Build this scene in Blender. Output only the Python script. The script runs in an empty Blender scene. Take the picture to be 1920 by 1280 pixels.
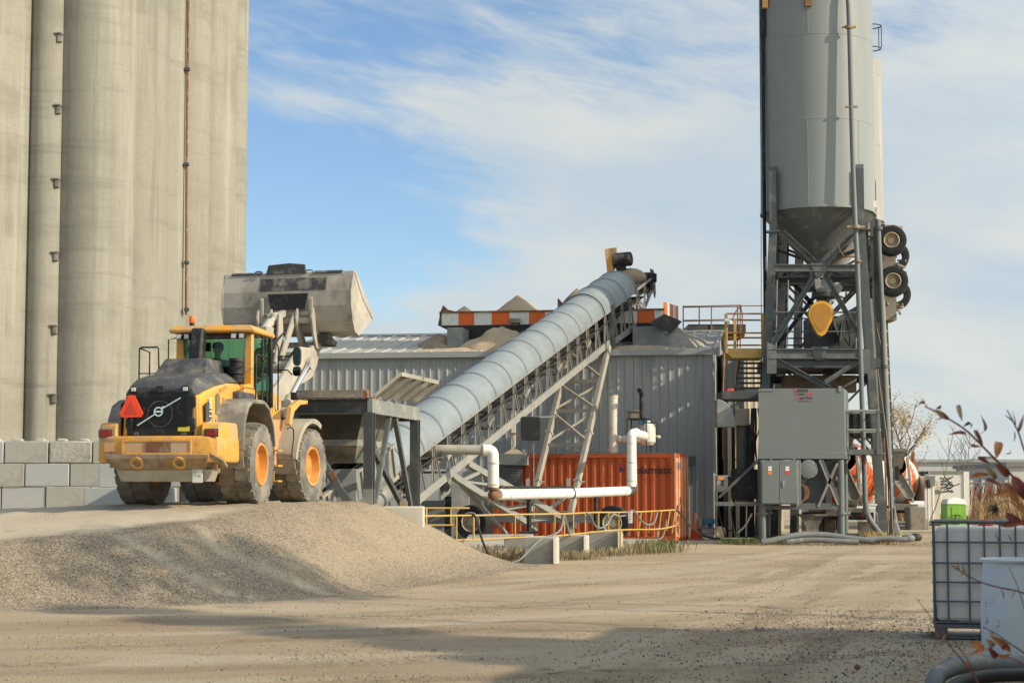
import bpy, bmesh, math, random
from math import sin, cos, pi, radians, sqrt, atan2, atan
from mathutils import Vector, Matrix, noise
random.seed(7)
S = bpy.context.scene
COL = S.collection
# ------------------------------------------------------------------ camera
F = 3500.0                       # focal length in pixels of a 1920 wide frame
PITCH = atan(280 / F)
CAMZ = 1.7
cam = bpy.data.objects.new('camera', bpy.data.cameras.new('camera'))
COL.objects.link(cam); S.camera = cam
cam.location = (0, 0, CAMZ); cam.rotation_euler = (pi / 2 + PITCH, 0, 0)
cam.data.sensor_width = 36; cam.data.lens = F * 36 / 1920
cam.data.clip_start = .1; cam.data.clip_end = 6000
cam.data.dof.use_dof = True; cam.data.dof.focus_distance = 48; cam.data.dof.aperture_fstop = 7
# ------------------------------------------------------------------ sun and sky
SUN_AZ, SUN_EL = radians(113), radians(29)      # clockwise from +Y
sd = Vector((sin(SUN_AZ) * cos(SUN_EL), cos(SUN_AZ) * cos(SUN_EL), sin(SUN_EL)))
sun = bpy.data.objects.new('sun', bpy.data.lights.new('sun', 'SUN'))
COL.objects.link(sun); sun.data.energy = 4.1; sun.data.angle = radians(.6); sun.data.color = (1, .88, .70)
sun.rotation_euler = sd.to_track_quat('Z', 'Y').to_euler()
W = bpy.data.worlds.new('World'); S.world = W; W.use_nodes = True
def world():
    nt = W.node_tree; N = nt.nodes; L = nt.links; N.clear()
    out = N.new('ShaderNodeOutputWorld'); bg = N.new('ShaderNodeBackground'); bg.inputs[1].default_value = .12
    L.new(bg.outputs[0], out.inputs[0])
    sky = N.new('ShaderNodeTexSky'); sky.sky_type = 'NISHITA'; sky.sun_disc = False
    sky.sun_elevation = SUN_EL; sky.sun_rotation = SUN_AZ; sky.air_density = 1.0; sky.dust_density = 0; sky.ozone_density = 4.0
    tc = N.new('ShaderNodeTexCoord'); sp = N.new('ShaderNodeSeparateXYZ'); L.new(tc.outputs['Generated'], sp.inputs[0])
    def M(op, a, b=0, c=0, cl=False):
        n = N.new('ShaderNodeMath'); n.operation = op; n.use_clamp = cl
        for i, v in enumerate((a, b, c)):
            if isinstance(v, (int, float)): n.inputs[i].default_value = v
            else: L.new(v, n.inputs[i])
        return n.outputs[0]
    az = M('ARCTAN2', sp.outputs[0], sp.outputs[1]); el = M('ABSOLUTE', sp.outputs[2])
    def NZ(sx, sy, skew, sc, det, rough, off):
        cb = N.new('ShaderNodeCombineXYZ')
        L.new(M('MULTIPLY', az, sx), cb.inputs[0])
        L.new(M('MULTIPLY', M('ADD', el, M('MULTIPLY', az, skew)), sy), cb.inputs[1]); cb.inputs[2].default_value = off
        t = N.new('ShaderNodeTexNoise'); t.inputs['Scale'].default_value = sc; t.inputs['Detail'].default_value = det
        t.inputs['Roughness'].default_value = rough; t.inputs['Distortion'].default_value = .35
        L.new(cb.outputs[0], t.inputs['Vector']); return t.outputs[0]
    big = NZ(1.0, 3.2, .22, 4.0, 3, .5, 3.1)
    fine = NZ(1.0, 2.6, .30, 11.0, 8, .6, 8.2)
    wisp = NZ(1.0, 4.2, .20, 20.0, 7, .62, 1.7)
    v = M('ADD', M('MULTIPLY', big, .9), M('MULTIPLY', fine, .55))
    v = M('ADD', v, M('MULTIPLY', M('SUBTRACT', wisp, .25), .55))                    # about .86 mean
    # more cloud towards the right and near the horizon, clear patch in the lower left sky
    v = M('ADD', v, M('MULTIPLY', M('SUBTRACT', az, -.05), 1.15))
    g = M('SUBTRACT', el, .150); g = M('MULTIPLY', g, g); a2 = M('SUBTRACT', az, -.11); a2 = M('MULTIPLY', a2, a2)
    hole = M('EXPONENT', M('MULTIPLY', M('ADD', M('MULTIPLY', g, 380.), M('MULTIPLY', a2, 120.)), -1.))
    v = M('SUBTRACT', v, M('MULTIPLY', hole, .64))
    g3 = M('SUBTRACT', el, .235); hole2 = M('EXPONENT', M('MULTIPLY', M('MULTIPLY', g3, g3), -900.))
    v = M('SUBTRACT', v, M('MULTIPLY', hole2, .20))
    low = M('EXPONENT', M('MULTIPLY', el, -22.))
    v = M('ADD', v, M('MULTIPLY', low, .95))
    mr = N.new('ShaderNodeMapRange'); mr.interpolation_type = 'SMOOTHSTEP'; L.new(v, mr.inputs[0])
    mr.inputs[1].default_value = .52; mr.inputs[2].default_value = .98; mr.inputs[3].default_value = 0; mr.inputs[4].default_value = .93
    cc = N.new('ShaderNodeMix'); cc.data_type = 'RGBA'                 # cloud colour: cool grey to warm white
    cc.inputs[6].default_value = (3.85, 4.5, 5.0, 1); cc.inputs[7].default_value = (5.1, 5.25, 5.0, 1)
    mr2 = N.new('ShaderNodeMapRange'); L.new(NZ(1, 3., .1, 7., 4, .5, 5.), mr2.inputs[0]); mr2.inputs[1].default_value = .35; mr2.inputs[2].default_value = .65
    L.new(mr2.outputs[0], cc.inputs[0])
    # thin cloud is brighter on the sun's side of the sky
    dp = N.new('ShaderNodeVectorMath'); dp.operation = 'DOT_PRODUCT'; L.new(tc.outputs['Generated'], dp.inputs[0]); dp.inputs[1].default_value = sd
    mg = N.new('ShaderNodeMapRange'); mg.interpolation_type = 'SMOOTHSTEP'; L.new(dp.outputs['Value'], mg.inputs[0]); mg.inputs[1].default_value = -.15; mg.inputs[2].default_value = 1; mg.inputs[3].default_value = 1; mg.inputs[4].default_value = 2.3
    sc = N.new('ShaderNodeVectorMath'); sc.operation = 'SCALE'; L.new(cc.outputs[2], sc.inputs[0]); L.new(mg.outputs[0], sc.inputs['Scale'])
    mx = N.new('ShaderNodeMix'); mx.data_type = 'RGBA'
    L.new(mr.outputs[0], mx.inputs[0]); L.new(sky.outputs[0], mx.inputs[6]); L.new(sc.outputs[0], mx.inputs[7])
    L.new(mx.outputs[2], bg.inputs[0])
world()
S.view_settings.view_transform = 'Standard'; S.view_settings.look = 'None'
S.view_settings.exposure = .25; S.view_settings.gamma = 1
S.cycles.max_bounces = 6; S.cycles.use_denoising = True

# ------------------------------------------------------------------ projection helpers (pixel of the 1920 frame + depth -> world point)
def at(px, py, Y):
    a = px - 960; b = 640 - py
    r = Vector((a, cos(PITCH) * F - sin(PITCH) * b, sin(PITCH) * F + cos(PITCH) * b)); t = Y / r.y
    return Vector((r.x * t, Y, CAMZ + r.z * t))
def sg(h, k=1.0):                # '#rrggbb' -> linear
    o = []
    for i in (1, 3, 5):
        c = int(h[i:i + 2], 16) / 255; c = c / 12.92 if c <= .04045 else ((c + .055) / 1.055) ** 2.4
        o.append(c * k)
    return tuple(o)

# ------------------------------------------------------------------ materials
MATS = {}
SPLIT = {'lifting_lug', 'plate_marks', 'cab_base', 'leg_collar', 'coupling', 'pipe_band', 'latch', 'pipe_clamp', 'rail_tube', 'cable_bundle', 'tube', 'guard_tube', 'guard_upright', 'basket_rail', 'stair_treads', 'hydraulic_hose', 'wheel_nut', 'hatch_bolt', 'air_hose', 'conduit', 'cable', 'front_beam', 'front_gusset', 'gusset', 'stub_post', 'vent', 'switch', 'sloping_grid', 'loose_cable', 'tow_eye', 'roof_edge_bit', 'top_lip', 'hook', 'far_brace', 'front_mark', 'infill_wall', 'rusty_post', 'cross_member', 'idler_rollers', 'side_lacing', 'hose_coil', 'logo_stroke', 'logo_rule', 'lock_bar', 'notice_lines', 'stencil_marks', 'door_frame', 'tilt_link', 'coupler_bar', 'axle_link', 'scraper_plate', 'orange_hose', 'hood_clip', 'right_handrail', 'left_handrail', 'cab_handrail', 'pivot_boss', 'louvre_slats', 'slats', 'wheel_pair', 'weld_seams', 'branch_duct', 'valve_piping', 'belt_guard_half'}
def mat(name, col, rough=.7, metal=0., var=.18, scale=3., stretch=(1, 1, 1), dirt=None, bump=0., bscale=30., detail=6, spec=.4, fine=0., fscale=60.):
    """col base; var: light/dark noise; dirt=(colour, coverage 0..1, scale[, stretch]); bump height in metres"""
    m = bpy.data.materials.new(name); MATS[name] = m; m.use_nodes = True
    nt = m.node_tree; N = nt.nodes; L = nt.links; b = N['Principled BSDF']
    b.inputs['Roughness'].default_value = rough; b.inputs['Metallic'].default_value = metal; b.inputs['Specular IOR Level'].default_value = spec
    tc = N.new('ShaderNodeTexCoord')
    def nz(sc, st=(1, 1, 1), det=detail, r=.6):
        mp = N.new('ShaderNodeMapping'); mp.inputs['Scale'].default_value = st; L.new(tc.outputs['Object'], mp.inputs[0])
        t = N.new('ShaderNodeTexNoise'); t.inputs['Scale'].default_value = sc; t.inputs['Detail'].default_value = det; t.inputs['Roughness'].default_value = r
        L.new(mp.outputs[0], t.inputs[0]); return t.outputs[0]
    mr = N.new('ShaderNodeMapRange'); L.new(nz(scale, stretch), mr.inputs[0])
    mr.inputs[1].default_value = .25; mr.inputs[2].default_value = .75; mr.inputs[3].default_value = 1 - var; mr.inputs[4].default_value = 1 + var
    vm = N.new('ShaderNodeVectorMath'); vm.operation = 'SCALE'; vm.inputs[0].default_value = col; L.new(mr.outputs[0], vm.inputs['Scale'])
    c = vm.outputs[0]
    if fine:
        mf = N.new('ShaderNodeMapRange'); L.new(nz(fscale, (1, 1, 1), 3, .7), mf.inputs[0])
        mf.inputs[1].default_value = .3; mf.inputs[2].default_value = .7; mf.inputs[3].default_value = 1 - fine; mf.inputs[4].default_value = 1 + fine
        vf = N.new('ShaderNodeVectorMath'); vf.operation = 'SCALE'; L.new(c, vf.inputs[0]); L.new(mf.outputs[0], vf.inputs['Scale']); c = vf.outputs[0]
    for d in ([] if dirt is None else dirt if isinstance(dirt, list) else [dirt]):
        dc, cov, ds = d[:3]; st = d[3] if len(d) > 3 else (1, 1, 1)
        md = N.new('ShaderNodeMapRange'); L.new(nz(ds, st, 8, .65), md.inputs[0])
        e = .78 - .56 * cov; md.inputs[1].default_value = e - .09; md.inputs[2].default_value = e + .09
        md.inputs[3].default_value = 0; md.inputs[4].default_value = .9
        mx = N.new('ShaderNodeMix'); mx.data_type = 'RGBA'; L.new(md.outputs[0], mx.inputs[0]); L.new(c, mx.inputs[6]); mx.inputs[7].default_value = (*dc, 1)
        c = mx.outputs[2]
    L.new(c, b.inputs['Base Color'])
    if bump:
        bp = N.new('ShaderNodeBump'); bp.inputs['Strength'].default_value = 1; bp.inputs['Distance'].default_value = bump
        L.new(nz(bscale, (1, 1, 1), 6, .65), bp.inputs['Height']); L.new(bp.outputs[0], b.inputs['Normal'])
    return m
DUST = (.42, .36, .27)
RUST = (.16, .055, .022)
mat('concrete_silo', (.29, .272, .215), .9, var=.12, scale=.22, stretch=(3, 3, .35), dirt=[((.22, .205, .16), .36, .16, (1.5, 1.5, 3)), ((.37, .345, .27), .30, .5, (3.2, 3.2, .22)), ((.19, .175, .14), .26, .8, (3.6, 3.6, .16)), ((.215, .20, .16), .25, .45, (.5, .5, 7))], bump=.012, bscale=4, fine=.06, fscale=9)
mat('block_a', (.36, .345, .29), .9, var=.10, scale=2, dirt=((.25, .235, .19), .28, 1.5), bump=.006, bscale=12, fine=.07)
mat('block_b', (.385, .39, .36), .85, var=.07, scale=2, dirt=((.30, .28, .23), .2, 1.2), bump=.003, bscale=14)
mat('block_c', (.40, .37, .31), .95, var=.16, scale=5, dirt=((.24, .22, .18), .32, 3), bump=.03, bscale=7, fine=.12)
mat('white_conc', (.48, .45, .365), .9, var=.12, scale=3, dirt=(DUST, .35, 2), bump=.004)
mat('yellow', (.76, .34, .03), .48, var=.10, scale=2.2, dirt=[((.46, .31, .15), .44, 2.4), ((.20, .15, .09), .20, 5)], spec=.5)
mat('yellow_worn', (.68, .33, .05), .6, var=.15, scale=3, dirt=[((.40, .28, .15), .46, 2.6), ((.12, .085, .05), .18, 5)], spec=.4, bump=.003)
mat('skid', (.24, .17, .10), .75, var=.3, scale=3, dirt=[((.42, .25, .08), .38, 2.2), ((.34, .29, .21), .42, 3.2)], bump=.008, bscale=9)
mat('dark_plastic', (.055, .055, .057), .65, var=.2, scale=3, dirt=[((.19, .165, .125), .34, 2.5), ((.13, .115, .09), .3, 9)])
mat('black', (.014, .014, .014), .6, var=.2, scale=4, dirt=((.075, .065, .05), .30, 4))
mat('black_gloss', (.01, .01, .011), .25, var=.1)
mat('fender', (.15, .138, .118), .75, var=.2, scale=2.2, dirt=[((.33, .29, .22), .42, 1.6), ((.07, .065, .06), .2, 3)], bump=.002)
mat('fender_dusty', (.36, .32, .245), .85, var=.15, scale=2, dirt=((.17, .155, .12), .34, 1.8))
mat('orange_dusty', (.52, .28, .12), .8, var=.12, scale=2, dirt=(DUST, .38, 2))
mat('tyre', (.085, .075, .06), .95, var=.25, scale=3, dirt=[((.24, .205, .15), .58, 2.2)], bump=.004, bscale=25)
mat('tyre_side', (.115, .113, .104), .9, var=.2, scale=3, dirt=((.26, .23, .175), .45, 2.4))
mat('tyre_black', (.018, .019, .02), .75, var=.3, scale=3, dirt=((.09, .08, .065), .2, 3))
mat('rim_orange', (.56, .225, .04), .5, var=.1, dirt=((.55, .36, .17), .34, 3))
mat('rim_cream', (.48, .41, .27), .6, var=.2, dirt=(RUST, .25, 5))
mat('dusty_steel', (.40, .37, .30), .8, var=.14, scale=2, dirt=[((.30, .265, .205), .34, 1.6), ((.06, .055, .048), .14, 2.6)], bump=.003)
mat('bucket', (.40, .365, .295), .75, var=.18, scale=1.4, dirt=[((.20, .175, .135), .36, 1.0, (1, 1, .5)), ((.035, .032, .03), .2, 2.2)], bump=.004)
mat('bucket_black', (.05, .047, .043), .7, var=.35, scale=3, dirt=[((.26, .235, .19), .34, 3)], bump=.004)
mat('chrome', (.75, .75, .78), .15, 1.0, var=.05)
mat('red_lamp', (.26, .014, .01), .25, var=.15, scale=20)
mat('smv', (.86, .075, .02), .5, var=.05)
mat('beacon', (.85, .14, .01), .35, var=.1)
mat('lamp_glass', (.55, .55, .5), .2, var=.2, scale=20)
mat('sticker_yellow', (.65, .5, .03), .6)
mat('sticker_white', (.75, .72, .66), .6, var=.1)
mat('sticker_red', (.6, .06, .03), .6)
mat('sticker_orange', (.72, .22, .03), .6)
mat('text_white', (.8, .78, .74), .6, var=.05)
mat('text_black', (.02, .02, .022), .6, var=.05)
mat('text_red', (.55, .03, .03), .6, var=.05)
mat('text_blue', (.02, .04, .12), .6, var=.05)
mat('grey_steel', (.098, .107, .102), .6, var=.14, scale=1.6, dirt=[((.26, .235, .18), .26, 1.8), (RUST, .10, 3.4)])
mat('grey_steel_light', (.215, .23, .21), .6, var=.12, scale=1.6, dirt=[((.36, .32, .24), .34, 1.6), (RUST, .10, 3.)])
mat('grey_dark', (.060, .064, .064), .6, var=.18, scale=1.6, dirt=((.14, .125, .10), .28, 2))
mat('rusty', (.20, .09, .04), .85, var=.3, scale=5, dirt=((.32, .28, .2), .3, 4))
mat('rail_rust', (.33, .15, .06), .7, var=.3, scale=8)
mat('hopper_shaded', (.055, .052, .045), .8, var=.2, scale=2, dirt=((.12, .105, .08), .3, 1.4))
mat('ribbed_tray', (.15, .14, .115), .75, var=.2, scale=3, dirt=((.27, .24, .19), .34, 3))
mat('galv', (.25, .282, .288), .5, .2, var=.09, scale=1.6, stretch=(1, 1, 1), dirt=[((.215, .235, .235), .42, 1.4), ((.27, .26, .225), .16, 5)], bump=.003, bscale=2.2)
mat('truss', (.25, .252, .225), .65, var=.14, scale=2, dirt=[((.32, .29, .23), .38, 1.8), (RUST, .10, 4)])
mat('truss_dusty', (.31, .285, .225), .8, var=.16, scale=2.4, dirt=((.25, .21, .155), .35, 2))
mat('belt', (.03, .03, .03), .8, var=.3, dirt=((.22, .19, .14), .35, 3))
mat('shed_wall', (.30, .315, .30), .5, var=.07, scale=.8, stretch=(1, 1, .25), dirt=((.21, .205, .18), .26, 1.2, (1.5, 1.5, .35)))
mat('shed_trim', (.30, .315, .295), .5, var=.08, scale=2, dirt=((.38, .335, .25), .25, 2))
mat('shed_roof', (.33, .33, .30), .7, var=.12, scale=.9, dirt=((.40, .355, .28), .42, .8))
mat('cream', (.56, .50, .36), .7, var=.1, scale=1)
mat('orange_cont', (.43, .080, .015), .55, var=.10, scale=1.4, stretch=(1, 1, .5), dirt=[((.50, .115, .03), .3, 1.4, (1, 1, .35)), (RUST, .14, 4)])
mat('orange_paint', (.72, .13, .018), .55, var=.08, dirt=((.45, .20, .09), .25, 4))
mat('orange_faded', (.62, .27, .13), .6, var=.12, dirt=[((.6, .42, .30), .35, 3), (RUST, .22, 4)])
mat('white_paint', (.70, .68, .60), .5, var=.07, dirt=((.48, .42, .32), .25, 3))
mat('pvc', (.80, .775, .69), .42, var=.05, scale=4, dirt=((.55, .49, .39), .18, 4))
mat('pvc_shaded', (.37, .345, .285), .75, var=.12, scale=3, dirt=((.28, .24, .18), .35, 2.4))
mat('cream_pipe', (.58, .55, .45), .6, var=.1, dirt=((.36, .30, .21), .26, 4))
mat('rail_yellow', (.50, .31, .06), .6, var=.12, dirt=((.42, .32, .18), .35, 4))
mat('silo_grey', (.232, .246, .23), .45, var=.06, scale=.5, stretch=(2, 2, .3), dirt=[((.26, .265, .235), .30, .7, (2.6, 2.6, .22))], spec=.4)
mat('silo_white', (.31, .305, .265), .65, var=.08, scale=.5, dirt=[((.45, .41, .33), .30, .8, (2.5, 2.5, .3))])
mat('box_grey', (.148, .164, .154), .5, var=.06, scale=1, dirt=[((.15, .16, .15), .36, 1.2, (3, 3, .15))])
mat('teardrop', (.62, .30, .02), .5, var=.12, dirt=((.36, .19, .04), .3, 4))
mat('teardrop_in', (.37, .17, .018), .6, var=.15)
mat('sand', (.42, .325, .215), .95, var=.16, scale=2.2, bump=.02, bscale=14, fine=.12, fscale=30)
mat('sand_dark', (.26, .20, .135), .95, var=.2, scale=2.2, bump=.02, bscale=14, fine=.12, fscale=30)
mat('sand_grey', (.34, .315, .25), .95, var=.2, scale=3, bump=.03, bscale=12, fine=.2, fscale=25)
mat('cone_red', (.62, .07, .03), .6, var=.12)
mat('cone_pale', (.68, .27, .16), .6, var=.12)
mat('hose_grey', (.17, .175, .165), .6, var=.15, dirt=(DUST, .25, 4))
mat('hose_black', (.02, .02, .02), .6, dirt=((.1, .09, .07), .25, 4))
mat('blue', (.02, .11, .22), .6, dirt=((.12, .12, .1), .3, 6))
mat('drum_white', (.62, .60, .53), .5, var=.08, dirt=((.5, .43, .33), .22, 2.5))
mat('drum_orange', (.72, .12, .025), .5, var=.08, dirt=((.5, .3, .2), .22, 3))
mat('truck_dirty', (.24, .21, .165), .8, var=.22, dirt=((.10, .09, .075), .35, 3))
mat('green_plastic', (.20, .42, .05), .5, var=.1)
mat('tote_white', (.66, .59, .50), .5, var=.07, scale=2)
mat('barrel', (.62, .635, .62), .5, var=.06, scale=3, dirt=((.44, .43, .38), .2, 3))
mat('cage', (.13, .14, .15), .45, .6, var=.1)
mat('bark', (.10, .08, .06), .9, var=.2)
mat('bark_grey', (.19, .165, .135), .9, var=.2)
mat('twig_red', (.17, .055, .04), .7, var=.2)
mat('leaf_dry', (.36, .25, .09), .8, var=.3, scale=2)
mat('leaf_orange', (.42, .15, .035), .6, var=.35, scale=14)
mat('leaf_red', (.22, .05, .028), .6, var=.35, scale=14)
mat('leaf_tan', (.36, .24, .10), .6, var=.35, scale=14)
mat('grass_dry', (.25, .20, .11), .9, var=.3, scale=2)
mat('grass_green', (.12, .15, .045), .9, var=.3, scale=2)
mat('weeds', (.30, .20, .10), .95, var=.4, scale=.9, fine=.25, fscale=8)
mat('weeds_red', (.20, .09, .06), .95, var=.4, scale=.9, fine=.25, fscale=8)
mat('far_wall', (.48, .475, .42), .8, var=.08, scale=.3)
mat('skin', (.42, .24, .16), .6); mat('jacket', (.03, .035, .045), .85); mat('cap', (.02, .02, .025), .8); mat('patch', (.6, .25, .05), .7)
def glass(name, col, rough=.03):
    m = bpy.data.materials.new(name); MATS[name] = m; m.use_nodes = True
    nt = m.node_tree; N = nt.nodes; L = nt.links; N.remove(N['Principled BSDF'])
    t = N.new('ShaderNodeBsdfTransparent'); t.inputs[0].default_value = (*col, 1)
    g = N.new('ShaderNodeBsdfGlossy'); g.inputs[1].default_value = rough; g.inputs[0].default_value = (.9, .95, .9, 1)
    fr = N.new('ShaderNodeFresnel'); fr.inputs[0].default_value = 1.5
    mx = N.new('ShaderNodeMixShader'); L.new(fr.outputs[0], mx.inputs[0]); L.new(t.outputs[0], mx.inputs[1]); L.new(g.outputs[0], mx.inputs[2])
    L.new(mx.outputs[0], N['Material Output'].inputs[0]); return m
glass('cab_glass', (.36, .62, .47))

# ------------------------------------------------------------------ mesh builder
def V(*a): return Vector(a if len(a) > 1 else a[0])
class MB:
    def __init__(s): s.v = []; s.f = []; s.m = []; s.cm = 0
    def add(s, vs, fs):
        n = len(s.v); s.v += [Vector(p) for p in vs]; s.f += [tuple(i + n for i in f) for f in fs]; s.m += [s.cm] * len(fs); return s
    def poly(s, pts): return s.add(pts, [tuple(range(len(pts)))])
    def hexa(s, p): return s.add(p, [(0, 3, 2, 1), (4, 5, 6, 7), (0, 1, 5, 4), (1, 2, 6, 5), (2, 3, 7, 6), (3, 0, 4, 7)])
    def box(s, a, b):
        x0, y0, z0 = a; x1, y1, z1 = b
        return s.hexa([(x0, y0, z0), (x1, y0, z0), (x1, y1, z0), (x0, y1, z0), (x0, y0, z1), (x1, y0, z1), (x1, y1, z1), (x0, y1, z1)])
    def fr(s, p, q, up=None):
        p = Vector(p); q = Vector(q); d = (q - p).normalized()
        up = Vector(up) if up is not None else Vector((0, 0, 1))
        if abs(d.dot(up)) > .97: up = Vector((0, 1, 0)) if abs(d.y) < .9 else Vector((1, 0, 0))
        a = d.cross(up).normalized(); b = a.cross(d).normalized(); return p, q, d, a, b
    def beam(s, p, q, w, h=None, up=None):
        h = h or w; p, q, d, a, b = s.fr(p, q, up); a = a * w / 2; b = b * h / 2
        return s.hexa([p - a - b, p + a - b, p + a + b, p - a + b, q - a - b, q + a - b, q + a + b, q - a + b])
    def ibeam(s, p, q, w, h, t=.02, up=None):
        p, q, d, a, b = s.fr(p, q, up)
        s.beam(p + b * (h / 2 - t / 2), q + b * (h / 2 - t / 2), w, t, b); s.beam(p - b * (h / 2 - t / 2), q - b * (h / 2 - t / 2), w, t, b)
        return s.beam(p, q, t, h - 2 * t, b)
    def angle(s, p, q, w, t=.012, up=None):
        p, q, d, a, b = s.fr(p, q, up)
        s.beam(p + b * w / 2, q + b * w / 2, w, t, b); return s.beam(p + a * (w / 2 - t / 2) - b * t / 2, q + a * (w / 2 - t / 2) - b * t / 2, t, w - t, b)
    def ring(s, c, a, b, r, n): return [c + a * r * cos(2 * pi * i / n) + b * r * sin(2 * pi * i / n) for i in range(n)]
    def tube(s, p, q, r, r2=None, n=12, cap=True):
        r2 = r if r2 is None else r2; p, q, d, a, b = s.fr(p, q)
        vs = s.ring(p, a, b, r, n) + s.ring(q, a, b, r2, n)
        fs = [(i, (i + 1) % n, n + (i + 1) % n, n + i) for i in range(n)]
        if cap: fs += [tuple(range(n))[::-1], tuple(range(n, 2 * n))]
        return s.add(vs, fs)
    def path(s, pts, r, n=8, cap=True, smooth=0):
        pts = [Vector(p) for p in pts]
        for _ in range(smooth):
            o = [pts[0]]
            for i in range(len(pts) - 1): o += [pts[i].lerp(pts[i + 1], .25), pts[i].lerp(pts[i + 1], .75)]
            pts = o + [pts[-1]]
        rr = r if isinstance(r, (list, tuple)) else None; vs = []; m = len(pts); a = None
        for i, c in enumerate(pts):
            d = (pts[min(i + 1, m - 1)] - pts[max(i - 1, 0)]).normalized()
            if a is None: a = d.cross(Vector((0, 0, 1)) if abs(d.z) < .9 else Vector((1, 0, 0))).normalized()
            a = (a - d * a.dot(d)).normalized(); b = d.cross(a)
            if rr: t = i / (m - 1) * (len(rr) - 1); k = min(int(t), len(rr) - 2); R = rr[k] + (rr[k + 1] - rr[k]) * (t - k)
            else: R = r
            vs += s.ring(c, a, b, R, n)
        fs = [(j * n + i, j * n + (i + 1) % n, (j + 1) * n + (i + 1) % n, (j + 1) * n + i) for j in range(m - 1) for i in range(n)]
        if cap: fs += [tuple(range(n))[::-1], tuple(range((m - 1) * n, m * n))]
        return s.add(vs, fs)
    def lathe(s, prof, o=(0, 0, 0), ax=(0, 0, 1), n=32, a0=0., a1=2 * pi, ref=None):
        o = Vector(o); d = Vector(ax).normalized(); u = Vector(ref) if ref is not None else (Vector((0, 0, 1)) if abs(d.z) < .9 else Vector((1, 0, 0)))
        a = d.cross(u).normalized(); b = a.cross(d); full = abs(a1 - a0 - 2 * pi) < 1e-6; k = n if full else n + 1; vs = []
        for r, h in prof:
            for i in range(k):
                t = a0 + (a1 - a0) * i / n; vs.append(o + d * h + a * r * cos(t) + b * r * sin(t))
        fs = []
        for j in range(len(prof) - 1):
            for i in range(n):
                i2 = (i + 1) % k if full else i + 1; fs.append((j * k + i, j * k + i2, (j + 1) * k + i2, (j + 1) * k + i))
        return s.add(vs, fs)
    def prism(s, pts, e):
        pts = [Vector(p) for p in pts]; e = Vector(e); n = len(pts)
        return s.add(pts + [p + e for p in pts], [tuple(range(n))[::-1], tuple(range(n, 2 * n))] + [(i, (i + 1) % n, n + (i + 1) % n, n + i) for i in range(n)])
    def loft(s, secs, cap=True, close=True):
        n = len(secs[0]); vs = [p for q in secs for p in q]; e = n if close else n - 1
        fs = [(j * n + i, j * n + (i + 1) % n, (j + 1) * n + (i + 1) % n, (j + 1) * n + i) for j in range(len(secs) - 1) for i in range(e)]
        if cap and close: fs += [tuple(range(n))[::-1], tuple(range((len(secs) - 1) * n, len(secs) * n))]
        return s.add(vs, fs)
    def sphere(s, c, r, n=12, sc=(1, 1, 1)):
        pr = [(max(1e-4, sin(pi * i / 8)) * r, -cos(pi * i / 8) * r) for i in range(9)]; k = len(s.v); s.lathe(pr, (0, 0, 0), (0, 0, 1), n)
        for i in range(k, len(s.v)): v = s.v[i]; s.v[i] = Vector((v.x * sc[0] + c[0], v.y * sc[1] + c[1], v.z * sc[2] + c[2]))
        return s
    def strip(s, prof, o, u, w, up, h):      # corrugated sheet: prof = [(t, d)] along u, offset d along w, height up*h
        o = Vector(o); u = Vector(u); w = Vector(w); up = Vector(up); n = len(prof)
        vs = [o + u * t + w * d for t, d in prof] + [o + u * t + w * d + up * h for t, d in prof]
        return s.add(vs, [(i, i + 1, n + i + 1, n + i) for i in range(n - 1)])
    def xf(s, M): s.v = [M @ p for p in s.v]; return s
THINGS = {}
def islands(mb):
    pr = list(range(len(mb.v)))
    def fd(i):
        while pr[i] != i: pr[i] = pr[pr[i]]; i = pr[i]
        return i
    for f in mb.f:
        a = fd(f[0])
        for i in f[1:]: pr[fd(i)] = a
    g = {}
    for k, f in enumerate(mb.f): g.setdefault(fd(f[0]), []).append(k)
    out = []
    for ks in g.values():
        m = MB(); ix = {}
        for k in ks:
            for i in mb.f[k]:
                if i not in ix: ix[i] = len(m.v); m.v.append(mb.v[i])
            m.f.append(tuple(ix[i] for i in mb.f[k])); m.m.append(mb.m[k])
        out.append(m)
    return out
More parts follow.
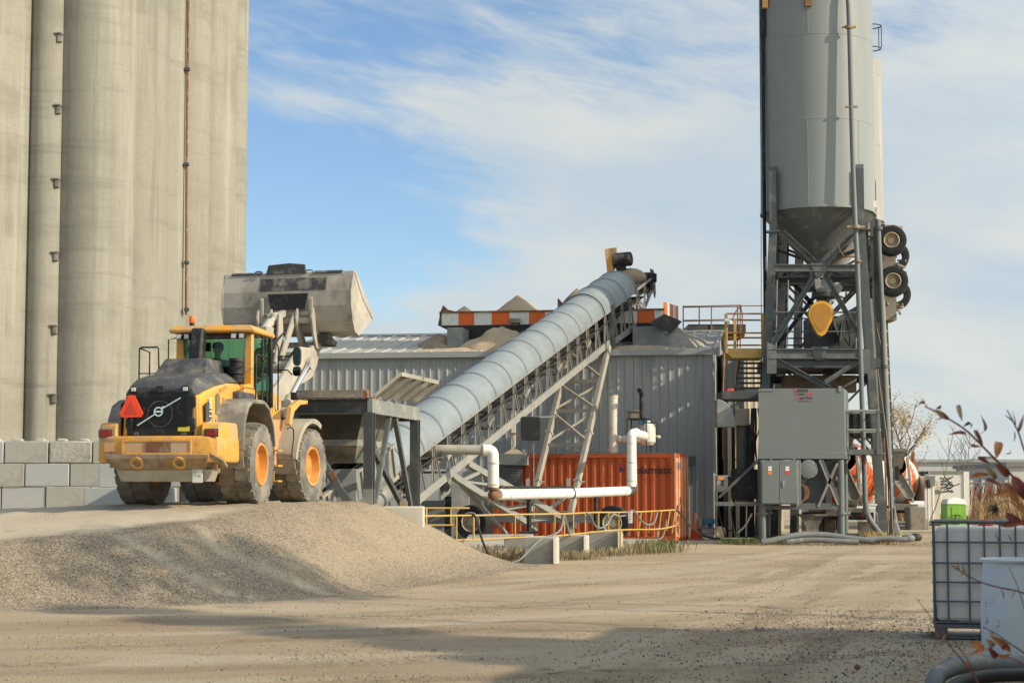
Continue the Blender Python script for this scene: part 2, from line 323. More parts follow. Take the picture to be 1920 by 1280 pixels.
def obj(name, mb, m, parent=None, world=False, bevel=0, thick=0, ang=32, props=None, whole=False):
    if name in SPLIT and parent is not None and not whole:
        ps = islands(mb)
        if 1 < len(ps) <= 60: return [obj(name, p, m, parent, world, bevel, thick, ang, props, True) for p in ps][0]
    me = bpy.data.meshes.new(name); vs = mb.v
    o = bpy.data.objects.new(name, me)
    if parent is not None:
        if world: I = THINGS[parent.name].inverted(); vs = [I @ p for p in vs]
        THINGS[o.name] = THINGS[parent.name]
    else:
        c = Vector(((min(p.x for p in vs) + max(p.x for p in vs)) / 2, (min(p.y for p in vs) + max(p.y for p in vs)) / 2, min(p.z for p in vs)))
        if not world: c = Vector((0, 0, 0))
        vs = [p - c for p in vs]; o.location = c; THINGS[o.name] = Matrix.Translation(c)
    me.from_pydata([tuple(p) for p in vs], [], mb.f)
    ms = m if isinstance(m, (list, tuple)) else [m]
    for k in ms: me.materials.append(MATS[k])
    if len(ms) > 1: me.polygons.foreach_set('material_index', mb.m)
    bm = bmesh.new(); bm.from_mesh(me); bmesh.ops.remove_doubles(bm, verts=bm.verts, dist=1e-5); bmesh.ops.recalc_face_normals(bm, faces=bm.faces); bm.to_mesh(me); bm.free()
    me.polygons.foreach_set('use_smooth', [True] * len(me.polygons)); me.set_sharp_from_angle(angle=radians(ang)); me.update()
    COL.objects.link(o)
    if parent is not None: o.parent = parent
    if thick: q = o.modifiers.new('solid', 'SOLIDIFY'); q.thickness = thick; q.offset = 0
    if bevel: q = o.modifiers.new('bevel', 'BEVEL'); q.width = bevel; q.segments = 2; q.limit_method = 'ANGLE'; q.angle_limit = radians(35); q.harden_normals = False
    if thick: q = o.modifiers.new('split', 'EDGE_SPLIT'); q.split_angle = radians(min(30, ang))
    if props:
        for k, v in props.items(): o[k] = v
    return o
def tag(o, label, cat, group=None):
    o['label'] = label; o['category'] = cat
    if group: o['group'] = group
    return o
def struct(name, mb, m, **k): o = obj(name, mb, m, world=True, **k); o['kind'] = 'structure'; return o
def thing(name, label, cat, loc=(0, 0, 0), rz=0, group=None):
    o = bpy.data.objects.new(name, None); COL.objects.link(o); o.empty_display_size = .2
    o.location = loc; o.rotation_euler = (0, 0, rz); THINGS[o.name] = Matrix.Translation(Vector(loc)) @ Matrix.Rotation(rz, 4, 'Z')
    return tag(o, label, cat, group)
def copy_tree(o, parent=None):
    c = o.copy(); COL.objects.link(c)
    if parent: c.parent = parent
    for ch in [x for x in bpy.data.objects if x.parent == o]: copy_tree(ch, c)
    return c
def text(name, body, m, parent, o, right, up, size, sx=1., ext=.004, bold=0., world=True):
    cu = bpy.data.curves.new(name, 'FONT'); cu.body = body; cu.size = 1; cu.extrude = 0; cu.offset = bold; cu.resolution_u = 2
    t = bpy.data.objects.new('tmp', cu); COL.objects.link(t); bpy.context.view_layer.update()
    me = bpy.data.meshes.new_from_object(t); bpy.data.objects.remove(t)
    mb = MB(); r = Vector(right).normalized(); u = Vector(up).normalized(); n = r.cross(u)
    mb.add([Vector(o) + r * v.co.x * size * sx + u * v.co.y * size + n * ext for v in me.vertices], [tuple(p.vertices) for p in me.polygons])
    return obj(name, mb, m, parent, world=world)
def fbm(x, y, z=0., o=4):
    return noise.fractal(Vector((x, y, z)), 1., 2., o)
def sstep(a, b, x): t = min(1, max(0, (x - a) / (b - a))); return t * t * (3 - 2 * t)
# ------------------------------------------------------------------ ground
TOE = [(-60, 25.5), (-8, 27.2), (-5.2, 28.4), (-2.9, 31.2), (-1.35, 37.0), (.15, 43.4), (.5, 45.5), (-.6, 47.5), (-3, 51), (-9, 53), (-60, 56)]
def toe_dist(x, y):
    best = 1e9; ins = False; n = len(TOE)
    for i in range(n):
        x0, y0 = TOE[i]; x1, y1 = TOE[(i + 1) % n]
        dx = x1 - x0; dy = y1 - y0; t = max(0, min(1, ((x - x0) * dx + (y - y0) * dy) / (dx * dx + dy * dy)))
        best = min(best, (x - x0 - t * dx) ** 2 + (y - y0 - t * dy) ** 2)
        if (y0 > y) != (y1 > y) and x < x0 + (y - y0) * dx / dy: ins = not ins
    return sqrt(best) * (1 if ins else -1)
def mound(x, y):
    if not (-61 < x < 2 and 24 < y < 58): return 0., -5.
    d = toe_dist(x, y)
    if d < -1.2: return 0., d
    ramp = 1.46 - .085 * max(0, 35.3 - y) - .045 * max(0, -7 - x) - .01 * max(0, y - 42)
    ramp = max(.2, ramp)
    s = .56 * d
    k = .16; h = max(k - abs(s - ramp), 0) / k; r = min(s, ramp) - h * h * k / 4      # smooth min
    h = max(k - abs(r), 0) / k; r = max(r, 0) + h * h * k / 4                         # smooth max with 0
    # retaining edge under the feed hopper: the pit where the conveyor tail stands
    cut = sstep(41.35, 41.55, y + .185 * (x + 3)) * sstep(-2.2, -3.2, x) * sstep(-8.4, -8.0, x) * (1 - sstep(49, 52, y))
    cut2 = sstep(41.9, 45.0, y) * sstep(-3.2, -2.2, x)
    r *= 1 - max(cut * .97, cut2 * .9)
    return r, d
def hgt(x, y):
    r, d = mound(x, y)
    n = .018 * fbm(x * .5, y * .5) if y < 75 else 0
    if d > 0: n += .035 * fbm(x * 1.3, y * 1.3, 4) * min(1, d) + .02 * fbm(x * 4, y * 4, 7, 2)
    elif 10 < y < 60:
        rut = abs(((x * .25 + y) * .55 + .6 * fbm(x * .06, y * .12, 2)) % 1 - .5)
        n += .006 * fbm(x * 3, y * 4, 5) - .012 * max(0, .12 - rut) / .12 * (.5 + fbm(x * .2, y * .2, 9))
    return r + n
TRK = []       # wheel tracks across the yard: (polyline, width, value)
def _tracks():
    rr = random.Random(41)
    base = [[(-9, 18.5), (-3, 20), (3, 24.5), (7, 31), (11, 42), (14, 58)], [(-10, 22), (-4, 23.5), (2, 28.5), (5.5, 36), (9, 50)], [(-9, 16.5), (-2, 17.5), (4, 21), (9, 28)], [(-1.5, 33), (2, 38), (6, 47), (10, 58)], [(-8, 25), (-2, 26.5), (3, 31), (7, 40), (12, 55)], [(1, 16), (3, 22), (5, 30), (9, 44)]]
    for b in base:
        for off in (-1.0, 1.0, -.6, 1.5):
            j = rr.uniform(-.3, .3); p = [V(x + (off + j) * .75, y - (off + j) * .66, 0) for x, y in b]
            for _ in range(3):
                o = [p[0]]
                for i in range(len(p) - 1): o += [p[i].lerp(p[i + 1], .25), p[i].lerp(p[i + 1], .75)]
                p = o + [p[-1]]
            TRK.append((p, rr.uniform(.16, .34), rr.choice((-1, -1, 1, .7, -.6))))
_tracks()
def track_at(x, y):
    v = 0.; al = 0.
    for p, w, s in TRK:
        best = 9; acc = 0.; ba = 0.; sd_ = 0.
        for i in range(0, len(p) - 1):
            a = p[i]; b = p[i + 1]
            dx = b.x - a.x; dy = b.y - a.y; ln = sqrt(dx * dx + dy * dy); acc += ln
            if abs(a.x - x) > 2.5 and abs(b.x - x) > 2.5: continue
            t = max(0, min(1, ((x - a.x) * dx + (y - a.y) * dy) / (dx * dx + dy * dy))); d = (x - a.x - t * dx) ** 2 + (y - a.y - t * dy) ** 2
            if d < best: best = d; ba = acc - ln + t * ln
        d = sqrt(best)
        if d < w * 1.5: k = (1 - sstep(w * .6, w * 1.4, d)) * s * (.35 + .65 * sstep(-.25, .3, fbm(x * .22, y * .22, s * 3 + w * 9))); v, al = (k, ba + .5 * d) if abs(k) > abs(v) else (v, al)
    return v, al
STR = [((-6.07, 29.9), (-3.75, 29.5)), ((-4.95, 31.0), (-3.1, 31.0)), ((-6.6, 30.6), (-6.07, 29.9)), ((-5.3, 31.6), (-4.95, 31.0))]
def stripe(x, y):
    b = 0
    for (x0, y0), (x1, y1) in STR:
        dx = x1 - x0; dy = y1 - y0; t = max(0, min(1, ((x - x0) * dx + (y - y0) * dy) / (dx * dx + dy * dy))); b = max(b, 1 - sstep(.07, .27, sqrt((x - x0 - t * dx) ** 2 + (y - y0 - t * dy) ** 2)))
    return b
def build_ground():
    def ax(a, b, f0, f1, st):
        o = []; x = f0
        while x <= f1: o.append(x); x += st
        g = st; x = f1
        while x < b: g *= 1.28; x += g; o.append(x)
        g = st; x = f0
        while x > a: g *= 1.28; x -= g; o.insert(0, x)
        return o
    at2 = []; at3 = []; at4 = []
    xs = ax(-1500, 1500, -12.5, 10.5, .13); ys = ax(-60, 4500, 15, 51.5, .13)
    nx = len(xs); vs = []; at_ = []
    for y in ys:
        for x in xs:
            r, d = mound(x, y); slope = 0.; (tk, ta) = track_at(x, y) if (10 < y < 60 and abs(x) < 16 and d < -.4) else (0., 0.); at4.append(ta); st = stripe(x, y) if d > -.3 else 0.
            vs.append((x, y, hgt(x, y) - .014 * abs(tk) - .03 * st)); at2.append(tk if d < .3 else 2. * sstep(.0, .45, .56 * d - r)); at3.append(max(st, sstep(-4.3, -2.6, x + 1.0 * fbm(x * .5, y * .5, 11)) * sstep(.1, .9, d)) if d > -.9 else .35)
            if d > -.9:
                slope = sstep(-.8, -.1, d + .5 * fbm(x * 1.4, y * 1.4, 3)) * (1 - sstep(.0, .55, .56 * d - r + .30 * fbm(x * .9, y * .9, 1)) * (d > .5))
            if st: slope *= 1 - .8 * st; at2[-1] = max(at2[-1], 1.55 * st)
            at_.append(slope)
    fs = [(j * nx + i, j * nx + i + 1, (j + 1) * nx + i + 1, (j + 1) * nx + i) for j in range(len(ys) - 1) for i in range(nx - 1)]
    me = bpy.data.meshes.new('ground'); me.from_pydata(vs, [], fs); a = me.attributes.new('gravel', 'FLOAT', 'POINT'); a.data.foreach_set('value', at_)
    for nm_, dt in (('track', at2), ('sandy', at3), ('tread', at4)): a = me.attributes.new(nm_, 'FLOAT', 'POINT'); a.data.foreach_set('value', dt)
    me.polygons.foreach_set('use_smooth', [True] * len(fs))
    o = bpy.data.objects.new('ground', me); COL.objects.link(o); o['kind'] = 'structure'
    m = bpy.data.materials.new('ground'); m.use_nodes = True; me.materials.append(m)
    nt = m.node_tree; N = nt.nodes; L = nt.links; b = N['Principled BSDF']; b.inputs['Roughness'].default_value = .95; b.inputs['Specular IOR Level'].default_value = .2
    tc = N.new('ShaderNodeTexCoord')
    def nz(sc, st=(1, 1, 1), det=6, r=.6, typ='N'):
        mp = N.new('ShaderNodeMapping'); mp.inputs['Scale'].default_value = st; L.new(tc.outputs['Object'], mp.inputs[0])
        if typ == 'V':
            t = N.new('ShaderNodeTexVoronoi'); t.inputs['Scale'].default_value = sc; L.new(mp.outputs[0], t.inputs['Vector']); return t
        t = N.new('ShaderNodeTexNoise'); t.inputs['Scale'].default_value = sc; t.inputs['Detail'].default_value = det; t.inputs['Roughness'].default_value = r
        L.new(mp.outputs[0], t.inputs[0]); return t.outputs[0]
    def rng(x, a, c, lo, hi):
        n = N.new('ShaderNodeMapRange'); L.new(x, n.inputs[0]); n.inputs[1].default_value = a; n.inputs[2].default_value = c; n.inputs[3].default_value = lo; n.inputs[4].default_value = hi; return n.outputs[0]
    def mix(f, a, c):
        n = N.new('ShaderNodeMix'); n.data_type = 'RGBA'
        if isinstance(f, float): n.inputs[0].default_value = f
        else: L.new(f, n.inputs[0])
        for k, v in ((6, a), (7, c)):
            if isinstance(v, tuple): n.inputs[k].default_value = (*v, 1)
            else: L.new(v, n.inputs[k])
        return n.outputs[2]
    def scale(c, f):
        n = N.new('ShaderNodeVectorMath'); n.operation = 'SCALE'; L.new(c, n.inputs[0]); L.new(f, n.inputs['Scale']); return n.outputs[0]
    dirt = mix(rng(nz(.16, (.6, 1.5, 1), 7), .38, .62, 0, 1), (.435, .325, .205), (.61, .48, .32))
    dirt = mix(rng(nz(.5, (.35, 2.2, 1), 8, .65), .52, .66, 0, .8), dirt, (.50, .42, .30))          # pale streaks along the drive
    dirt = mix(rng(nz(.9, (.5, 2.4, 1), 8, .7), .60, .72, 0, .75), dirt, (.19, .145, .095))          # dark ruts
    dirt = mix(rng(nz(2.6, (1, 2, 1), 10, .82), .585, .68, 0, .8), dirt, (.19, .145, .10))
    dirt = scale(dirt, rng(nz(28, (1, 1, 1), 3, .8), .3, .7, .80, 1.2))
    att2 = N.new('ShaderNodeAttribute'); att2.attribute_name = 'track'
    tn = nz(3.5, (1, 1, 1), 5, .7)
    def mul(a, c_):
        n = N.new('ShaderNodeMath'); n.operation = 'MULTIPLY'; L.new(a, n.inputs[0]); L.new(c_, n.inputs[1]); return n.outputs[0]
    dirt = mix(mul(rng(att2.outputs['Fac'], 0, 1, 0, 1), rng(tn, .3, .6, .55, 1.)), dirt, (.58, .49, .355))
    dirt = mix(mul(rng(att2.outputs['Fac'], -1, 0, .5, 0), rng(tn, .35, .65, .3, 1.)), dirt, (.225, .175, .115))
    dirt = mix(mul(rng(att2.outputs['Fac'], 1., 2., 0, .95), rng(nz(.5, (.6, 2., 1), 6), .3, .5, .75, 1.)), dirt, (.69, .575, .41))
    att3 = N.new('ShaderNodeAttribute'); att3.attribute_name = 'sandy'
    vor = nz(52, (1, 1, 1), typ='V')                                                               # pebbles
    sp = N.new('ShaderNodeSeparateColor'); L.new(vor.outputs['Color'], sp.inputs[0])
    g1 = mix(rng(sp.outputs[0], 0, 1, 0, 1), (.28, .215, .15), (.50, .40, .27))
    g1 = mix(rng(sp.outputs[1], .84, .93, 0, .9), g1, (.66, .60, .50))
    g1 = mix(rng(sp.outputs[2], .82, .9, 0, .9), g1, (.085, .075, .065))
    pale = rng(nz(.33, (1, 1, 1), 5), .42, .58, 0, 1)
    g1 = mix(pale, g1, scale(g1, rng(sp.outputs[0], 0, 1, 1.0, 1.25)))
    sand = mix(rng(nz(9, (1, 1, 1), 5, .8), .35, .65, 0, 1), (.50, .385, .25), (.66, .53, .365))
    sand = mix(rng(sp.outputs[2], .80, .9, 0, .55), sand, (.20, .16, .12)); grav = mix(rng(att3.outputs['Fac'], 0, 1, .12, .9), g1, sand)
    att = N.new('ShaderNodeAttribute'); att.attribute_name = 'gravel'
    # loose stone also lies in patches on the drive
    patch = rng(nz(.24, (.7, 1.4, 1), 7, .7), .60, .66, 0, .75)
    mxm = N.new('ShaderNodeMath'); mxm.operation = 'MAXIMUM'; L.new(att.outputs['Fac'], mxm.inputs[0]); L.new(patch, mxm.inputs[1])
    L.new(mix(mxm.outputs[0], dirt, grav), b.inputs['Base Color'])
    att4 = N.new('ShaderNodeAttribute'); att4.attribute_name = 'tread'
    def m1(op, a, c_=0.):
        n = N.new('ShaderNodeMath'); n.operation = op
        for i, q in enumerate((a, c_)):
            if isinstance(q, float): n.inputs[i].default_value = q
            else: L.new(q, n.inputs[i])
        return n.outputs[0]
    trd = m1('MULTIPLY', m1('SINE', m1('MULTIPLY', att4.outputs['Fac'], 42.)), m1('MULTIPLY', m1('ABSOLUTE', att2.outputs['Fac']), rng(nz(.7, (1, 1, 1), 4), .5, .62, 0, .30)))
    hm = N.new('ShaderNodeMath'); hm.operation = 'ADD'; L.new(rng(vor.outputs['Distance'], 0, .8, .5, 0), hm.inputs[0]); L.new(nz(5, (1, 1.6, 1), 11, .82), hm.inputs[1])
    ad = N.new('ShaderNodeMath'); ad.operation = 'MULTIPLY_ADD'; L.new(mxm.outputs[0], ad.inputs[0]); ad.inputs[1].default_value = .012; ad.inputs[2].default_value = .055
    bp = N.new('ShaderNodeBump'); L.new(m1('ADD', hm.outputs[0], trd), bp.inputs['Height']); L.new(ad.outputs[0], bp.inputs['Distance']); L.new(bp.outputs[0], b.inputs['Normal'])
build_ground()
def stones():
    rnd = random.Random(3); groups = []
    # (name, count, sampler, size range)
    def s_mound():
        while True:
            x = rnd.uniform(-12, .6); y = rnd.uniform(26.5, 44); r, d = mound(x, y)
            if -.7 < d < 2.6 and .56 * d - r < .25 and rnd.random() < (1.15 - r * .6) * (1 - .7 * sstep(-4.5, -2.5, x)): return x, y
    def s_fore():
        while True:
            x = rnd.gauss(4.0, 1.5); y = rnd.uniform(16, 27)
            if abs(x) < 9 and (x - 2.0 + (24 - y) * .28) > rnd.random() * 1.6 - .4: return x, y
    def s_any():
        y = 15 + 45 * rnd.random() ** 1.3; return rnd.uniform(-.3, .3) * y, y
    def s_clod():
        while True:
            y = 15.5 + 32 * rnd.random() ** 1.4; x = rnd.uniform(-.29, .29) * y; f = fbm(x * .35 + 7, y * .8, 3, 5)
            if f > .12 + .25 * rnd.random() and mound(x, y)[1] < -.2: return x, y
    for name, cnt, fn, lo, hi, ms in (('gravel', 26000, s_mound, .005, .016, ['st1', 'st2', 'st3', 'st4']), ('loose_stones', 7500, s_fore, .006, .022, ['st1', 'st2', 'st3', 'st4']), ('scattered_pebbles', 3500, s_any, .006, .018, ['st1', 'st2', 'st4', 'st1']), ('dirt_clods', 6500, s_clod, .005, .019, ['st5', 'st5', 'st2', 'st5'])):
        mb = MB()
        for i in range(cnt):
            x, y = fn(); z = hgt(x, y); s = lo + (hi - lo) * rnd.random() ** 2.6
            a = rnd.random() * 6.28; ca, sa = cos(a), sin(a); mb.cm = rnd.choice((0, 0, 1, 1, 2, 3))
            P = [(1, 0, 0), (0, 1, 0), (-1, 0, 0), (0, -1, 0), (0, 0, .75), (0, 0, -.5)]; q = []
            for px, py, pz in P:
                px *= rnd.uniform(.7, 1.3); py *= rnd.uniform(.6, 1.1)
                q.append((x + s * (px * ca - py * sa), y + s * (px * sa + py * ca), z + s * (pz + rnd.uniform(-.1, .3))))
            mb.add(q, [(0, 1, 4), (1, 2, 4), (2, 3, 4), (3, 0, 4), (1, 0, 5), (2, 1, 5), (3, 2, 5), (0, 3, 5)])
        me = bpy.data.meshes.new(name); me.from_pydata([tuple(p) for p in mb.v], [], mb.f)
        for k in ms: me.materials.append(MATS[k])
        me.polygons.foreach_set('material_index', mb.m)
        o = bpy.data.objects.new(name, me); COL.objects.link(o); o['kind'] = 'stuff'
        o['label'] = {'gravel': 'coarse gravel lying on the slope of the mound', 'loose_stones': 'loose stones on the shaded dirt by the white tote', 'scattered_pebbles': 'pebbles scattered over the dirt yard', 'dirt_clods': 'crumbs of dry dirt in patches on the yard'}[name]; o['category'] = 'gravel'
mat('st5', (.27, .205, .13), .95, var=.3, scale=9); mat('st1', (.34, .26, .18), .9, var=.3, scale=9); mat('st2', (.21, .165, .12), .9, var=.3, scale=9); mat('st3', (.46, .41, .34), .9, var=.2, scale=9); mat('st4', (.11, .098, .085), .9, var=.3, scale=9)
stones()
# ------------------------------------------------------------------ wheel loader (x forward, y left, z up, origin under the rear axle)
LO = (-6.05, 35.72, 1.43); LH = radians(9.5)
def build_loader():
    root = thing('wheel_loader', 'yellow articulated wheel loader on the gravel ramp with its bucket raised', 'wheel loader', LO, pi / 2 - LH)
    FM = Matrix.Translation((1.6, 0, 0)) @ Matrix.Rotation(radians(-5.5), 4, 'Z') @ Matrix.Translation((-1.6, 0, 0))   # the front half is steered slightly right
    def P(name, mb, m, parent=root, front=False, **k):
        if front: mb.xf(FM)
        return obj(name, mb, m, parent, **k)
    # wheels -------------------------------------------------
    def wheel(x, side, front):
        R = .79; yc = side * 1.02; w = .62; o = (x, yc, .775); axd = (0, side, 0)
        t = MB(); t.cm = 0
        t.lathe([(R - .22, -w / 2 + .015), (R - .07, -w / 2), (R - .022, -w / 2 + .05), (R - .018, w / 2 - .05), (R - .07, w / 2 - .005)], o, axd, 56)
        # rock tread: staggered chevron blocks with grooves between
        n = 22
        for k in range(n):
            for sgn in (-1, 1):
                a = 2 * pi * (k + (.5 if sgn > 0 else 0)) / n; da = 2 * pi / n * .43
                q = []
                for rr in (R - .04, R + .003):
                    for aa, hh in ((a - da, sgn * .012 + .0), (a + da, sgn * .012), (a + da * 1.15, sgn * .17), (a + da * .75, sgn * w / 2 * .99), (a - da * .85, sgn * w / 2 * .99), (a - da * 1.25, sgn * .15)):
                        hh2 = hh
                        r_ = rr - (.03 if abs(hh) > .25 else 0)
                        q.append(Vector((x + r_ * cos(aa), yc + hh2, .775 + r_ * sin(aa))))
                t.add(q, [tuple(range(6))[::-1], tuple(range(6, 12))] + [(i, (i + 1) % 6, 6 + (i + 1) % 6, 6 + i) for i in range(6)])
        wh = P('wheel', t, 'tyre', front=front)
        sw = MB(); sw.lathe([(R - .07, w / 2 - .004), (R - .12, w / 2 + .012), (R - .25, w / 2 + .02), (R - .36, w / 2 - .01), (R - .385, w / 2 - .06)], o, axd, 48)
        sw.lathe([(R - .07, -w / 2 + .004), (R - .25, -w / 2 - .02), (R - .385, -w / 2 + .06)], o, axd, 48)
        P('tyre_side', sw, 'tyre_side', wh, front)
        rm = MB(); rr = .405
        rm.lathe([(rr - .005, w / 2 - .075), (rr + .012, w / 2 - .03), (rr - .005, w / 2 + .0), (rr - .045, w / 2 - .01), (rr - .06, w / 2 - .09), (rr - .085, w / 2 - .16), (.20, w / 2 - .2), (.17, w / 2 - .12), (.10, w / 2 - .10), (.001, w / 2 - .10)], o, axd, 36)
        rm.lathe([(rr, -w / 2 + .06), (rr - .08, -w / 2 + .1), (rr - .1, w / 2 - .2), (.001, w / 2 - .2)], o, axd, 30)
        for k in range(10):
            a = 2 * pi * k / 10; c = Vector((x + .255 * cos(a), yc + side * (w / 2 - .19), .775 + .255 * sin(a))); rm.tube(c, c + Vector((0, side * .035, 0)), .018, n=6)
        P('rim', rm, 'rim_orange', wh, front)
    for x, fr_ in ((0, False), (3.2, True)):
        for s in (-1, 1): wheel(x, s, fr_)
    # axles and chassis ---------------------------------------
    c = MB(); c.tube((0, -.8, .76), (0, .8, .76), .17); c.sphere((0, 0, .76), .32); c.prism([(-1.7, -.45, .72), (1.4, -.38, .75), (1.4, -.38, 1.35), (-1.7, -.45, 1.35)], (0, .9, 0)); c.box((-.9, -.75, .6), (-.3, .75, .95))
    P('rear_chassis', c, 'skid', bevel=.02)
    c = MB(); c.tube((3.2, -.8, .76), (3.2, .8, .76), .17); c.sphere((3.2, 0, .76), .32); c.prism([(1.7, -.4, .7), (3.7, -.45, .8), (3.6, -.45, 1.7), (2.7, -.48, 2.3), (1.9, -.4, 1.4)], (0, .9, 0))
    P('front_chassis', c, 'orange_dusty', front=True, bevel=.02)
    # counterweight bumper -------------------------------------
    b = MB(); W_ = 1.24
    # plan outline of the bumper (rear edge curves round to the sides)
    def plan(z, inset, dep=.62): return [Vector((-2.08 + inset, -.95, z)), Vector((-2.0 + inset, -1.12, z)), Vector((-1.75 + inset * .5, -W_ + inset, z)), Vector((-1.75 + dep, -W_ + inset, z)), Vector((-1.75 + dep, W_ - inset, z)), Vector((-1.75 + inset * .5, W_ - inset, z)), Vector((-2.0 + inset, 1.12, z)), Vector((-2.08 + inset, .95, z))]
    b.loft([plan(.78, .03), plan(.84, 0), plan(1.22, 0), plan(1.26, .03)])
    for s in (-1, 1):        # raised corner pods with the lamps
        def pod(z, i): return [Vector((-2.05 + i, s * .80, z)), Vector((-1.99 + i, s * 1.12, z)), Vector((-1.76 + i * .3, s * (W_ - .005 - i * .3), z)), Vector((-1.2, s * (W_ - .005 - i * .3), z)), Vector((-1.2, s * .80, z))]
        b.loft([pod(1.2, 0), pod(1.38, .02), pod(1.48, .07), pod(1.51, .16)])
    bump = P('counterweight', b, 'yellow_worn', bevel=.025)
    r = MB(); r.box((-2.105, -.62, .96), (-2.07, .62, 1.16)); P('recess_panel', r, 'orange_dusty', bump)
    r = MB(); r.box((-2.125, -.28, .97), (-2.1, .20, 1.15)); P('hitch_plate', r, 'rusty', bump, bevel=.01)
    r = MB()
    for z in (.945, 1.175): r.box((-2.12, -.65, z - .015), (-2.07, .65, z + .015))
    for y in (-.64, .64): r.box((-2.12, y - .015, .96), (-2.07, y + .015, 1.16))
    P('recess_frame', r, 'yellow', bump)
    sk = MB()
    def sp(x, z, w): return [Vector((x, -w, z)), Vector((x, w, z)), Vector((x + .5, w, z)), Vector((x + .5, -w, z))]
    sk.loft([sp(-2.14, .93, 1.0), sp(-2.13, .85, .98), sp(-1.98, .68, .86), sp(-1.86, .63, .74)])
    sk.prism([(-2.13, -1.0, .93), (-2.0, -1.22, .80), (-1.9, -1.27, .68), (-1.78, -1.2, .68), (-1.9, -.95, .8)], (0, 0, .05))
    skp = P('skid_plate', sk, 'skid', bump, bevel=.015)
    h = MB()
    for y in (-.42, .38): h.lathe([(.13, 0), (.13, .03), (.08, .03), (.07, -.04), (.001, -.04)], (-2.06, y, .78), (-1, 0, -.75), 20)
    P('tow_eye', h, 'yellow_worn', bump)
    u = MB(); u.prism([(-1.9, -.95, .66), (-1.9, .85, .66), (-1.75, .8, .44), (-1.75, -.82, .44)], (.5, 0, 0)); P('belly_guard', u, 'dusty_steel', root, bevel=.01)
    pl = MB(); pl.box((-1.925, -.80, .42), (-1.9, -.62, .66)); plate = P('number_plate', pl, 'white_paint')
    text('plate_marks', 'F\nT H', 'text_black', plate, Vector((-1.928, -.65, .59)), (0, -1, 0), (0, 0, 1), .075, world=False)
    for s in (-1, 1):
        l = MB(); l.cm = 0; l.box((-2.045, s * 1.0 - .13, 1.235), (-2.03, s * 1.0 + .13, 1.385)); P('lamp_bezel', l, 'dark_plastic', root)
        l = MB(); l.box((-2.07, s * 1.0 - .10, 1.25), (-2.04, s * 1.0 + .09, 1.365)); P('tail_lamp', l, 'red_lamp', root, bevel=.012)
    l = MB(); l.box((-2.085, .78, .98), (-2.078, 1.0, 1.14)); l.xf(Matrix.Rotation(0, 4, 'Z')); P('warning_sticker', l, 'orange_dusty')
    # hood ------------------------------------------------------
    def sec(x, w0, w1, w2, zs, zt, z0=1.22): return [Vector((x, -w0, z0)), Vector((x, -w1, zs)), Vector((x + .05, -w2, zt)), Vector((x + .05, w2, zt)), Vector((x, w1, zs)), Vector((x, w0, z0))]
    hd = MB()
    hd.loft([sec(-1.86, .74, .70, .56, 1.94, 2.16), sec(-1.70, .78, .75, .58, 2.02, 2.27), sec(-1.2, .80, .79, .60, 2.16, 2.36), sec(-.5, .80, .79, .60, 2.26, 2.44), sec(.6, .80, .78, .60, 2.28, 2.46)])
    hood = P('hood', hd, 'yellow', bevel=.03)
    cv = MB()
    def cs(x, w1, w2, zs, zt): return [Vector((x, -w1, zs)), Vector((x, -w1 * .93, zs + .06)), Vector((x, -w2, zt)), Vector((x, w2, zt)), Vector((x, w1 * .93, zs + .06)), Vector((x, w1, zs)), Vector((x, w2 * .9, zt - .2)), Vector((x, -w2 * .9, zt - .2))]
    cv.loft([cs(-1.93, .67, .58, 2.0, 2.14), cs(-1.80, .72, .57, 2.03, 2.24), cs(-1.62, .755, .56, 2.10, 2.32), cs(-1.1, .78, .55, 2.21, 2.42), cs(-.4, .79, .55, 2.31, 2.50), cs(.1, .79, .55, 2.33, 2.52), cs(.62, .70, .5, 2.30, 2.48)])
    P('hood_cover', cv, 'dark_plastic', hood, bevel=.02)
    # yellow surround + black grille
    g = MB(); g.prism([(-1.90, -.70, 1.27), (-1.90, .70, 1.27), (-1.90, .67, 2.02), (-1.90, -.67, 2.02)], (.06, 0, 0)); P('grille_surround', g, 'yellow', hood, bevel=.01)
    g = MB(); out = [(.63, 1.28), (.63, 1.38), (.66, 1.42), (.66, 1.56), (.61, 1.60), (.61, 1.76), (.66, 1.8), (.66, 1.95), (.60, 2.0), (.40, 2.03), (.25, 2.08), (-.25, 2.08), (-.40, 2.03), (-.60, 2.0), (-.66, 1.95), (-.66, 1.8), (-.61, 1.76), (-.61, 1.6), (-.66, 1.56), (-.66, 1.42), (-.63, 1.38), (-.63, 1.28)]
    g.prism([(-1.945, y, z) for y, z in out], (.06, 0, 0)); gr = P('grille', g, 'black', bevel=.012)
    g = MB()
    for i in range(13): z = 1.42 + i * .045; g.box((-1.957, -.52, z), (-1.944, .52, z + .016))
    P('slats', g, 'black', gr)
    g = MB(); g.lathe([(.24, 0), (.24, .012), (.225, .012), (.225, 0)], (-1.95, 0, 1.66), (-1, 0, 0), 32); P('fan_ring', g, 'dark_plastic', gr)
    e = MB(); c0 = Vector((-1.975, 0.02, 1.70)); e.beam(c0 + V(0, .40, -.25), c0 + V(0, .075, -.05), .012, .022); e.beam(c0 + V(0, -.42, .25), c0 + V(0, -.07, .055), .012, .022)
    e.lathe([(.088, 0), (.088, .018), (.062, .018), (.062, 0)], c0 + V(.008, 0, 0), (-1, 0, 0), 28)
    e.beam(c0 + V(0, -.06, .06), c0 + V(0, -.105, .09), .015, .035); e.box((-1.985, -.04, 1.685), (-1.975, .08, 1.715)); P('emblem', e, 'chrome', gr)
    e = MB(); e.box((-1.952, -.56, 1.345), (-1.945, -.34, 1.43)); P('yellow_label', e, 'sticker_yellow', gr)
    e = MB()
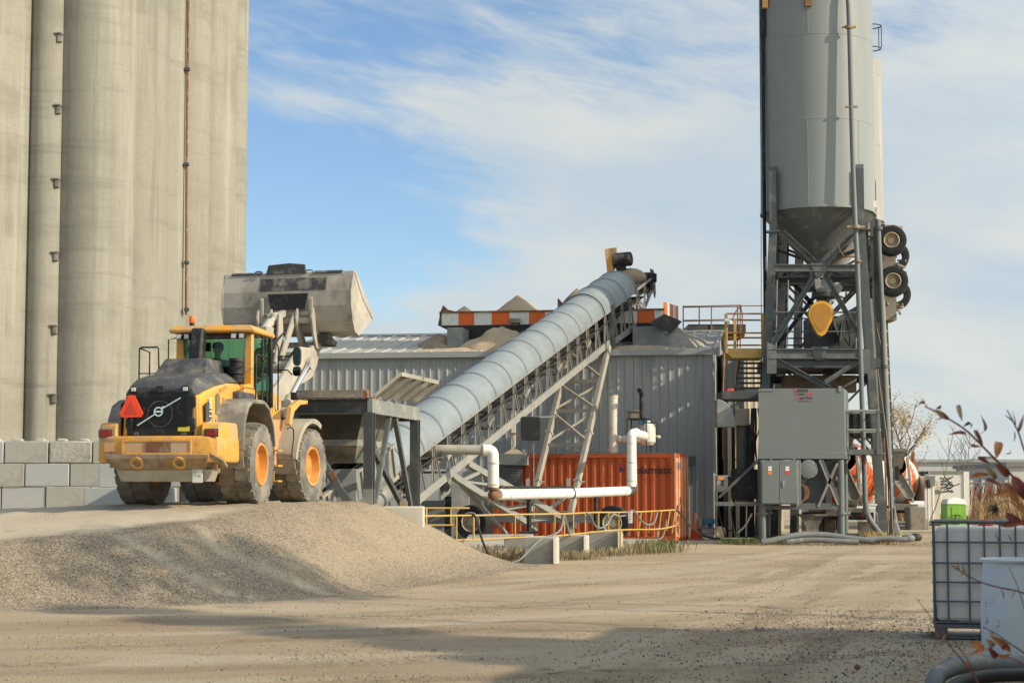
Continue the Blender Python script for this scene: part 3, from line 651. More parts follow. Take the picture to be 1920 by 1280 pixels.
    for y in (-.45, .45): e.box((-1.965, y - .05, 1.27), (-1.94, y + .05, 1.33))
    P('latch', e, 'dark_plastic', gr, bevel=.008)
    for y in (-.48, .0, .50):      # recessed hood lamps
        e = MB(); w = .085; e.prism([(-1.985, y - w, 2.045), (-1.985, y + w, 2.045), (-1.985, y + w * .7, 2.17), (-1.985, y - w * .7, 2.17)], (.1, 0, 0)); lh = P('hood_lamp', e, 'black', bevel=.01)
        if y: e = MB(); e.box((-1.995, y - .045, 2.07), (-1.98, y + .045, 2.14)); P('lens', e, 'lamp_glass', lh, bevel=.01)
    t = MB(); cx = -2.0   # slow-moving-vehicle triangle
    def tri(k, x): return [(x, .53 + k * .215, 1.64 - .05 * k), (x, .53 + k * .19, 1.60 - .0 * k), (x, .53 - k * .19, 1.60), (x, .53 - k * .215, 1.64 - .05 * k + .04), (x, .53 - k * .05, 1.96 + .03 * k), (x, .53 + k * .05, 1.96 + .03 * k)]
    t.prism([(cx, .76, 1.67), (cx, .72, 1.60), (cx, .34, 1.60), (cx, .30, 1.67), (cx, .47, 2.0), (cx, .59, 2.0)], (.012, 0, 0)); tr = P('warning_triangle', t, 'smv', bevel=.004)
    t = MB(); t.prism([(cx - .008, .65, 1.66), (cx - .008, .41, 1.66), (cx - .008, .53, 1.89)], (.006, 0, 0)); P('triangle_centre', t, 'sticker_red', tr)
    t = MB(); t.box((-1.99, .50, 1.3), (-1.975, .56, 1.7)); P('bracket', t, 'black', tr)
    # side panels (right and left)
    for s in (-1, 1):
        q = MB(); y = s * .80
        q.prism([(-1.78, y, 1.24), (-1.42, y, 1.24), (-1.42, y, 1.55), (-1.50, y, 1.82), (-1.66, y, 1.90), (-1.80, y, 1.84)], (0, s * .014, 0)); P('dark_side_panel', q, 'dark_plastic', hood)
        q = MB(); q.prism([(-1.22, y, 1.68), (-1.02, y, 1.68), (-1.02, y, 2.02), (-1.10, y, 2.08), (-1.22, y, 2.04)], (0, s * .016, 0)); q.prism([(-1.22, y, 1.26), (-1.04, y, 1.26), (-1.02, y, 1.60), (-1.22, y, 1.60)], (0, s * .016, 0)); P('vent', q, 'fender', hood)
        q = MB(); q.prism([(-.98, y, 2.10), (-.62, y, 2.18), (-.62, y, 2.24), (-.98, y, 2.16)], (0, s * .013, 0)); q.box((-.80, min(y, y + s * .013), 1.86), (-.70, max(y, y + s * .013), 2.0)); P('sticker', q, 'sticker_orange', hood)
    text('model_number', 'L110H', 'text_white', hood, Vector((-1.52, -.822, 1.50)), (0, 0, 1), (-1, 0, 0), .175, 1.0, world=False, bold=.01)
    # air intake box on hood
    bx = MB(); bx.loft([[V(-.65, -.42, 2.46), V(-.65, .62, 2.46), V(.5, .62, 2.46), V(.5, -.42, 2.46)], [V(-.30, -.34, 2.78), V(-.30, .52, 2.78), V(.45, .52, 2.78), V(.45, -.34, 2.78)]]); P('intake_box', bx, 'dark_plastic', bevel=.03)
    ex = MB(); ex.prism([(.55, .12, 2.4), (.95, .12, 2.4), (.92, .12, 3.0), (.98, .12, 3.44), (.72, .12, 3.46), (.62, .12, 3.0)], (0, .26, 0)); P('exhaust_pipe', ex, 'black', bevel=.05)
    # pre-cleaner canister
    pc = MB(); o = (.35, -.68, 2.2); pc.lathe([(.001, -.05), (.10, -.05), (.10, .12), (.16, .16), (.16, .22), (.13, .24), (.13, .30), (.165, .32), (.165, .44), (.13, .46), (.13, .54), (.155, .56), (.14, .62), (.001, .62)], o, (0, 0, 1), 24); P('air_precleaner', pc, 'black')
    pc = MB(); pc.box((-.2, -.95, 1.85), (.75, -.55, 2.16)); P('hose_bay', pc, 'dark_plastic', bevel=.05)
    pc = MB(); pc.prism([(.15, -.90, 1.9), (1.1, -.90, 1.95), (1.0, -.90, 2.18), (.6, -.90, 2.34), (.25, -.90, 2.3)], (0, .15, 0)); P('side_cowl', pc, 'yellow', bevel=.02)
    # rear fenders ------------------------------------------------
    def arch(cx, R, a0, a1, y0, y1, n=14, th=.03):
        m = MB(); A = [a0 + (a1 - a0) * i / n for i in range(n + 1)]; secs = []
        for a in A:
            ca, sa = cos(a), sin(a); o = Vector((cx, 0, .775))
            secs.append([o + V(ca * (R + e), y, sa * (R + e)) for y, e in ((y0, 0), (y1 - .0, 0), (y1, -.10), (y1 - .03 * (1 if y1 > y0 else -1), -.10), (y1 - .03 * (1 if y1 > y0 else -1), -th), (y0, -th))])
        return m.loft(secs)
    for s in (-1, 1):
        m = MB(); A = []     # boxy plastic guard: outline in side view, swept across the tyre
        pts = [(-1.16, 1.02), (-1.20, 1.25), (-1.12, 1.60), (-.92, 1.88), (-.62, 1.99), (.12, 2.0), (.48, 1.88), (.78, 1.55), (.90, 1.15)]
        inn = [(x * .0 + (x - (-.12)) * .93 - .12, (z - .775) * .93 + .775) for x, z in pts]
        secs = []
        for (x, z), (xi, zi) in zip(pts, inn):
            secs.append([V(x, s * .78, z), V(x, s * 1.27, z), V(x * .985, s * 1.335, z * .985 + .005), V(x * .97, s * 1.34, z * .96 + .01) if 0 else V(xi, s * 1.335, zi), V(xi, s * 1.30, zi), V(xi * 1.0, s * .78, zi)])
        m.loft(secs); P('rear_fender', m, 'fender', bevel=.012)
        f = MB(); f.prism([(-1.17, s * .80, 1.08), (-1.17, s * 1.30, 1.08), (-1.04, s * 1.30, .70), (-1.04, s * .80, .68)], (.02, 0, 0)); P('mud_flap', f, 'fender_dusty')
        # front fenders
        m = MB(); m = arch(3.2, .98, radians(172), radians(62), s * .74, s * 1.33); P('front_fender', m, 'fender_dusty', root, True)
        f = MB(); f.prism([(2.20, s * .72, 1.05), (2.20, s * 1.28, 1.0), (2.40, s * 1.28, .60), (2.40, s * .72, .62)], (.025, 0, 0)); P('front_mud_flap', f, 'fender_dusty', root, True)
        f = MB(); f.prism([(1.75, s * .86, .75), (2.25, s * .86, .80), (2.62, s * .86, 1.70), (1.95, s * .86, 1.70), (1.68, s * .86, 1.35)], (0, s * .05, 0)); P('fender_side_panel', f, 'orange_dusty', root, True)
        f = MB(); f.path([(1.95, s * 1.34, .9), (2.05, s * 1.36, 1.45), (1.88, s * 1.36, 1.55), (1.72, s * 1.34, 1.5)], .014, 6, smooth=1); P('grab_handle', f, 'black', root, True)
        f = MB()
        for z in (.45, .75, 1.05): f.box((1.22, s * .95 if s > 0 else -1.28, z), (1.5, 1.28 if s > 0 else -.95, z + .03))
        for xx in (1.22, 1.48): f.box((xx, s * 1.10 - .02, .42), (xx + .02, s * 1.10 + .02, 1.4))
        P('access_steps', f, 'yellow_worn')
    # light bar arm (right and left front)
        f = MB(); y = s * 1.02; f.prism([(2.35, y, 1.62), (2.45, y, 1.58), (2.62, y, 1.88), (2.95, y, 2.03), (3.35, y, 2.06), (3.35, y, 2.14), (2.9, y, 2.13), (2.48, y, 1.97)], (0, s * .12, 0)); la = P('lamp_arm', f, 'yellow', root, True, bevel=.015)
        f = MB(); f.box((3.05, y - .02, 2.14), (3.3, y + s * .2 if s > 0 else y + .16, 2.30)); P('head_lamp', f, 'black', la, True, bevel=.03)
    # cab ---------------------------------------------------------
    cb = root
    x0, x1, yb, z0, z1 = 1.02, 2.34, .78, 1.95, 3.36
    for (x, y) in ((x0, yb), (x0, -yb)):
        p = MB(); s = 1 if y > 0 else -1
        p.prism([(x, y, z0), (x, y - s * .17, z0), (x, y - s * .15, z1), (x, y, z1)], (.14, 0, 0)); P('cab_pillar', p, 'yellow', bevel=.02)
    for y in (yb, -yb):
        p = MB(); p.beam((x1, y, z0), (x1 - .1, y, z1), .08, .08); p.beam((1.75, y, z0), (1.75, y, z1), .04, .03); P('door_frame', p, 'black', bevel=.01)
    p = MB(); p.loft([[V(.86, -.86, 3.37), V(.86, .86, 3.37), V(2.45, .80, 3.37), V(2.45, -.80, 3.37)], [V(.84, -.88, 3.43), V(.84, .88, 3.43), V(2.50, .82, 3.43), V(2.50, -.82, 3.43)], [V(.92, -.78, 3.52), V(.92, .78, 3.52), V(2.35, .70, 3.52), V(2.35, -.70, 3.52)]])
    roof = P('cab_roof', p, 'yellow', bevel=.02)
    for y in (-.62, -.46, .50, .66):
        p = MB(); p.box((.83, y - .06, 3.24), (.92, y + .06, 3.355)); wl = P('work_lamp', p, 'black', bevel=.015)
        p = MB(); p.box((.822, y - .045, 3.255), (.832, y + .045, 3.34)); P('lens', p, 'lamp_glass', wl)
    p = MB(); p.box((x0, -.74, 1.55), (x1, .74, 2.0)); p.box((x0 + .02, -.6, 3.25), (x0 + .1, .6, 3.36)); P('cab_base', p, 'dark_plastic', bevel=.04)
    def pane(a, b, c, d): m = MB(); m.poly([a, b, c, d]); return m
    P('rear_window', pane((x0 + .05, -.62, 2.0), (x0 + .05, .62, 2.0), (x0 + .05, .64, 3.3), (x0 + .05, -.64, 3.3)), 'cab_glass')
    P('windscreen', pane((x1, -.74, 2.0), (x1, .74, 2.0), (x1 - .06, .74, 3.34), (x1 - .06, -.74, 3.34)), 'cab_glass')
    for s in (-1, 1): P('side_window', pane((x0 + .14, s * .765, 2.0), (x1, s * .765, 2.0), (x1 - .08, s * .765, 3.34), (x0 + .14, s * .765, 3.34)), 'cab_glass')
    p = MB(); p.box((1.35, -.26, 2.0), (1.85, .26, 2.28)); p.prism([(1.32, -.24, 2.25), (1.46, -.24, 2.25), (1.38, -.24, 2.72), (1.28, -.24, 2.72)], (0, .48, 0)); P('seat', p, 'black', bevel=.04)
    p = MB(); p.tube((2.2, 0, 2.1), (2.02, 0, 2.5), .03); p.lathe([(.19, -.015), (.205, 0), (.19, .015), (.175, 0), (.19, -.015)], (2.01, 0, 2.52), (-.42, 0, .9), 24); P('steering_wheel', p, 'black')
    p = MB(); p.box((1.9, .28, 2.0), (2.25, .6, 2.55)); p.box((x0 + .08, .1, 3.02), (x0 + .16, .42, 3.2)); p.box((x0 + .1, -.72, 2.0), (1.5, -.5, 2.45)); P('console', p, 'dark_plastic', bevel=.03)
    p = MB(); p.tube((1.2, .52, 3.52), (1.2, .52, 3.60), .05); bc = P('beacon_base', p, 'black')
    p = MB(); p.lathe([(.06, 0), (.062, .03), (.055, .12), (.045, .135), (.001, .137)], (1.2, .52, 3.6), (0, 0, 1), 20); P('beacon', p, 'beacon', bc)
    # black handrails
    p = MB(); p.path([(-.35, 1.02, 2.0), (-.35, 1.02, 2.98), (-.35, .98, 3.0), (-.35, .66, 3.0), (-.35, .64, 2.97), (-.35, .62, 2.45)], .016, 6); p.path([(-.35, 1.0, 2.98), (.1, .98, 2.94), (.1, .98, 2.1)], .016, 6); p.tube((-.35, 1.02, 2.5), (-.35, .62, 2.5), .012, n=6); P('left_handrail', p, 'black')
    p = MB(); p.path([(-.05, -1.20, 2.0), (-.05, -1.2, 2.80), (0, -1.2, 2.86), (.62, -1.2, 2.86), (.68, -1.2, 2.8), (.68, -1.2, 1.75)], .016, 6); p.path([(.68, -1.2, 2.86), (1.02, -1.0, 2.80), (1.02, -1.0, 1.8)], .016, 6); p.tube((-.05, -1.2, 2.42), (.68, -1.2, 2.42), .013, n=6); P('right_handrail', p, 'black')
    p = MB(); p.path([(x0 + .1, .80, 3.3), (x0 - .05, .92, 3.25), (x0 - .05, .92, 2.2)], .013, 6); p.path([(2.4, -.80, 3.36), (2.42, -.9, 3.2), (2.42, -.9, 1.9)], .016, 6); P('cab_handrail', p, 'black')
    # mirrors
    p = MB(); p.path([(2.42, -.9, 3.0), (2.4, -1.15, 3.0), (2.35, -1.25, 3.12), (2.3, -1.32, 3.12)], .016, 6); p.path([(2.42, -.9, 2.72), (2.4, -1.1, 2.72), (2.32, -1.22, 2.62)], .014, 6); arm = P('mirror_arm', p, 'black')
    for z, h, w in ((2.99, .19, .085), (2.69, .10, .085)):
        p = MB(); yc = -1.32; pts = []
        for i in range(20):
            a = 2 * pi * i / 20; pts.append((2.30, yc + w * (1 if cos(a) > 0 else -1) * abs(cos(a)) ** .7, z + h * (1 if sin(a) > 0 else -1) * abs(sin(a)) ** .6))
        p.prism(pts, (.07, 0, 0)); mh = P('mirror_housing', p, 'black', arm, bevel=.012)
        p = MB(); p.prism([(2.295, yc + (y - yc) * .84, z + (zz - z) * .9) for _, y, zz in pts], (.004, 0, 0)); P('mirror_glass', p, 'cab_glass', mh)
    # lift arms and linkage ----------------------------------------
    for s in (-1, 1):
        y = s * .50; m = MB(); m.prism([(2.50, y, 1.75), (2.75, y, 1.78), (3.25, y, 1.98), (4.0, y, 2.45), (4.70, y, 2.62), (5.05, y, 2.74), (5.28, y, 3.0), (5.62, y, 3.62), (5.42, y, 3.66), (4.95, y, 3.36), (4.35, y, 3.34), (3.9, y, 3.05), (3.1, y, 2.5), (2.45, y, 2.2)], (0, s * .10, 0))
        P('lift_arm', m, 'dusty_steel', root, True, bevel=.02)
        y = s * .68; m = MB(); m.tube((3.15, y, 1.9), (3.55, y, 2.22), .105, n=16); m.sphere((3.15, y, 1.88), .12); cyl = P('lift_cylinder', m, 'dusty_steel', root, True)
        m = MB(); m.tube((3.5, y, 2.18), (4.62, y, 3.02), .045, n=14); P('piston_rod', m, 'chrome', cyl, True)
        m = MB(); m.lathe([(.001, -.1), (.13, -.1), (.13, .1), (.001, .1)], (4.66, s * .62, 3.0), (0, 1, 0), 18); m.lathe([(.001, -.12), (.11, -.12), (.11, .12), (.001, .12)], (2.72, s * .6, 2.0), (0, 1, 0), 18); P('pivot_boss', m, 'dusty_steel', root, True)
        m = MB(); m.prism([(2.4, s * .6, 1.6), (2.95, s * .6, 1.6), (3.0, s * .6, 2.1), (2.75, s * .6, 2.25), (2.5, s * .6, 2.2)], (0, s * .1, 0)); P('arm_tower', m, 'yellow', root, True, bevel=.02)
    m = MB(); m.tube((4.2, -.5, 2.9), (4.2, .5, 2.9), .13); m.box((4.5, -.5, 2.85), (4.62, .5, 3.25)); P('cross_tube', m, 'dusty_steel', root, True)
    m = MB(); m.prism([(4.05, -.12, 3.0), (4.3, -.12, 2.95), (4.52, -.12, 3.5), (4.45, -.12, 4.02), (4.28, -.12, 4.06), (4.22, -.12, 3.5)], (0, .06, 0)); m.prism([(4.05, .12, 3.0), (4.3, .12, 2.95), (4.52, .12, 3.5), (4.45, .12, 4.02), (4.28, .12, 4.06), (4.22, .12, 3.5)], (0, .06, 0)); P('tilt_lever', m, 'dusty_steel', root, True, bevel=.015)
    m = MB(); m.tube((3.0, .03, 3.18), (4.1, .03, 3.86), .10, n=14); m.tube((4.05, .03, 3.82), (4.36, .03, 4.0), .055, n=12); m.sphere((4.36, .03, 3.98), .12); m.box((3.5, -.14, 3.50), (3.9, .2, 3.72)); P('tilt_cylinder', m, 'dusty_steel', root, True, bevel=.01)
    m = MB(); m.beam((4.36, .03, 3.98), (4.85, .03, 4.12), .12, .14); m.beam((4.2, -.2, 3.1), (4.95, -.2, 4.1), .06, .16); m.beam((4.2, .3, 3.1), (4.95, .3, 4.1), .06, .16); P('tilt_link', m, 'dusty_steel', root, True, bevel=.01)
    m = MB()
    for k in range(4): m.path([(3.4 + k * .05, .3 - k * .15, 2.7), (3.9, .34 - k * .16, 3.2 + .05 * k), (4.5, .3 - k * .15, 3.4 + .1 * k), (4.9, .25 - k * .14, 3.75)], .02, 6, smooth=2)
    P('hydraulic_hose', m, 'hose_black', root, True)
    # coupler ears
    for y in (-.66, -.30, .30, .60):
        m = MB(); m.prism([(4.84, y, 4.16), (4.90, y, 4.24), (4.98, y, 4.08), (5.15, y, 3.8), (5.45, y, 3.42), (5.35, y, 3.34), (5.12, y, 3.36), (4.92, y, 3.6), (4.78, y, 4.0)], (0, .05, 0)); P('coupler_plate', m, 'dusty_steel', root, True, bevel=.008)
    m = MB(); m.tube((5.0, -.6, 4.12), (5.0, .6, 4.12), .06); m.tube((5.32, -.62, 3.46), (5.32, .62, 3.46), .06); m.box((4.9, -.6, 3.9), (4.97, .6, 4.02)); P('coupler_bar', m, 'dusty_steel', root, True)
    # bucket -----------------------------------------------------
    prof = [(5.04, 5.02), (4.93, 4.60), (4.93, 4.28), (5.02, 3.95), (5.16, 3.74), (5.40, 3.66), (6.30, 4.10)]
    hw = 1.48; b = MB(); t = .03
    for i in range(len(prof) - 1):
        (xa, za), (xb, zb) = prof[i], prof[i + 1]; b.poly([(xa, -hw, za), (xa, hw, za), (xb, hw, zb), (xb, -hw, zb)])
    P('bucket', b, 'bucket', root, True, thick=.035, ang=6); bk = [o for o in root.children if o.name.startswith('bucket')][-1]
    for s in (-1, 1):
        q = MB(); q.prism([(5.04, s * hw, 5.03), (5.16, s * hw, 5.03), (6.34, s * hw, 4.16), (6.32, s * hw, 4.08), (5.42, s * hw, 3.64), (5.15, s * hw, 3.71), (5.0, s * hw, 3.94), (4.90, s * hw, 4.28), (4.90, s * hw, 4.60)], (0, s * .035, 0)); P('bucket_side', q, 'bucket', bk, True, bevel=.006)
        q = MB(); q.prism([(5.08, s * (hw + .03), 5.0), (5.18, s * (hw + .03), 5.0), (6.32, s * (hw + .03), 4.16), (6.26, s * (hw + .03), 4.08), (5.6, s * (hw + .03), 4.48)], (0, s * .02, 0)); P('side_edge', q, 'dusty_steel', bk, True)
    q = MB(); q.beam((6.22, -hw, 4.06), (6.40, -hw, 4.15), .03, .03); q.prism([(6.18, -hw - .02, 4.03), (6.44, -hw - .02, 4.155), (6.44, -hw - .02, 4.185), (6.18, -hw - .02, 4.07)], (0, 2 * hw + .04, 0)); P('cutting_edge', q, 'dusty_steel', bk, True)
    q = MB(); q.prism([(4.97, -.42, 5.0), (5.01, .50, 5.0)][:1] + [(4.97, .50, 5.0), (5.02, .46, 5.20), (5.02, -.02, 5.235), (5.02, -.38, 5.20)], (.06, 0, 0)); P('spill_guard', q, 'bucket_black', bk, True)
    q = MB(); q.prism([(4.98, -1.25, 5.0), (5.05, -1.25, 5.055), (5.25, -1.25, 4.98), (5.2, -1.25, 4.9)], (0, .65, 0)); q.prism([(4.98, .62, 5.0), (5.05, .62, 5.05), (5.25, .62, 4.98), (5.2, .62, 4.9)], (0, .7, 0))
    for y in (-.52, .66): q.path([(4.95, y - .08, 4.98), (4.95, y - .08, 5.06), (4.95, y + .08, 5.06), (4.95, y + .08, 4.98)], .015, 6, smooth=1)
    P('top_lip', q, 'bucket_black', bk, True)
    q = MB(); q.prism([(4.925, -.92, 4.62), (5.0, -.92, 4.90), (5.0, .62, 4.90), (4.925, .62, 4.62)], (-.02, 0, 0)); P('wear_plate', q, 'bucket_black', bk, True)
    q = MB(); q.prism([(4.90, -.52, 4.55), (4.90, .42, 4.55), (4.90, .34, 4.20), (4.90, -.44, 4.20)], (-.012, 0, 0)); P('black_patch', q, 'black', bk, True)
    for y in (-.62, .52):
        q = MB(); q.prism([(4.92, y, 4.48), (4.92, y, 4.2), (5.05, y, 3.9), (5.2, y, 3.7), (5.0, y, 3.72), (4.86, y, 4.05), (4.87, y, 4.42)], (0, .06, 0)); P('hook_plate', q, 'dusty_steel', bk, True)
    q = MB(); q.prism([(4.99, 1.10, 4.68), (4.985, 1.26, 4.68), (5.02, 1.26, 4.82), (5.02, 1.10, 4.82)], (-.03, 0, 0)); P('welded_square', q, 'bucket', bk, True)
    q = MB(); q.prism([(5.1, -.95, 3.66), (5.55, -.95, 3.52), (5.5, -.95, 3.42), (5.15, -.95, 3.5)], (0, .35, 0)); P('lower_bracket', q, 'bucket_black', bk, True)
    return root
loader = build_loader()
def build_driver():
    root = thing('person', 'driver in dark jacket and cap sitting in the loader cab', 'person', Vector(LO), pi / 2 - LH)
    def skin(name, verts, edges, rad, m, parent):
        me = bpy.data.meshes.new(name); me.from_pydata(verts, edges, []); me.materials.append(MATS[m]); o = bpy.data.objects.new(name, me); COL.objects.link(o); o.parent = parent; THINGS[o.name] = THINGS[root.name]
        o.modifiers.new('skin', 'SKIN'); 
        for i, r in enumerate(rad): me.skin_vertices[0].data[i].radius = (r, r) if not isinstance(r, tuple) else r
        me.skin_vertices[0].data[0].use_root = True
        for p in me.polygons: p.use_smooth = True
        q = o.modifiers.new('s', 'SUBSURF'); q.levels = 2; q.render_levels = 2; return o
    X, Z = 1.58, 2.34; Y = .13
    v = [(X, Y, Z), (X, Y, Z + .22), (X + .02, Y, Z + .44), (X + .05, Y, Z + .56), (X + .06, Y, Z + .64), (X + .085, Y, Z + .74), (X + .085, Y, Z + .82),
         (X + .02, Y + .19, Z + .46), (X + .16, Y + .25, Z + .24), (X + .40, Y + .17, Z + .19), (X + .02, Y - .19, Z + .46), (X + .16, Y - .25, Z + .24), (X + .40, Y - .17, Z + .19),
         (X + .12, Y + .1, Z - .02), (X + .50, Y + .13, Z + .02), (X + .60, Y + .13, Z - .34), (X + .12, Y - .1, Z - .02), (X + .50, Y - .13, Z + .02), (X + .60, Y - .13, Z - .34)]
    e = [(0, 1), (1, 2), (2, 3), (3, 4), (4, 5), (5, 6), (2, 7), (7, 8), (8, 9), (2, 10), (10, 11), (11, 12), (0, 13), (13, 14), (14, 15), (0, 16), (16, 17), (17, 18)]
    r = [(.15, .12), (.16, .12), (.17, .10), .06, .055, .095, .085, .075, .05, .034, .075, .05, .034, .09, .065, .05, .09, .065, .05]
    n = len(v)
    for s, base in ((1, 9), (-1, 12)):       # hands closed on the wheel rim: palm, four fingers and a thumb
        hx, hy, hz = v[base]; v.append((hx + .07, hy - s * .02, hz + .0)); e.append((base, n)); r.append((.035, .02)); palm = n; n += 1
        for k in range(4):
            v.append((hx + .12, hy - s * (.045 - .024 * k), hz + .012)); v.append((hx + .13, hy - s * (.045 - .024 * k), hz - .022 + .003 * k)); e += [(palm, n), (n, n + 1)]; r += [.010, .009]; n += 2
        v.append((hx + .06, hy - s * .06, hz + .0)); v.append((hx + .095, hy - s * .07, hz - .012)); e += [(palm, n), (n, n + 1)]; r += [.012, .010]; n += 2
    body = skin('body', v, e, r, 'skin', root)
    f = MB(); f.sphere((X + .19, Y, Z + .73), .018, 8, (1, .8, 1.2)); f.sphere((X + .08, Y + .095, Z + .74), .022, 8, (.8, .4, 1.3)); f.sphere((X + .08, Y - .095, Z + .74), .022, 8, (.8, .4, 1.3)); f.box((X + .165, Y - .03, Z + .69), (X + .18, Y + .03, Z + .70)); obj('face', f, 'skin', root)
    jv = v[:4] + v[7:13]; je = [(0, 1), (1, 2), (2, 3), (2, 4), (4, 5), (5, 6), (2, 7), (7, 8), (8, 9)]; jr = [(.175, .145), (.19, .145), (.20, .13), .085, .10, .07, .05, .10, .07, .05]
    skin('jacket', jv, je, jr, 'jacket', root)
    tv = [v[0], v[13], v[14], v[15], v[16], v[17], v[18]]; skin('trousers', tv, [(0, 1), (1, 2), (2, 3), (0, 4), (4, 5), (5, 6)], [.16, .105, .08, .065, .105, .08, .065], 'jacket', root)
    c = MB(); c.lathe([(.112, -.02), (.115, .03), (.10, .075), (.06, .105), (.001, .112)], (X + .08, Y, Z + .80), (0, 0, 1), 20); c.prism([(X + .15, Y - .08, Z + .785), (X + .26, Y - .06, Z + .77), (X + .28, Y, Z + .775), (X + .26, Y + .06, Z + .77), (X + .15, Y + .08, Z + .785)], (0, 0, .015)); obj('cap', c, 'cap', root)
    c = MB(); c.box((X + .05, Y - .315, Z + .30), (X + .13, Y - .30, Z + .42)); obj('sleeve_patch', c, 'patch', root)
build_driver()
# ------------------------------------------------------------------ concrete silos and block wall on the left
def build_concrete():
    r = thing('concrete_silo_block', 'tall pale concrete grain silos with joined round towers behind the block wall', 'silo', (-13.3, 60, 0))
    def cyl(name, x, y, R, h=26., a0=pi, a1=2 * pi, flutes=0):
        m = MB(); m.lathe([(R, 0), (R, h), (.01, h + .4)], (x, y, 0), (0, 0, 1), 72); return obj(name, m, 'concrete_silo', r, world=True)
    for tpx, y, R in ((49, 58.6, 1.9), (243, 59.6, 1.32), (308, 61.0, 1.32), (345, 62.7, 1.32), (386, 64.3, 1.32), (436, 66.2, 1.32), (457, 67.9, 1.32), (455, 70.6, 1.4)): cyl('round_tower', (tpx - 960) / F * y - R, y, R)
    cyl('stair_tower', -14.8, 58.7, .55)
    m = MB(); m.box((-16.2, 59.6, 0), (-12.2, 62, 26)); obj('infill_wall', m, 'concrete_silo', r, world=True)
    m = MB(); m.box((-14.27, 59.1, 0), (-14.08, 60, 26)); obj('pilaster', m, 'concrete_silo', r, world=True)
    m = MB(); pipe = [at(349, 590, 62.3), at(350, 300, 62.3), at(355, -150, 62.3)]; m.path(pipe, .045, 8); dp = obj('drain_pipe', m, 'rusty', r, world=True)
    m = MB()
    for y in (130, 308, 492, 580): c = at(351 if y < 300 else 349.5, y, 62.25); m.box(c - V(.08, .05, .05), c + V(.08, .12, .05))
    obj('pipe_clamp', m, 'grey_dark', dp, world=True)
    for x, y in ((113, 73), (111, 207), (108, 345), (106, 482), (104, 619), (102, 748)):
        c = at(x, y, 58.38); m = MB(); m.box(c - V(.06, .15, .12), c + V(.05, .15, .12)); m.box(c + V(-.14, -.2, .12), c + V(.07, .2, .17)); obj('vent_box', m, 'fender', r, world=True, bevel=.01)
build_concrete()
def build_blocks():
    rnd = random.Random(5); Y = 49.3; u = 49.3 / F
    rows = [(2.42, 'top', [(-76, 8), (8.6, 91.6), (92.4, 174), (174.8, 258), (259, 342)]), (1.82, 'middle', [(-37, 48), (48.8, 131.5), (132.5, 216), (217, 300), (301, 384)]), (1.22, 'bottom', [(-80, 4.5), (5.5, 88), (88.8, 171), (172, 255), (256, 338), (339, 420)])]
    ords = ['leftmost', 'second from the left', 'third from the left', 'fourth from the left', 'fifth from the left', 'sixth from the left']
    looks = {('top', 1): 'smooth grey', ('top', 2): 'rough chipped'}
    for z, nm, cols in rows:
        for i, (a, b) in enumerate(cols):
            x0 = (a - 960) * u + .008; x1 = (b - 960) * u - .008; m = MB(); dz = rnd.uniform(-.01, .01); dy = rnd.uniform(-.02, .03)
            m.box((x0, Y + dy, z + .004), (x1, Y + .6 + dy, z + .592)); rough = (nm, i) == ('top', 2)
            if nm == 'top':
                for t in (.24, .76):
                    c = x0 + (x1 - x0) * t; m.loft([[V(c - .16, Y + .16, z + .59), V(c + .16, Y + .16, z + .59), V(c + .16, Y + .48, z + .59), V(c - .16, Y + .48, z + .59)], [V(c - .1, Y + .2, z + .67), V(c + .1, Y + .2, z + .67), V(c + .1, Y + .44, z + .67), V(c - .1, Y + .44, z + .67)]])
            o = obj('concrete_block', m, ['block_a', 'block_b'][(i + len(nm)) % 2] if not rough else 'block_c', world=True, bevel=.05 if rough else rnd.choice((.012, .02, .03)))
            tag(o, '%s block %s in the %s row of the stacked wall' % (looks.get((nm, i), 'grey concrete'), ords[i] if i < 6 else 'end', nm), 'concrete block', 'stacked concrete blocks of the wall')
    for k, (a, b, z, yy) in enumerate([(187, 268, 1.78, 47.2), (160, 243, 1.18, 46.9), (244, 326, 1.18, 47.0)]):
        u2 = yy / F; m = MB(); x0 = (a - 960) * u2; x1 = (b - 960) * u2; m.box((x0, yy, z), (x1, yy + .6, z + .596))
        tag(obj('concrete_block', m, 'block_b', world=True, bevel=.02), ['upper block standing in front of the wall behind the loader tyre', 'lower block left of the loader tyre in front of the wall', 'lower block behind the rear tyre of the loader'][k], 'concrete block', 'loose blocks in front of the wall')
build_blocks()

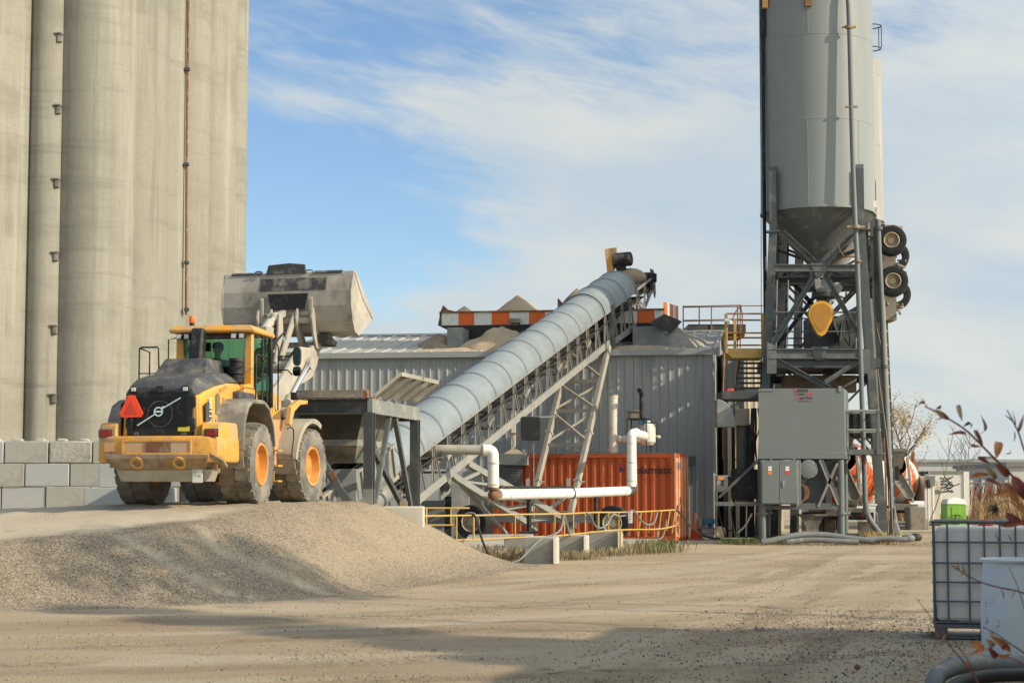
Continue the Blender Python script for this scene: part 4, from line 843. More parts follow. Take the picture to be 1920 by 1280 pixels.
# ------------------------------------------------------------------ ribbed steel shed
SA = radians(8.4); SC = Vector((6.96, 65, 0)); SU = Vector((-cos(SA), sin(SA), 0)); SV = Vector((sin(SA), cos(SA), 0)); SUP = Vector((0, 0, 1))
def sh(u, v, z): return SC + SU * u + SV * v + SUP * z
def rib_profile(L, pitch=.305, d=.032):
    p = []; t = 0
    while t < L - pitch: p += [(t, 0), (t + pitch * .62, 0), (t + pitch * .72, d), (t + pitch * .86, d), (t + pitch * .96, 0)]; t += pitch
    return p + [(L, 0)]
def build_shed():
    r = thing('steel_shed', 'long grey ribbed steel shed with a low pitched roof behind the conveyor', 'shed', tuple(SC), 0)
    def O(n, m, mt, p=r, **k): return obj(n, m, mt, p, world=True, **k)
    Lf, D, ev, rz = 15.3, 17., 6.60, 7.95
    m = MB(); m.strip(rib_profile(Lf), sh(0, 0, 0), SU, -SV, SUP, ev); O('front_wall', m, 'shed_wall')
    m = MB(); p = rib_profile(D); n = len(p)
    hh = lambda t: ev + (rz - ev) * (1 - abs(t / (D / 2) - 1))
    m.add([sh(-d, t, 0) for t, d in p] + [sh(-d, t, hh(t)) for t, d in p], [(i, i + 1, n + i + 1, n + i) for i in range(n - 1)]); O('side_wall', m, 'shed_wall')
    m = MB(); m.add([sh(Lf, 0, 0), sh(Lf, D, 0), sh(Lf, D, ev), sh(Lf, D / 2, rz), sh(Lf, 0, ev)], [(0, 1, 2, 3, 4)]); m.poly([sh(0, D, 0), sh(Lf, D, 0), sh(Lf, D, ev), sh(0, D, ev)]); O('back_wall', m, 'shed_wall')
    m = MB(); rp = []; t = 0
    while t < Lf + .3: rp += [(t, 0), (t + .50, 0), (t + .52, .05), (t + .56, .05), (t + .58, 0)]; t += .6
    for v0, z0, v1, z1 in ((-.16, ev - .01, D / 2, rz), (D + .16, ev - .01, D / 2, rz)):
        A = sh(-.15, v0, z0); B = sh(-.15, v1, z1); up = (B - A).normalized(); nn = SU.cross(up).normalized(); nn = nn if nn.z > 0 else -nn
        m.strip(rp, A, SU, nn, up, (B - A).length)
    O('roof', m, 'shed_roof', thick=.02)
    m = MB(); m.prism([sh(-.17, D / 2 - .35, rz - .02), sh(-.17, D / 2, rz + .09), sh(-.17, D / 2 + .35, rz - .02)], SU * (Lf + .3)); O('ridge_cap', m, 'shed_trim')
    m = MB(); m.prism([sh(-.18, -.20, ev - .17), sh(-.18, -.05, ev - .17), sh(-.18, -.05, ev + .0), sh(-.18, -.20, ev + .03)], SU * (Lf + .3)); O('eave_gutter', m, 'shed_trim')
    m = MB(); m.prism([sh(-.04, -.05, 0), sh(.22, -.05, 0), sh(.22, -.035, 0), sh(-.025, -.035, 0), sh(-.025, .22, 0), sh(-.05, .22, 0)], SUP * (ev - .16)); O('corner_trim', m, 'shed_trim')
    m = MB(); m.beam(sh(-.10, -.16, ev - .02), sh(-.10, D / 2, rz - .02), .05, .16, (0, 0, 1)); m.beam(sh(-.10, D + .16, ev - .02), sh(-.10, D / 2, rz - .02), .05, .16, (0, 0, 1)); O('rake_trim', m, 'shed_trim')
    m = MB(); c = sh(.7, -.07, 2.6); m.box(c - V(.12, .04, .0), c + V(.12, .04, .3)); m.path([sh(.7, -.06, 2.6), sh(.7, -.06, 0)], .018, 6); O('conduit', m, 'grey_steel')
    return r
build_shed()
# ------------------------------------------------------------------ aggregate bins on the shed
def build_bins():
    r = thing('aggregate_bin', 'grey steel aggregate bins with an orange and white striped rim above the shed roof', 'aggregate bin', tuple(sh(7, 6, 7.2)), 0)
    def O(n, m, mt, p=r, **k): return obj(n, m, mt, p, world=True, **k)
    V0, V1 = 3.0, 6.5          # depth range along the shed
    def bp(px, py, v): # point in the vertical plane v metres behind the shed front
        d = at(px, py, 1.0) - V(0, 0, CAMZ); q = sh(0, v, 0); t = (q.dot(SV)) / d.dot(SV); return V(0, 0, CAMZ) + d * t
    a, b, c, d = bp(828, 587, V0), bp(1262, 586, V0), bp(1262, 610, V0), bp(828, 610, V0)
    zt, zb = a.z, d.z; bk = SV * (V1 - V0)
    stripes = [(828, 860, 0), (860, 889, 1), (889, 922, 0), (922, 955, 1), (955, 992, 0), (992, 1022, 1), (1022, 1056, 0), (1056, 1090, 1), (1090, 1124, 0), (1124, 1158, 1), (1158, 1194, 0), (1194, 1228, 1), (1228, 1245, 0)]
    for x0, x1, k in stripes:
        p0 = bp(x0 + .3, 588, V0); p1 = bp(x1 - .3, 588, V0); p0.z = p1.z = 0
        m = MB(); m.prism([p0 + SUP * zb, p1 + SUP * zb, p1 + SUP * zt, p0 + SUP * zt], SV * .05); O('rim_panel', m, 'orange_paint' if k else 'white_paint')
    L = bp(826, 587, V0); R = bp(1246, 587, V0); L.z = R.z = 0
    m = MB(); m.beam(L + SUP * (zt + .03), R + SUP * (zt + .03), .1, .06); m.beam(L + SUP * (zt + .03) + bk, R + SUP * (zt + .03) + bk, .1, .06)
    m.beam(L + SUP * (zt + .03), L + SUP * (zt + .03) + bk, .1, .06)
    O('top_rail', m, 'rusty')
    m = MB(); m.prism([L + SUP * zb + bk, R + SUP * zb + bk, R + SUP * zt + bk, L + SUP * zt + bk], SV * .05); m.prism([L + SUP * zb, L + SUP * zt, L + SUP * zt + bk, L + SUP * zb + bk], SU * .04); O('back_panel', m, 'rusty')
    # left flare board, brown divider boards
    m = MB(); fl = L + SUP * zt; m.prism([fl, fl + SV * 1.6, fl + SV * 1.6 + SUP * .28, fl + SV * .1 + SUP * .30 - SU * .1], SU * .03); m.prism([fl + SV * 1.6, fl + SV * 1.6 - SU * 1.3, fl + SV * 1.6 + SUP * .28], SV * .04)
    dv = bp(1048, 588, V0); dv.z = zt; m.prism([dv, dv + bk, dv + bk + SUP * .3, dv + SUP * .48], SU * .05); O('divider_board', m, 'rusty')
    # sloping bodies
    lo = bp(888, 641, V0 + 1.1); hi = bp(1215, 641, V0 + 1.1); z2 = 7.2
    l2 = L - SU * 1.35; r2 = R + SU * .9
    m = MB(); m.loft([[L + SUP * zb, R + SUP * zb, R + bk + SUP * zb, L + bk + SUP * zb], [l2 + SV * .5 + SUP * z2, r2 + SV * .5 + SUP * z2, r2 + SV * 2.6 + SUP * z2, l2 + SV * 2.6 + SUP * z2]], cap=False); O('sloping_body', m, 'grey_dark', thick=.02)
    m = MB(); m.prism([L + SUP * zt, L + SUP * zb, l2 + SV * .5 + SUP * z2 - SU * .02, l2 + SV * .5 + SUP * z2 + SU * .1, L + SUP * zb + SU * .09], -SV * .05); O('edge_plate', m, 'grey_steel')
    for (x0, x1, y0, y1, v) in ((838, 868, 614, 650, 1.9), (1186, 1246, 612, 644, 1.9), (1010, 1052, 620, 648, 2.2)):
        p0 = bp(x0, y1, v); p1 = bp(x1, y1, v); zz = bp(x0, y0, v).z; m = MB(); m.prism([V(p0.x, p0.y, 6.75), V(p1.x, p1.y, 6.75), V(p1.x, p1.y, zz), V(p0.x, p0.y, zz)], SV * 1.3); O('pedestal', m, 'grey_steel_light', bevel=.02)
    # right end: striped return panel and hanging flap
    a0 = bp(1246, 566, V0); a1 = bp(1272, 574, V0 + 3.3); sq = 5
    for k in range(sq):
        q0 = a0.lerp(a1, k / sq); q1 = a0.lerp(a1, (k + .96) / sq); z0 = bp(1246, 606, V0).z
        m = MB(); m.prism([V(q0.x, q0.y, z0), V(q1.x, q1.y, z0), V(q1.x, q1.y, q1.z), V(q0.x, q0.y, q0.z)], (-.04, 0, 0)); O('end_panel', m, 'white_paint' if k % 2 else 'orange_paint')
    f = [bp(1246, 588, 1.7), bp(1278, 602, 2.6), bp(1258, 624, 2.2), bp(1218, 605, 1.0)]
    m = MB(); m.prism(f, (0, .03, -.03)); O('chute_flap', m, 'grey_dark')
    m = MB(); c = bp(966, 600, V0 - .15); m.box(c - V(.2, .25, .12), c + V(.2, .2, .05)); m.tube(c + V(-.12, 0, -.1), c + V(.12, 0, -.1), .12); O('vibrator', m, 'fender', bevel=.02)
    # sand heaped in the bins and spilled on the roof
    def heap(c, rx, ry, h, m_, label, seed, ov=0., flat=None, pk=1.15):
        mb = MB(); n, k = 44, 16; vs = []
        for j in range(k + 1):
            for i in range(n):
                t = j / k; a = 2 * pi * i / n; e = 1 + .16 * fbm(cos(a) * 1.2 + seed, sin(a) * 1.2, seed, 3)
                x = rx * t * cos(a) * e; y = ry * t * sin(a) * e; z = h * (1 - t ** pk) + .05 * h * fbm(x * 2.5 + seed, y * 2.5, 1, 4) * (t > .03)
                p = Vector(c) + V(x, y, z)
                if flat is not None: b0 = flat(p); p.z = b0 + max(0, 1 - t) ** .9 * h * (1 + .3 * fbm(x * 1.5 + seed, y * 1.5, 2)) + (.02 if t < 1 else -.03)
                vs.append(p)
        mb.add(vs, [(j * n + i, j * n + (i + 1) % n, (j + 1) * n + (i + 1) % n, (j + 1) * n + i) for j in range(k) for i in range(n)])
        o = obj('sand_pile', mb, m_, world=True, ang=80); tag(o, label, 'sand pile', 'sand heaps on and above the shed roof')
    def roofz(p): v = (p - SC).dot(SV); return 6.62 + 1.35 * (1 - abs(v / 8.5 - 1)) if -.1 < v < 17 else 6.6
    c1 = bp(871, 588, V0 + 1.4); c1.z = zt - .05; heap(c1, .58, 1.0, .45, 'sand', 'small pale sand heap at the left end of the striped bins', 1.)
    c2 = bp(971, 588, V0 + 1.5); c2.z = zt - .05; heap(c2, 1.08, 1.25, .86, 'sand', 'largest pointed sand heap above the middle of the striped rim', 2., pk=1.05)
    c3 = bp(1082, 588, V0 + 1.6); c3.z = zt - .05; heap(c3, 1.05, 1.3, 1.08, 'sand_dark', 'brown heap mostly hidden behind the conveyor hoods', 3.)
    c5 = bp(940, 640, 1.35); heap(c5, 1.6, 1.1, .80, 'sand', 'wide brown sand spill below the striped rim on the shed roof', 4., flat=roofz)
    c6 = bp(822, 650, 3.0); heap(c6, .8, 1.4, .42, 'sand_dark', 'small dark sand spill left of the bin pedestal on the roof', 5., flat=roofz)
    c7 = bp(1275, 645, 2.4); heap(c7, 1.05, 1.6, .55, 'sand_grey', 'grey gravel heap on the roof under the right bin flap', 6., flat=roofz)
    c8 = bp(1180, 660, .8); heap(c8, 2.1, .7, .10, 'sand', 'thin layer of sand spilled along the right eave of the shed', 7., flat=roofz)
    c9 = bp(860, 660, .75); heap(c9, 1.9, .7, .09, 'sand', 'thin sand layer along the eave beside the wide spill', 8., flat=roofz)
build_bins()

# ------------------------------------------------------------------ orange shipping container with roof equipment
def build_container():
    A = radians(15); C0 = Vector((5.23, 60, .10)); U = Vector((-cos(A), sin(A), 0)); Wd = Vector((sin(A), cos(A), 0)); H, Lg, Dp = 2.80, 6.06, 2.44
    q = lambda u, v, z: C0 + U * u + Wd * v + SUP * z
    r = thing('shipping_container', 'orange corrugated shipping container standing in front of the shed', 'container', tuple(C0), 0)
    def O(n, m, mt, p=r, **k): return obj(n, m, mt, p, world=True, **k)
    def cor(L):
        p = []; t = 0
        while t < L - .28: p += [(t, 0), (t + .09, 0), (t + .16, .045), (t + .21, .045), (t + .278, 0)]; t += .278
        return p + [(L, 0)]
    m = MB(); m.strip(cor(Lg - .3), q(.15, .05, .16), U, Wd, SUP, H - .26); m.poly([q(Lg - .05, 0, .1), q(Lg - .05, Dp, .1), q(Lg - .05, Dp, H - .05), q(Lg - .05, 0, H - .05)]); m.poly([q(0, Dp - .04, .1), q(Lg, Dp - .04, .1), q(Lg, Dp - .04, H), q(0, Dp - .04, H)]); O('side_panel', m, 'orange_cont')
    m = MB(); m.poly([q(0, 0, H - .03), q(Lg, 0, H - .03), q(Lg, Dp, H - .03), q(0, Dp, H - .03)]); O('roof', m, 'orange_faded', thick=.02)
    m = MB()
    for z in (.07, H - .06):
        m.beam(q(0, .05, z), q(Lg, .05, z), .10, .13); m.beam(q(.05, 0, z), q(.05, Dp, z), .10, .13)
    for u in (.07, Lg - .07): m.beam(q(u, .06, 0), q(u, .06, H), .13, .15, U)
    O('frame', m, 'orange_cont', bevel=.01)
    m = MB(); m.beam(q(.06, Dp - .06, 0), q(.06, Dp - .06, H), .13, .15, U); m.beam(q(-.0, 0.0, 0), q(0.0, 0, H), .03, .05, U); O('rear_post', m, 'orange_faded')
    for k in range(2):
        m = MB(); v0, v1 = (.14, Dp / 2 - .01) if k == 0 else (Dp / 2 + .01, Dp - .14); pr = [(t, .035 if (int(t / .2) % 2) else 0) for t in [i * .1 for i in range(int((v1 - v0) / .1))]]
        m.strip(pr + [(v1 - v0, 0)], q(.0, v0, .14), Wd, U, SUP, H - .27); d = O('door', m, 'orange_faded')
        for t in (.25, .8):
            m = MB(); m.tube(q(-.05, v0 + (v1 - v0) * t, .1), q(-.05, v0 + (v1 - v0) * t, H - .08), .022, n=8); m.box(q(-.06, v0 + (v1 - v0) * t, 1.0) - V(.03, .06, .05), q(-.06, v0 + (v1 - v0) * t, 1.1) + V(.03, .06, .05)); O('lock_bar', m, 'orange_faded', d)
        m = MB(); m.box(q(-.08, (v0 + v1) / 2 - .3, 1.12), q(-.04, (v0 + v1) / 2 + .3, 1.18)); O('door_handle', m, 'rusty', d)
    m = MB(); c = q(-.07, .3, 2.42); m.box(c - V(.04, .08, .12), c + V(.04, .08, .1)); O('junction_box', m, 'grey_steel_light')
    def cp(px, py, v=.0):
        d = at(px, py, 1.0) - V(0, 0, CAMZ); t = (C0 - V(0, 0, CAMZ) + Wd * v).dot(Wd) / d.dot(Wd); return V(0, 0, CAMZ) + d * t
    b0 = cp(1183, 887, -.012); sc = .34
    text('lettering', 'Polarmatic', 'text_black', r, b0 + V(0, 0, .0), -U, SUP, .33, .96, bold=.022)
    m = MB(); a = cp(1161, 887, -.014); m.prism([a, a + SUP * .34, a - U * .20 + SUP * .17], -Wd * .004); O('logo_blue', m, 'text_blue')
    m = MB(); m.prism([a + SUP * .19 - U * .03, a + SUP * .30 - U * .02, a - U * .17 + SUP * .18], -Wd * .008); O('logo_red', m, 'text_red')
    # louvred air unit built on at the left
    m = MB(); c = cp(936, 871, -.35); e = cp(986, 850, -.35); m.prism([c, cp(986, 872, -.35), e, cp(936, 850, -.35)], Wd * .8); hd = O('air_hood', m, 'grey_steel_light', bevel=.015)
    m = MB(); m.prism([cp(941, 852, -.25), cp(985, 852, -.25), cp(966, 842, .0), cp(958, 842, .0)], Wd * .5); O('dust_heap', m, 'sand', hd)
    m = MB(); m.prism([cp(938, 918, -.06), cp(978, 918, -.06), cp(978, 872, -.06), cp(938, 872, -.06)], Wd * .08); lv = O('louvre_frame', m, 'grey_steel')
    m = MB(); A0 = cp(941, 915, -.08); B0 = cp(975, 915, -.08); hh = cp(941, 876, -.08).z - A0.z
    for i in range(12): z = hh * i / 12; m.prism([A0 + SUP * z, B0 + SUP * z, B0 + SUP * (z + .012) - Wd * .04, A0 + SUP * (z + .012) - Wd * .04], SUP * .018)
    O('louvre_slats', m, 'grey_steel_light', lv)
    # roof kit: white vent stack, boiler vessel, exhaust, black guard frame
    m = MB(); m.tube(cp(1150, 850, .9), cp(1150, 744, .9), .145, n=20); m.tube(cp(1150, 746, .9), cp(1150, 740, .9), .16, n=20); st = O('vent_stack', m, 'cream_pipe')
    m = MB(); m.lathe([(.001, 0), (.165, 0), (.165, .02), (.001, .02)], cp(1150, 742, .9), (0, 0, 1), 20); O('stack_cap', m, 'rusty', st)
    m = MB(); m.tube(cp(1158, 823, .9), cp(1182, 823, .9), .09, n=14); m.tube(cp(1160, 823, .9), cp(1163, 823, .9), .12, n=14); m.tube(cp(1170, 823, .9), cp(1173, 823, .9), .12, n=14); O('branch_duct', m, 'cream_pipe', st)
    m = MB(); o = cp(1214, 834, .9); m.lathe([(.001, 0), (.18, 0), (.27, .1), (.27, .55), (.2, .68), (.1, .72), (.1, .8), (.001, .8)], o, (0, 0, 1), 20); m.tube(o + V(-.45, -.1, .22), o + V(.1, 0, .22), .14, n=14); m.tube(o + V(.2, 0, .3), o + V(.42, .1, .26), .05, n=8); ve = O('pressure_vessel', m, 'cream_pipe')
    m = MB(); m.tube(cp(1203, 790, .8), cp(1203, 740, .8), .075, n=12); m.path([cp(1203, 742, .8), cp(1203, 735, .8), cp(1201, 732, .8) - Wd * .25], .075, 12, smooth=2); O('exhaust_pipe', m, 'black')
    m = MB(); m.box(cp(1178, 785, .9), cp(1200, 770, .9) + V(0, .4, 0)); m.box(cp(1176, 772, .85), cp(1202, 768, .85) + V(0, .5, 0)); O('filter_box', m, 'truck_dirty', bevel=.01)
    m = MB(); P4 = [cp(1176, 850, .5), cp(1212, 850, .5)]; zt = cp(1176, 785, .5).z
    for a_, b_ in ((0, .9), ): pass
    for off in (0, .7):
        for p in P4: p = p + Wd * off; m.beam(p, V(p.x, p.y, zt), .04, .04)
        a_ = P4[0] + Wd * off; b_ = P4[1] + Wd * off; m.beam(V(a_.x, a_.y, zt), V(b_.x, b_.y, zt), .05, .05)
    p = cp(1232, 852, .9); m.beam(p, V(p.x, p.y, zt - .12), .035, .035); m.beam(V(p.x, p.y, zt - .12), V(P4[1].x, P4[1].y + .3, zt - .12), .035, .035); O('guard_frame', m, 'black')
    m = MB(); c = cp(1204, 790, .6); m.box(c - V(.1, .1, .08), c + V(.1, .1, .08)); O('burner_motor', m, 'blue', bevel=.02)
    m = MB(); rr = random.Random(2)
    for k in range(7): a_ = cp(1060 + k * 12, 851, .4); m.path([a_, a_ + V(.1, 0, .1 + .1 * rr.random()), a_ + V(.25, 0, .05)], .015, 5)
    m.path([cp(1060, 848, .3), cp(1110, 846, .3), cp(1175, 850, .3), cp(1232, 846, .3), cp(1240, 851, .3)], .015, 5, smooth=1); O('valve_piping', m, 'grey_steel', r)
build_container()
# ------------------------------------------------------------------ covered conveyor
def build_conveyor():
    NT = at(640, 967, 43.2); NH = at(1222, 524, 70.7)
    Dv = (NH - NT); LEN = Dv.length; E1 = Dv / LEN; hz = Vector((E1.x, E1.y, 0)).normalized(); E2 = Vector((-hz.y, hz.x, 0)); W = 1.42; UPV = E1.cross(E2).normalized() * -1
    if UPV.z < 0: UPV = -UPV
    r = thing('belt_conveyor', 'long inclined conveyor under galvanized half round hoods rising to the striped bins', 'conveyor', (NT.x, NT.y, 0))
    def O(n, m, mt, p=r, **k): return obj(n, m, mt, p, world=True, **k)
    def Q(s, w=0., h=0., z=0.): return NT + E1 * s + E2 * w + UPV * h + SUP * z
    def s_at(px):    # distance along the near chord where it crosses a picture column
        lo, hi = -3, LEN + 3
        for _ in range(40):
            mid = (lo + hi) / 2; p = Q(mid); x = 960 + F * p.x / (p.y * cos(PITCH) + (p.z - CAMZ) * sin(PITCH))
            if x < px: lo = mid
            else: hi = mid
        return lo
    # hoods
    s0, s1 = s_at(716), s_at(1190); n = 17; R = W / 2 + .03
    for i in range(n):
        a = s0 + (s1 - s0) * i / n; b = s0 + (s1 - s0) * (i + 1) / n; big = .05 if i >= 14 else 0; rr = R + big
        m = MB(); c = W / 2
        def arc(s, rad, k=22): return [Q(s, c - rad * cos(pi * j / k), .02 + rad * 1.02 * sin(pi * j / k)) for j in range(k + 1)]
        secs = [arc(a, rr), arc(b, rr)]
        m.loft(secs, cap=False, close=False); hd = O('hood', m, 'galv')
        m = MB(); m.loft([arc(b - .10, rr + .004), arc(b - .09, rr + .026), arc(b - .055, rr + .026), arc(b - .045, rr + .006)], cap=False, close=False)
        m.loft([arc(b - .02, rr + .004), arc(b - .012, rr + .018), arc(b + .012, rr + .018), arc(b + .02, rr + .0)], cap=False, close=False); O('hood_band', m, 'galv', hd)
        m = MB()
        for w in (-.03, W + .03): m.beam(Q((a + b) / 2 - .06, w, .06), Q((a + b) / 2 + .06, w, .06), .04, .05)
        O('hood_clip', m, 'truss', hd)
    # truss, one side at a time
    DEP = 1.08
    sB = s_at(1141); sT = s_at(1196)
    for w, side in ((0, 'near'), (W, 'far')):
        m = MB(); m.angle(Q(-1.2, w, 0), Q(LEN, w, 0), .11, .02, E2); m.beam(Q(-1.2, w, .05), Q(LEN - .2, w, .05), .03, .05)
        bs = Q(-1.2, w, 0, -.55); b1 = Q(2.5, w, 0, -DEP); b2 = Q(sB, w, 0, -DEP); m.beam(bs, b1, .09, .20); m.beam(b1, b2, .07, .22); m.beam(b2, Q(sB + .35, w, 0, -DEP - .05), .06, .2); O('truss_chord', m, 'truss', bevel=.004)
        m = MB(); m.beam(Q(sB + .4, w, 0, -DEP - .08), Q(sT, w, 0, -DEP - .2), .06, .2); m.beam(Q(sT, w, 0, -DEP - .2), Q(LEN - .1, w, 0, -.45), .06, .12); O('head_chord', m, 'truss')
        m = MB(); s = .4; k = 0; BR = []
        while s < LEN - .6:
            d = DEP if s < sB else (DEP + .12)
            if s > sT: d = .45 + (DEP + .15 - .45) * (LEN - .1 - s) / (LEN - .1 - sT)
            BR.append((Q(s, w, 0, -.03), Q(s - .02, w, 0, -d)))
            s2 = s + .58; d2 = DEP if s2 < sB else (.45 + (DEP + .15 - .45) * (LEN - .1 - s2) / (LEN - .1 - sT) if s2 > sT else DEP + .12)
            if s2 < LEN - .4: BR.append((Q(s + .04, w, 0, -.03), Q(s2, w, 0, -d2)))
            s += 1.15
            k += 1
        for p_, q_ in BR:
            if w == 0: m = MB()
            m.angle(p_, q_, .055, .014, E2)
            if w == 0: O('lattice_bar', m, 'truss')
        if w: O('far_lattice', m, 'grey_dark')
        m = MB(); m.beam(Q(sB + .12, w - .05, .12, .1), Q(sB + .22, w - .05, 0, -DEP - .15), .14, .16, E1); m.beam(Q(sB + .40, w - .05, .12, .1), Q(sB + .50, w - .05, 0, -DEP - .2), .10, .16, E1); O('joint_post', m, 'grey_steel', bevel=.01)
    m = MB(); s = .5
    while s < LEN - .5: m.beam(Q(s, 0, 0, -DEP + .05), Q(s, W, 0, -DEP + .05), .06, .06); s += 2.3
    O('cross_member', m, 'grey_steel')
    m = MB(); s = .3
    while s < LEN - .4:
        m.tube(Q(s, .2, .0), Q(s, .52, -.10), .06, n=8); m.tube(Q(s, .52, -.1), Q(s, .92, -.1), .06, n=8); m.tube(Q(s, .92, -.1), Q(s, W - .2, .0), .06, n=8)
        if int(s / 1.15) % 3 == 0: m.tube(Q(s, .1, 0, -.62), Q(s, W - .1, 0, -.62), .05, n=8); m.beam(Q(s, .0, 0, -.62), Q(s + .5, 0, 0, -.5), .05, .12); 
        s += 1.15
    O('idler_rollers', m, 'fender')
    m = MB(); m.loft([[Q(s, .14, .05), Q(s, .45, -.04), Q(s, W - .45, -.04), Q(s, W - .14, .05), Q(s, W - .45, -.055), Q(s, .45, -.055)] for s in (-.8, LEN + .15)]); m.loft([[Q(s, .2, 0, -.56), Q(s, W - .2, 0, -.56), Q(s, W - .2, 0, -.58), Q(s, .2, 0, -.58)] for s in (-.6, LEN - .4)]); O('belt', m, 'belt')
    m = MB(); m.path([Q(1, -.06, 0, -.2), Q(8, -.06, 0, -.3), Q(14, -.06, 0, -.22), Q(22, -.06, 0, -.3), Q(LEN - 1, -.06, 0, -.2)], .02, 5, smooth=2); m.path([Q(3, W, 0, -.7), Q(9, W, 0, -.5), Q(16, W, 0, -.8), Q(24, W, 0, -.55)], .03, 5, smooth=2); O('cable', m, 'hose_black')
    # head end
    h0 = Q(LEN + .25, W / 2, .0); m = MB(); m.tube(Q(LEN + .2, .08, -.05), Q(LEN + .2, W - .08, -.05), .30, n=24); m.box(Q(LEN + .1, 0, 0) - V(.1, .1, .1), Q(LEN + .3, 0, 0) + V(.1, .1, .15)); O('head_pulley', m, 'black')
    m = MB()
    for k in range(16):
        a = 2 * pi * k / 16; c = Q(LEN + .2, .02, -.05); m.box(c + E1 * .33 * cos(a) + UPV * .33 * sin(a) - V(.03, .05, .03), c + E1 * .33 * cos(a) + UPV * .33 * sin(a) + V(.03, .05, .03))
    m.prism([Q(LEN + .0, 0, .42), Q(LEN + .38, 0, .30), Q(LEN + .55, 0, -.3), Q(LEN + .30, 0, -.75), Q(LEN + .12, 0, -.3)], E2 * .04); O('head_guard', m, 'grey_steel')
    m = MB(); m.prism([Q(LEN + .33, 0, .2), Q(LEN + .47, 0, .1), Q(LEN + .5, 0, -.6), Q(LEN + .3, 0, -.8)], E2 * .03); m.prism([Q(LEN + .52, .15, -.05), Q(LEN + .56, .15, -.65), Q(LEN + .60, .15, -.65), Q(LEN + .56, .15, -.05)], E2 * (W - .3)); O('scraper_plate', m, 'truss_dusty')
    m = MB(); a = at(1152, 488, 70.4); b = at(1183, 485, 70.2); m.tube(a, b, .27, n=22); m.tube(b, b + (b - a).normalized() * .03, .23, n=22); m.box(a.lerp(b, .3) + V(-.12, -.15, -.45), a.lerp(b, .3) + V(.25, .15, -.2)); O('drive_motor', m, 'belt', bevel=.015)
    m = MB(); p = [at(1134, 467, 70.3), at(1147, 465, 70.3), at(1150, 508, 70.3), at(1139, 512, 70.3)]; m.prism(p, (0, .12, 0)); p = [at(1147, 465, 70.3), at(1156, 464, 70.7), at(1158, 500, 70.7), at(1150, 508, 70.3)]; m.prism(p, (0, .10, 0)); O('belt_guard', m, 'yellow', bevel=.01)
    m = MB(); m.sphere(Q(LEN - .45, W / 2, .16), .5, 16, (1.25, .95, .78)); m.xf(Matrix.Identity(4)); O('sand_load', m, 'sand')
    # falling stone at the head
    m = MB(); rr = random.Random(9); c0 = Q(LEN + .45, W / 2, -.1)
    for k in range(700):
        t = rr.random(); c = c0 + V(rr.gauss(.08, .07 + .12 * t), rr.gauss(0, .3), -t * 1.9); s = rr.uniform(.012, .035); m.add([c + V(s, 0, 0), c + V(-s, s * .5, 0), c + V(0, -s, 0), c + V(0, 0, s * 1.3)], [(0, 1, 2), (0, 1, 3), (1, 2, 3), (0, 2, 3)])
    o = obj('falling_gravel', m, 'sand_dark', world=True); o['kind'] = 'stuff'; o['label'] = 'gravel dropping off the head of the conveyor'; o['category'] = 'gravel'
    # support legs
    bot = [at(1070, 962, 57.3), at(994, 962, 57.9)]
    top = [Q(sB, 0, 0, -DEP - .1), Q(sB, W, 0, -DEP - .1)]; names = []
    for a, b in zip(top, bot):
        m = MB(); m.beam(a, b, .16, .16, E1); O('support_leg', m, 'truss_dusty', bevel=.01)
        k = a.lerp(b, .55); m = MB(); m.beam(k - (a - b).normalized() * .06, k + (a - b).normalized() * .06, .22, .22, E1); k = a.lerp(b, .83); m.beam(k - (a - b).normalized() * .05, k + (a - b).normalized() * .05, .22, .22, E1); m.tube(k, k + V(.22, 0, 0), .03, n=6); O('leg_collar', m, 'truss_dusty')
    lv = [.23, .415, .62]; L = lambda t, k: top[k].lerp(bot[k], t)
    for t in lv: m = MB(); m.beam(L(t, 0), L(t, 1), .11, .12); O('cross_bar', m, 'truss_dusty')
    for t0, t1 in ((.25, .40), (.43, .60), (.03, .21)):
        m = MB(); m.beam(L(t0, 1) + V(0, -.07, 0), L(t1, 0) + V(0, -.07, 0), .07, .07); m.beam(L(t0, 0) + V(0, .07, 0), L(t1, 1) + V(0, .07, 0), .07, .07); O('cross_brace', m, 'truss_dusty')
    # axle beam, stays, travel wheels
    a = at(885, 978, 57.6); b = at(1150, 980, 56.2); ax = (b - a).normalized(); axn = Vector((-ax.y, ax.x, 0)).normalized()
    m = MB(); m.beam(a + axn * .45 + V(.2, 0, .12), b + axn * .45 + V(-.2, 0, .12), .22, .25); m.beam(a + axn * .1, a + axn * .6, .2, .2); m.beam(b + axn * .1, b + axn * .6, .2, .2); O('axle_beam', m, 'truss', bevel=.01)
    def stay(p, q, w=.16, h=.18): m = MB(); m.beam(p, q, w, h); O('stay_beam', m, 'truss', bevel=.008)
    s830 = s_at(806); s885 = s_at(862)
    A0 = Q(s830, 0, 0, -DEP - .15); B0 = Q(s885, W, 0, -DEP - .1); A1 = at(1004, 990, 57.2); B1 = at(1078, 985, 58.0)
    A0 = at(842, 888, 51.2); B0 = at(876, 868, 52.5); stay(A0, A1); stay(B0, B1); stay(A0 + V(.1, 0, -.05), at(950, 1000, 57.5), .08, .10); stay(B0, at(960, 935, 56.5), .08, .1)
    for t in (.12, .36, .62, .85): stay(A0.lerp(A1, t), B0.lerp(B1, t), .09, .10)
    stay(A0.lerp(A1, .12), B0.lerp(B1, .36), .07, .07); stay(B0.lerp(B1, .12), A0.lerp(A1, .36), .07, .07); stay(A0.lerp(A1, .36), B0.lerp(B1, .62), .07, .07); stay(B0.lerp(B1, .36), A0.lerp(A1, .62), .07, .07)
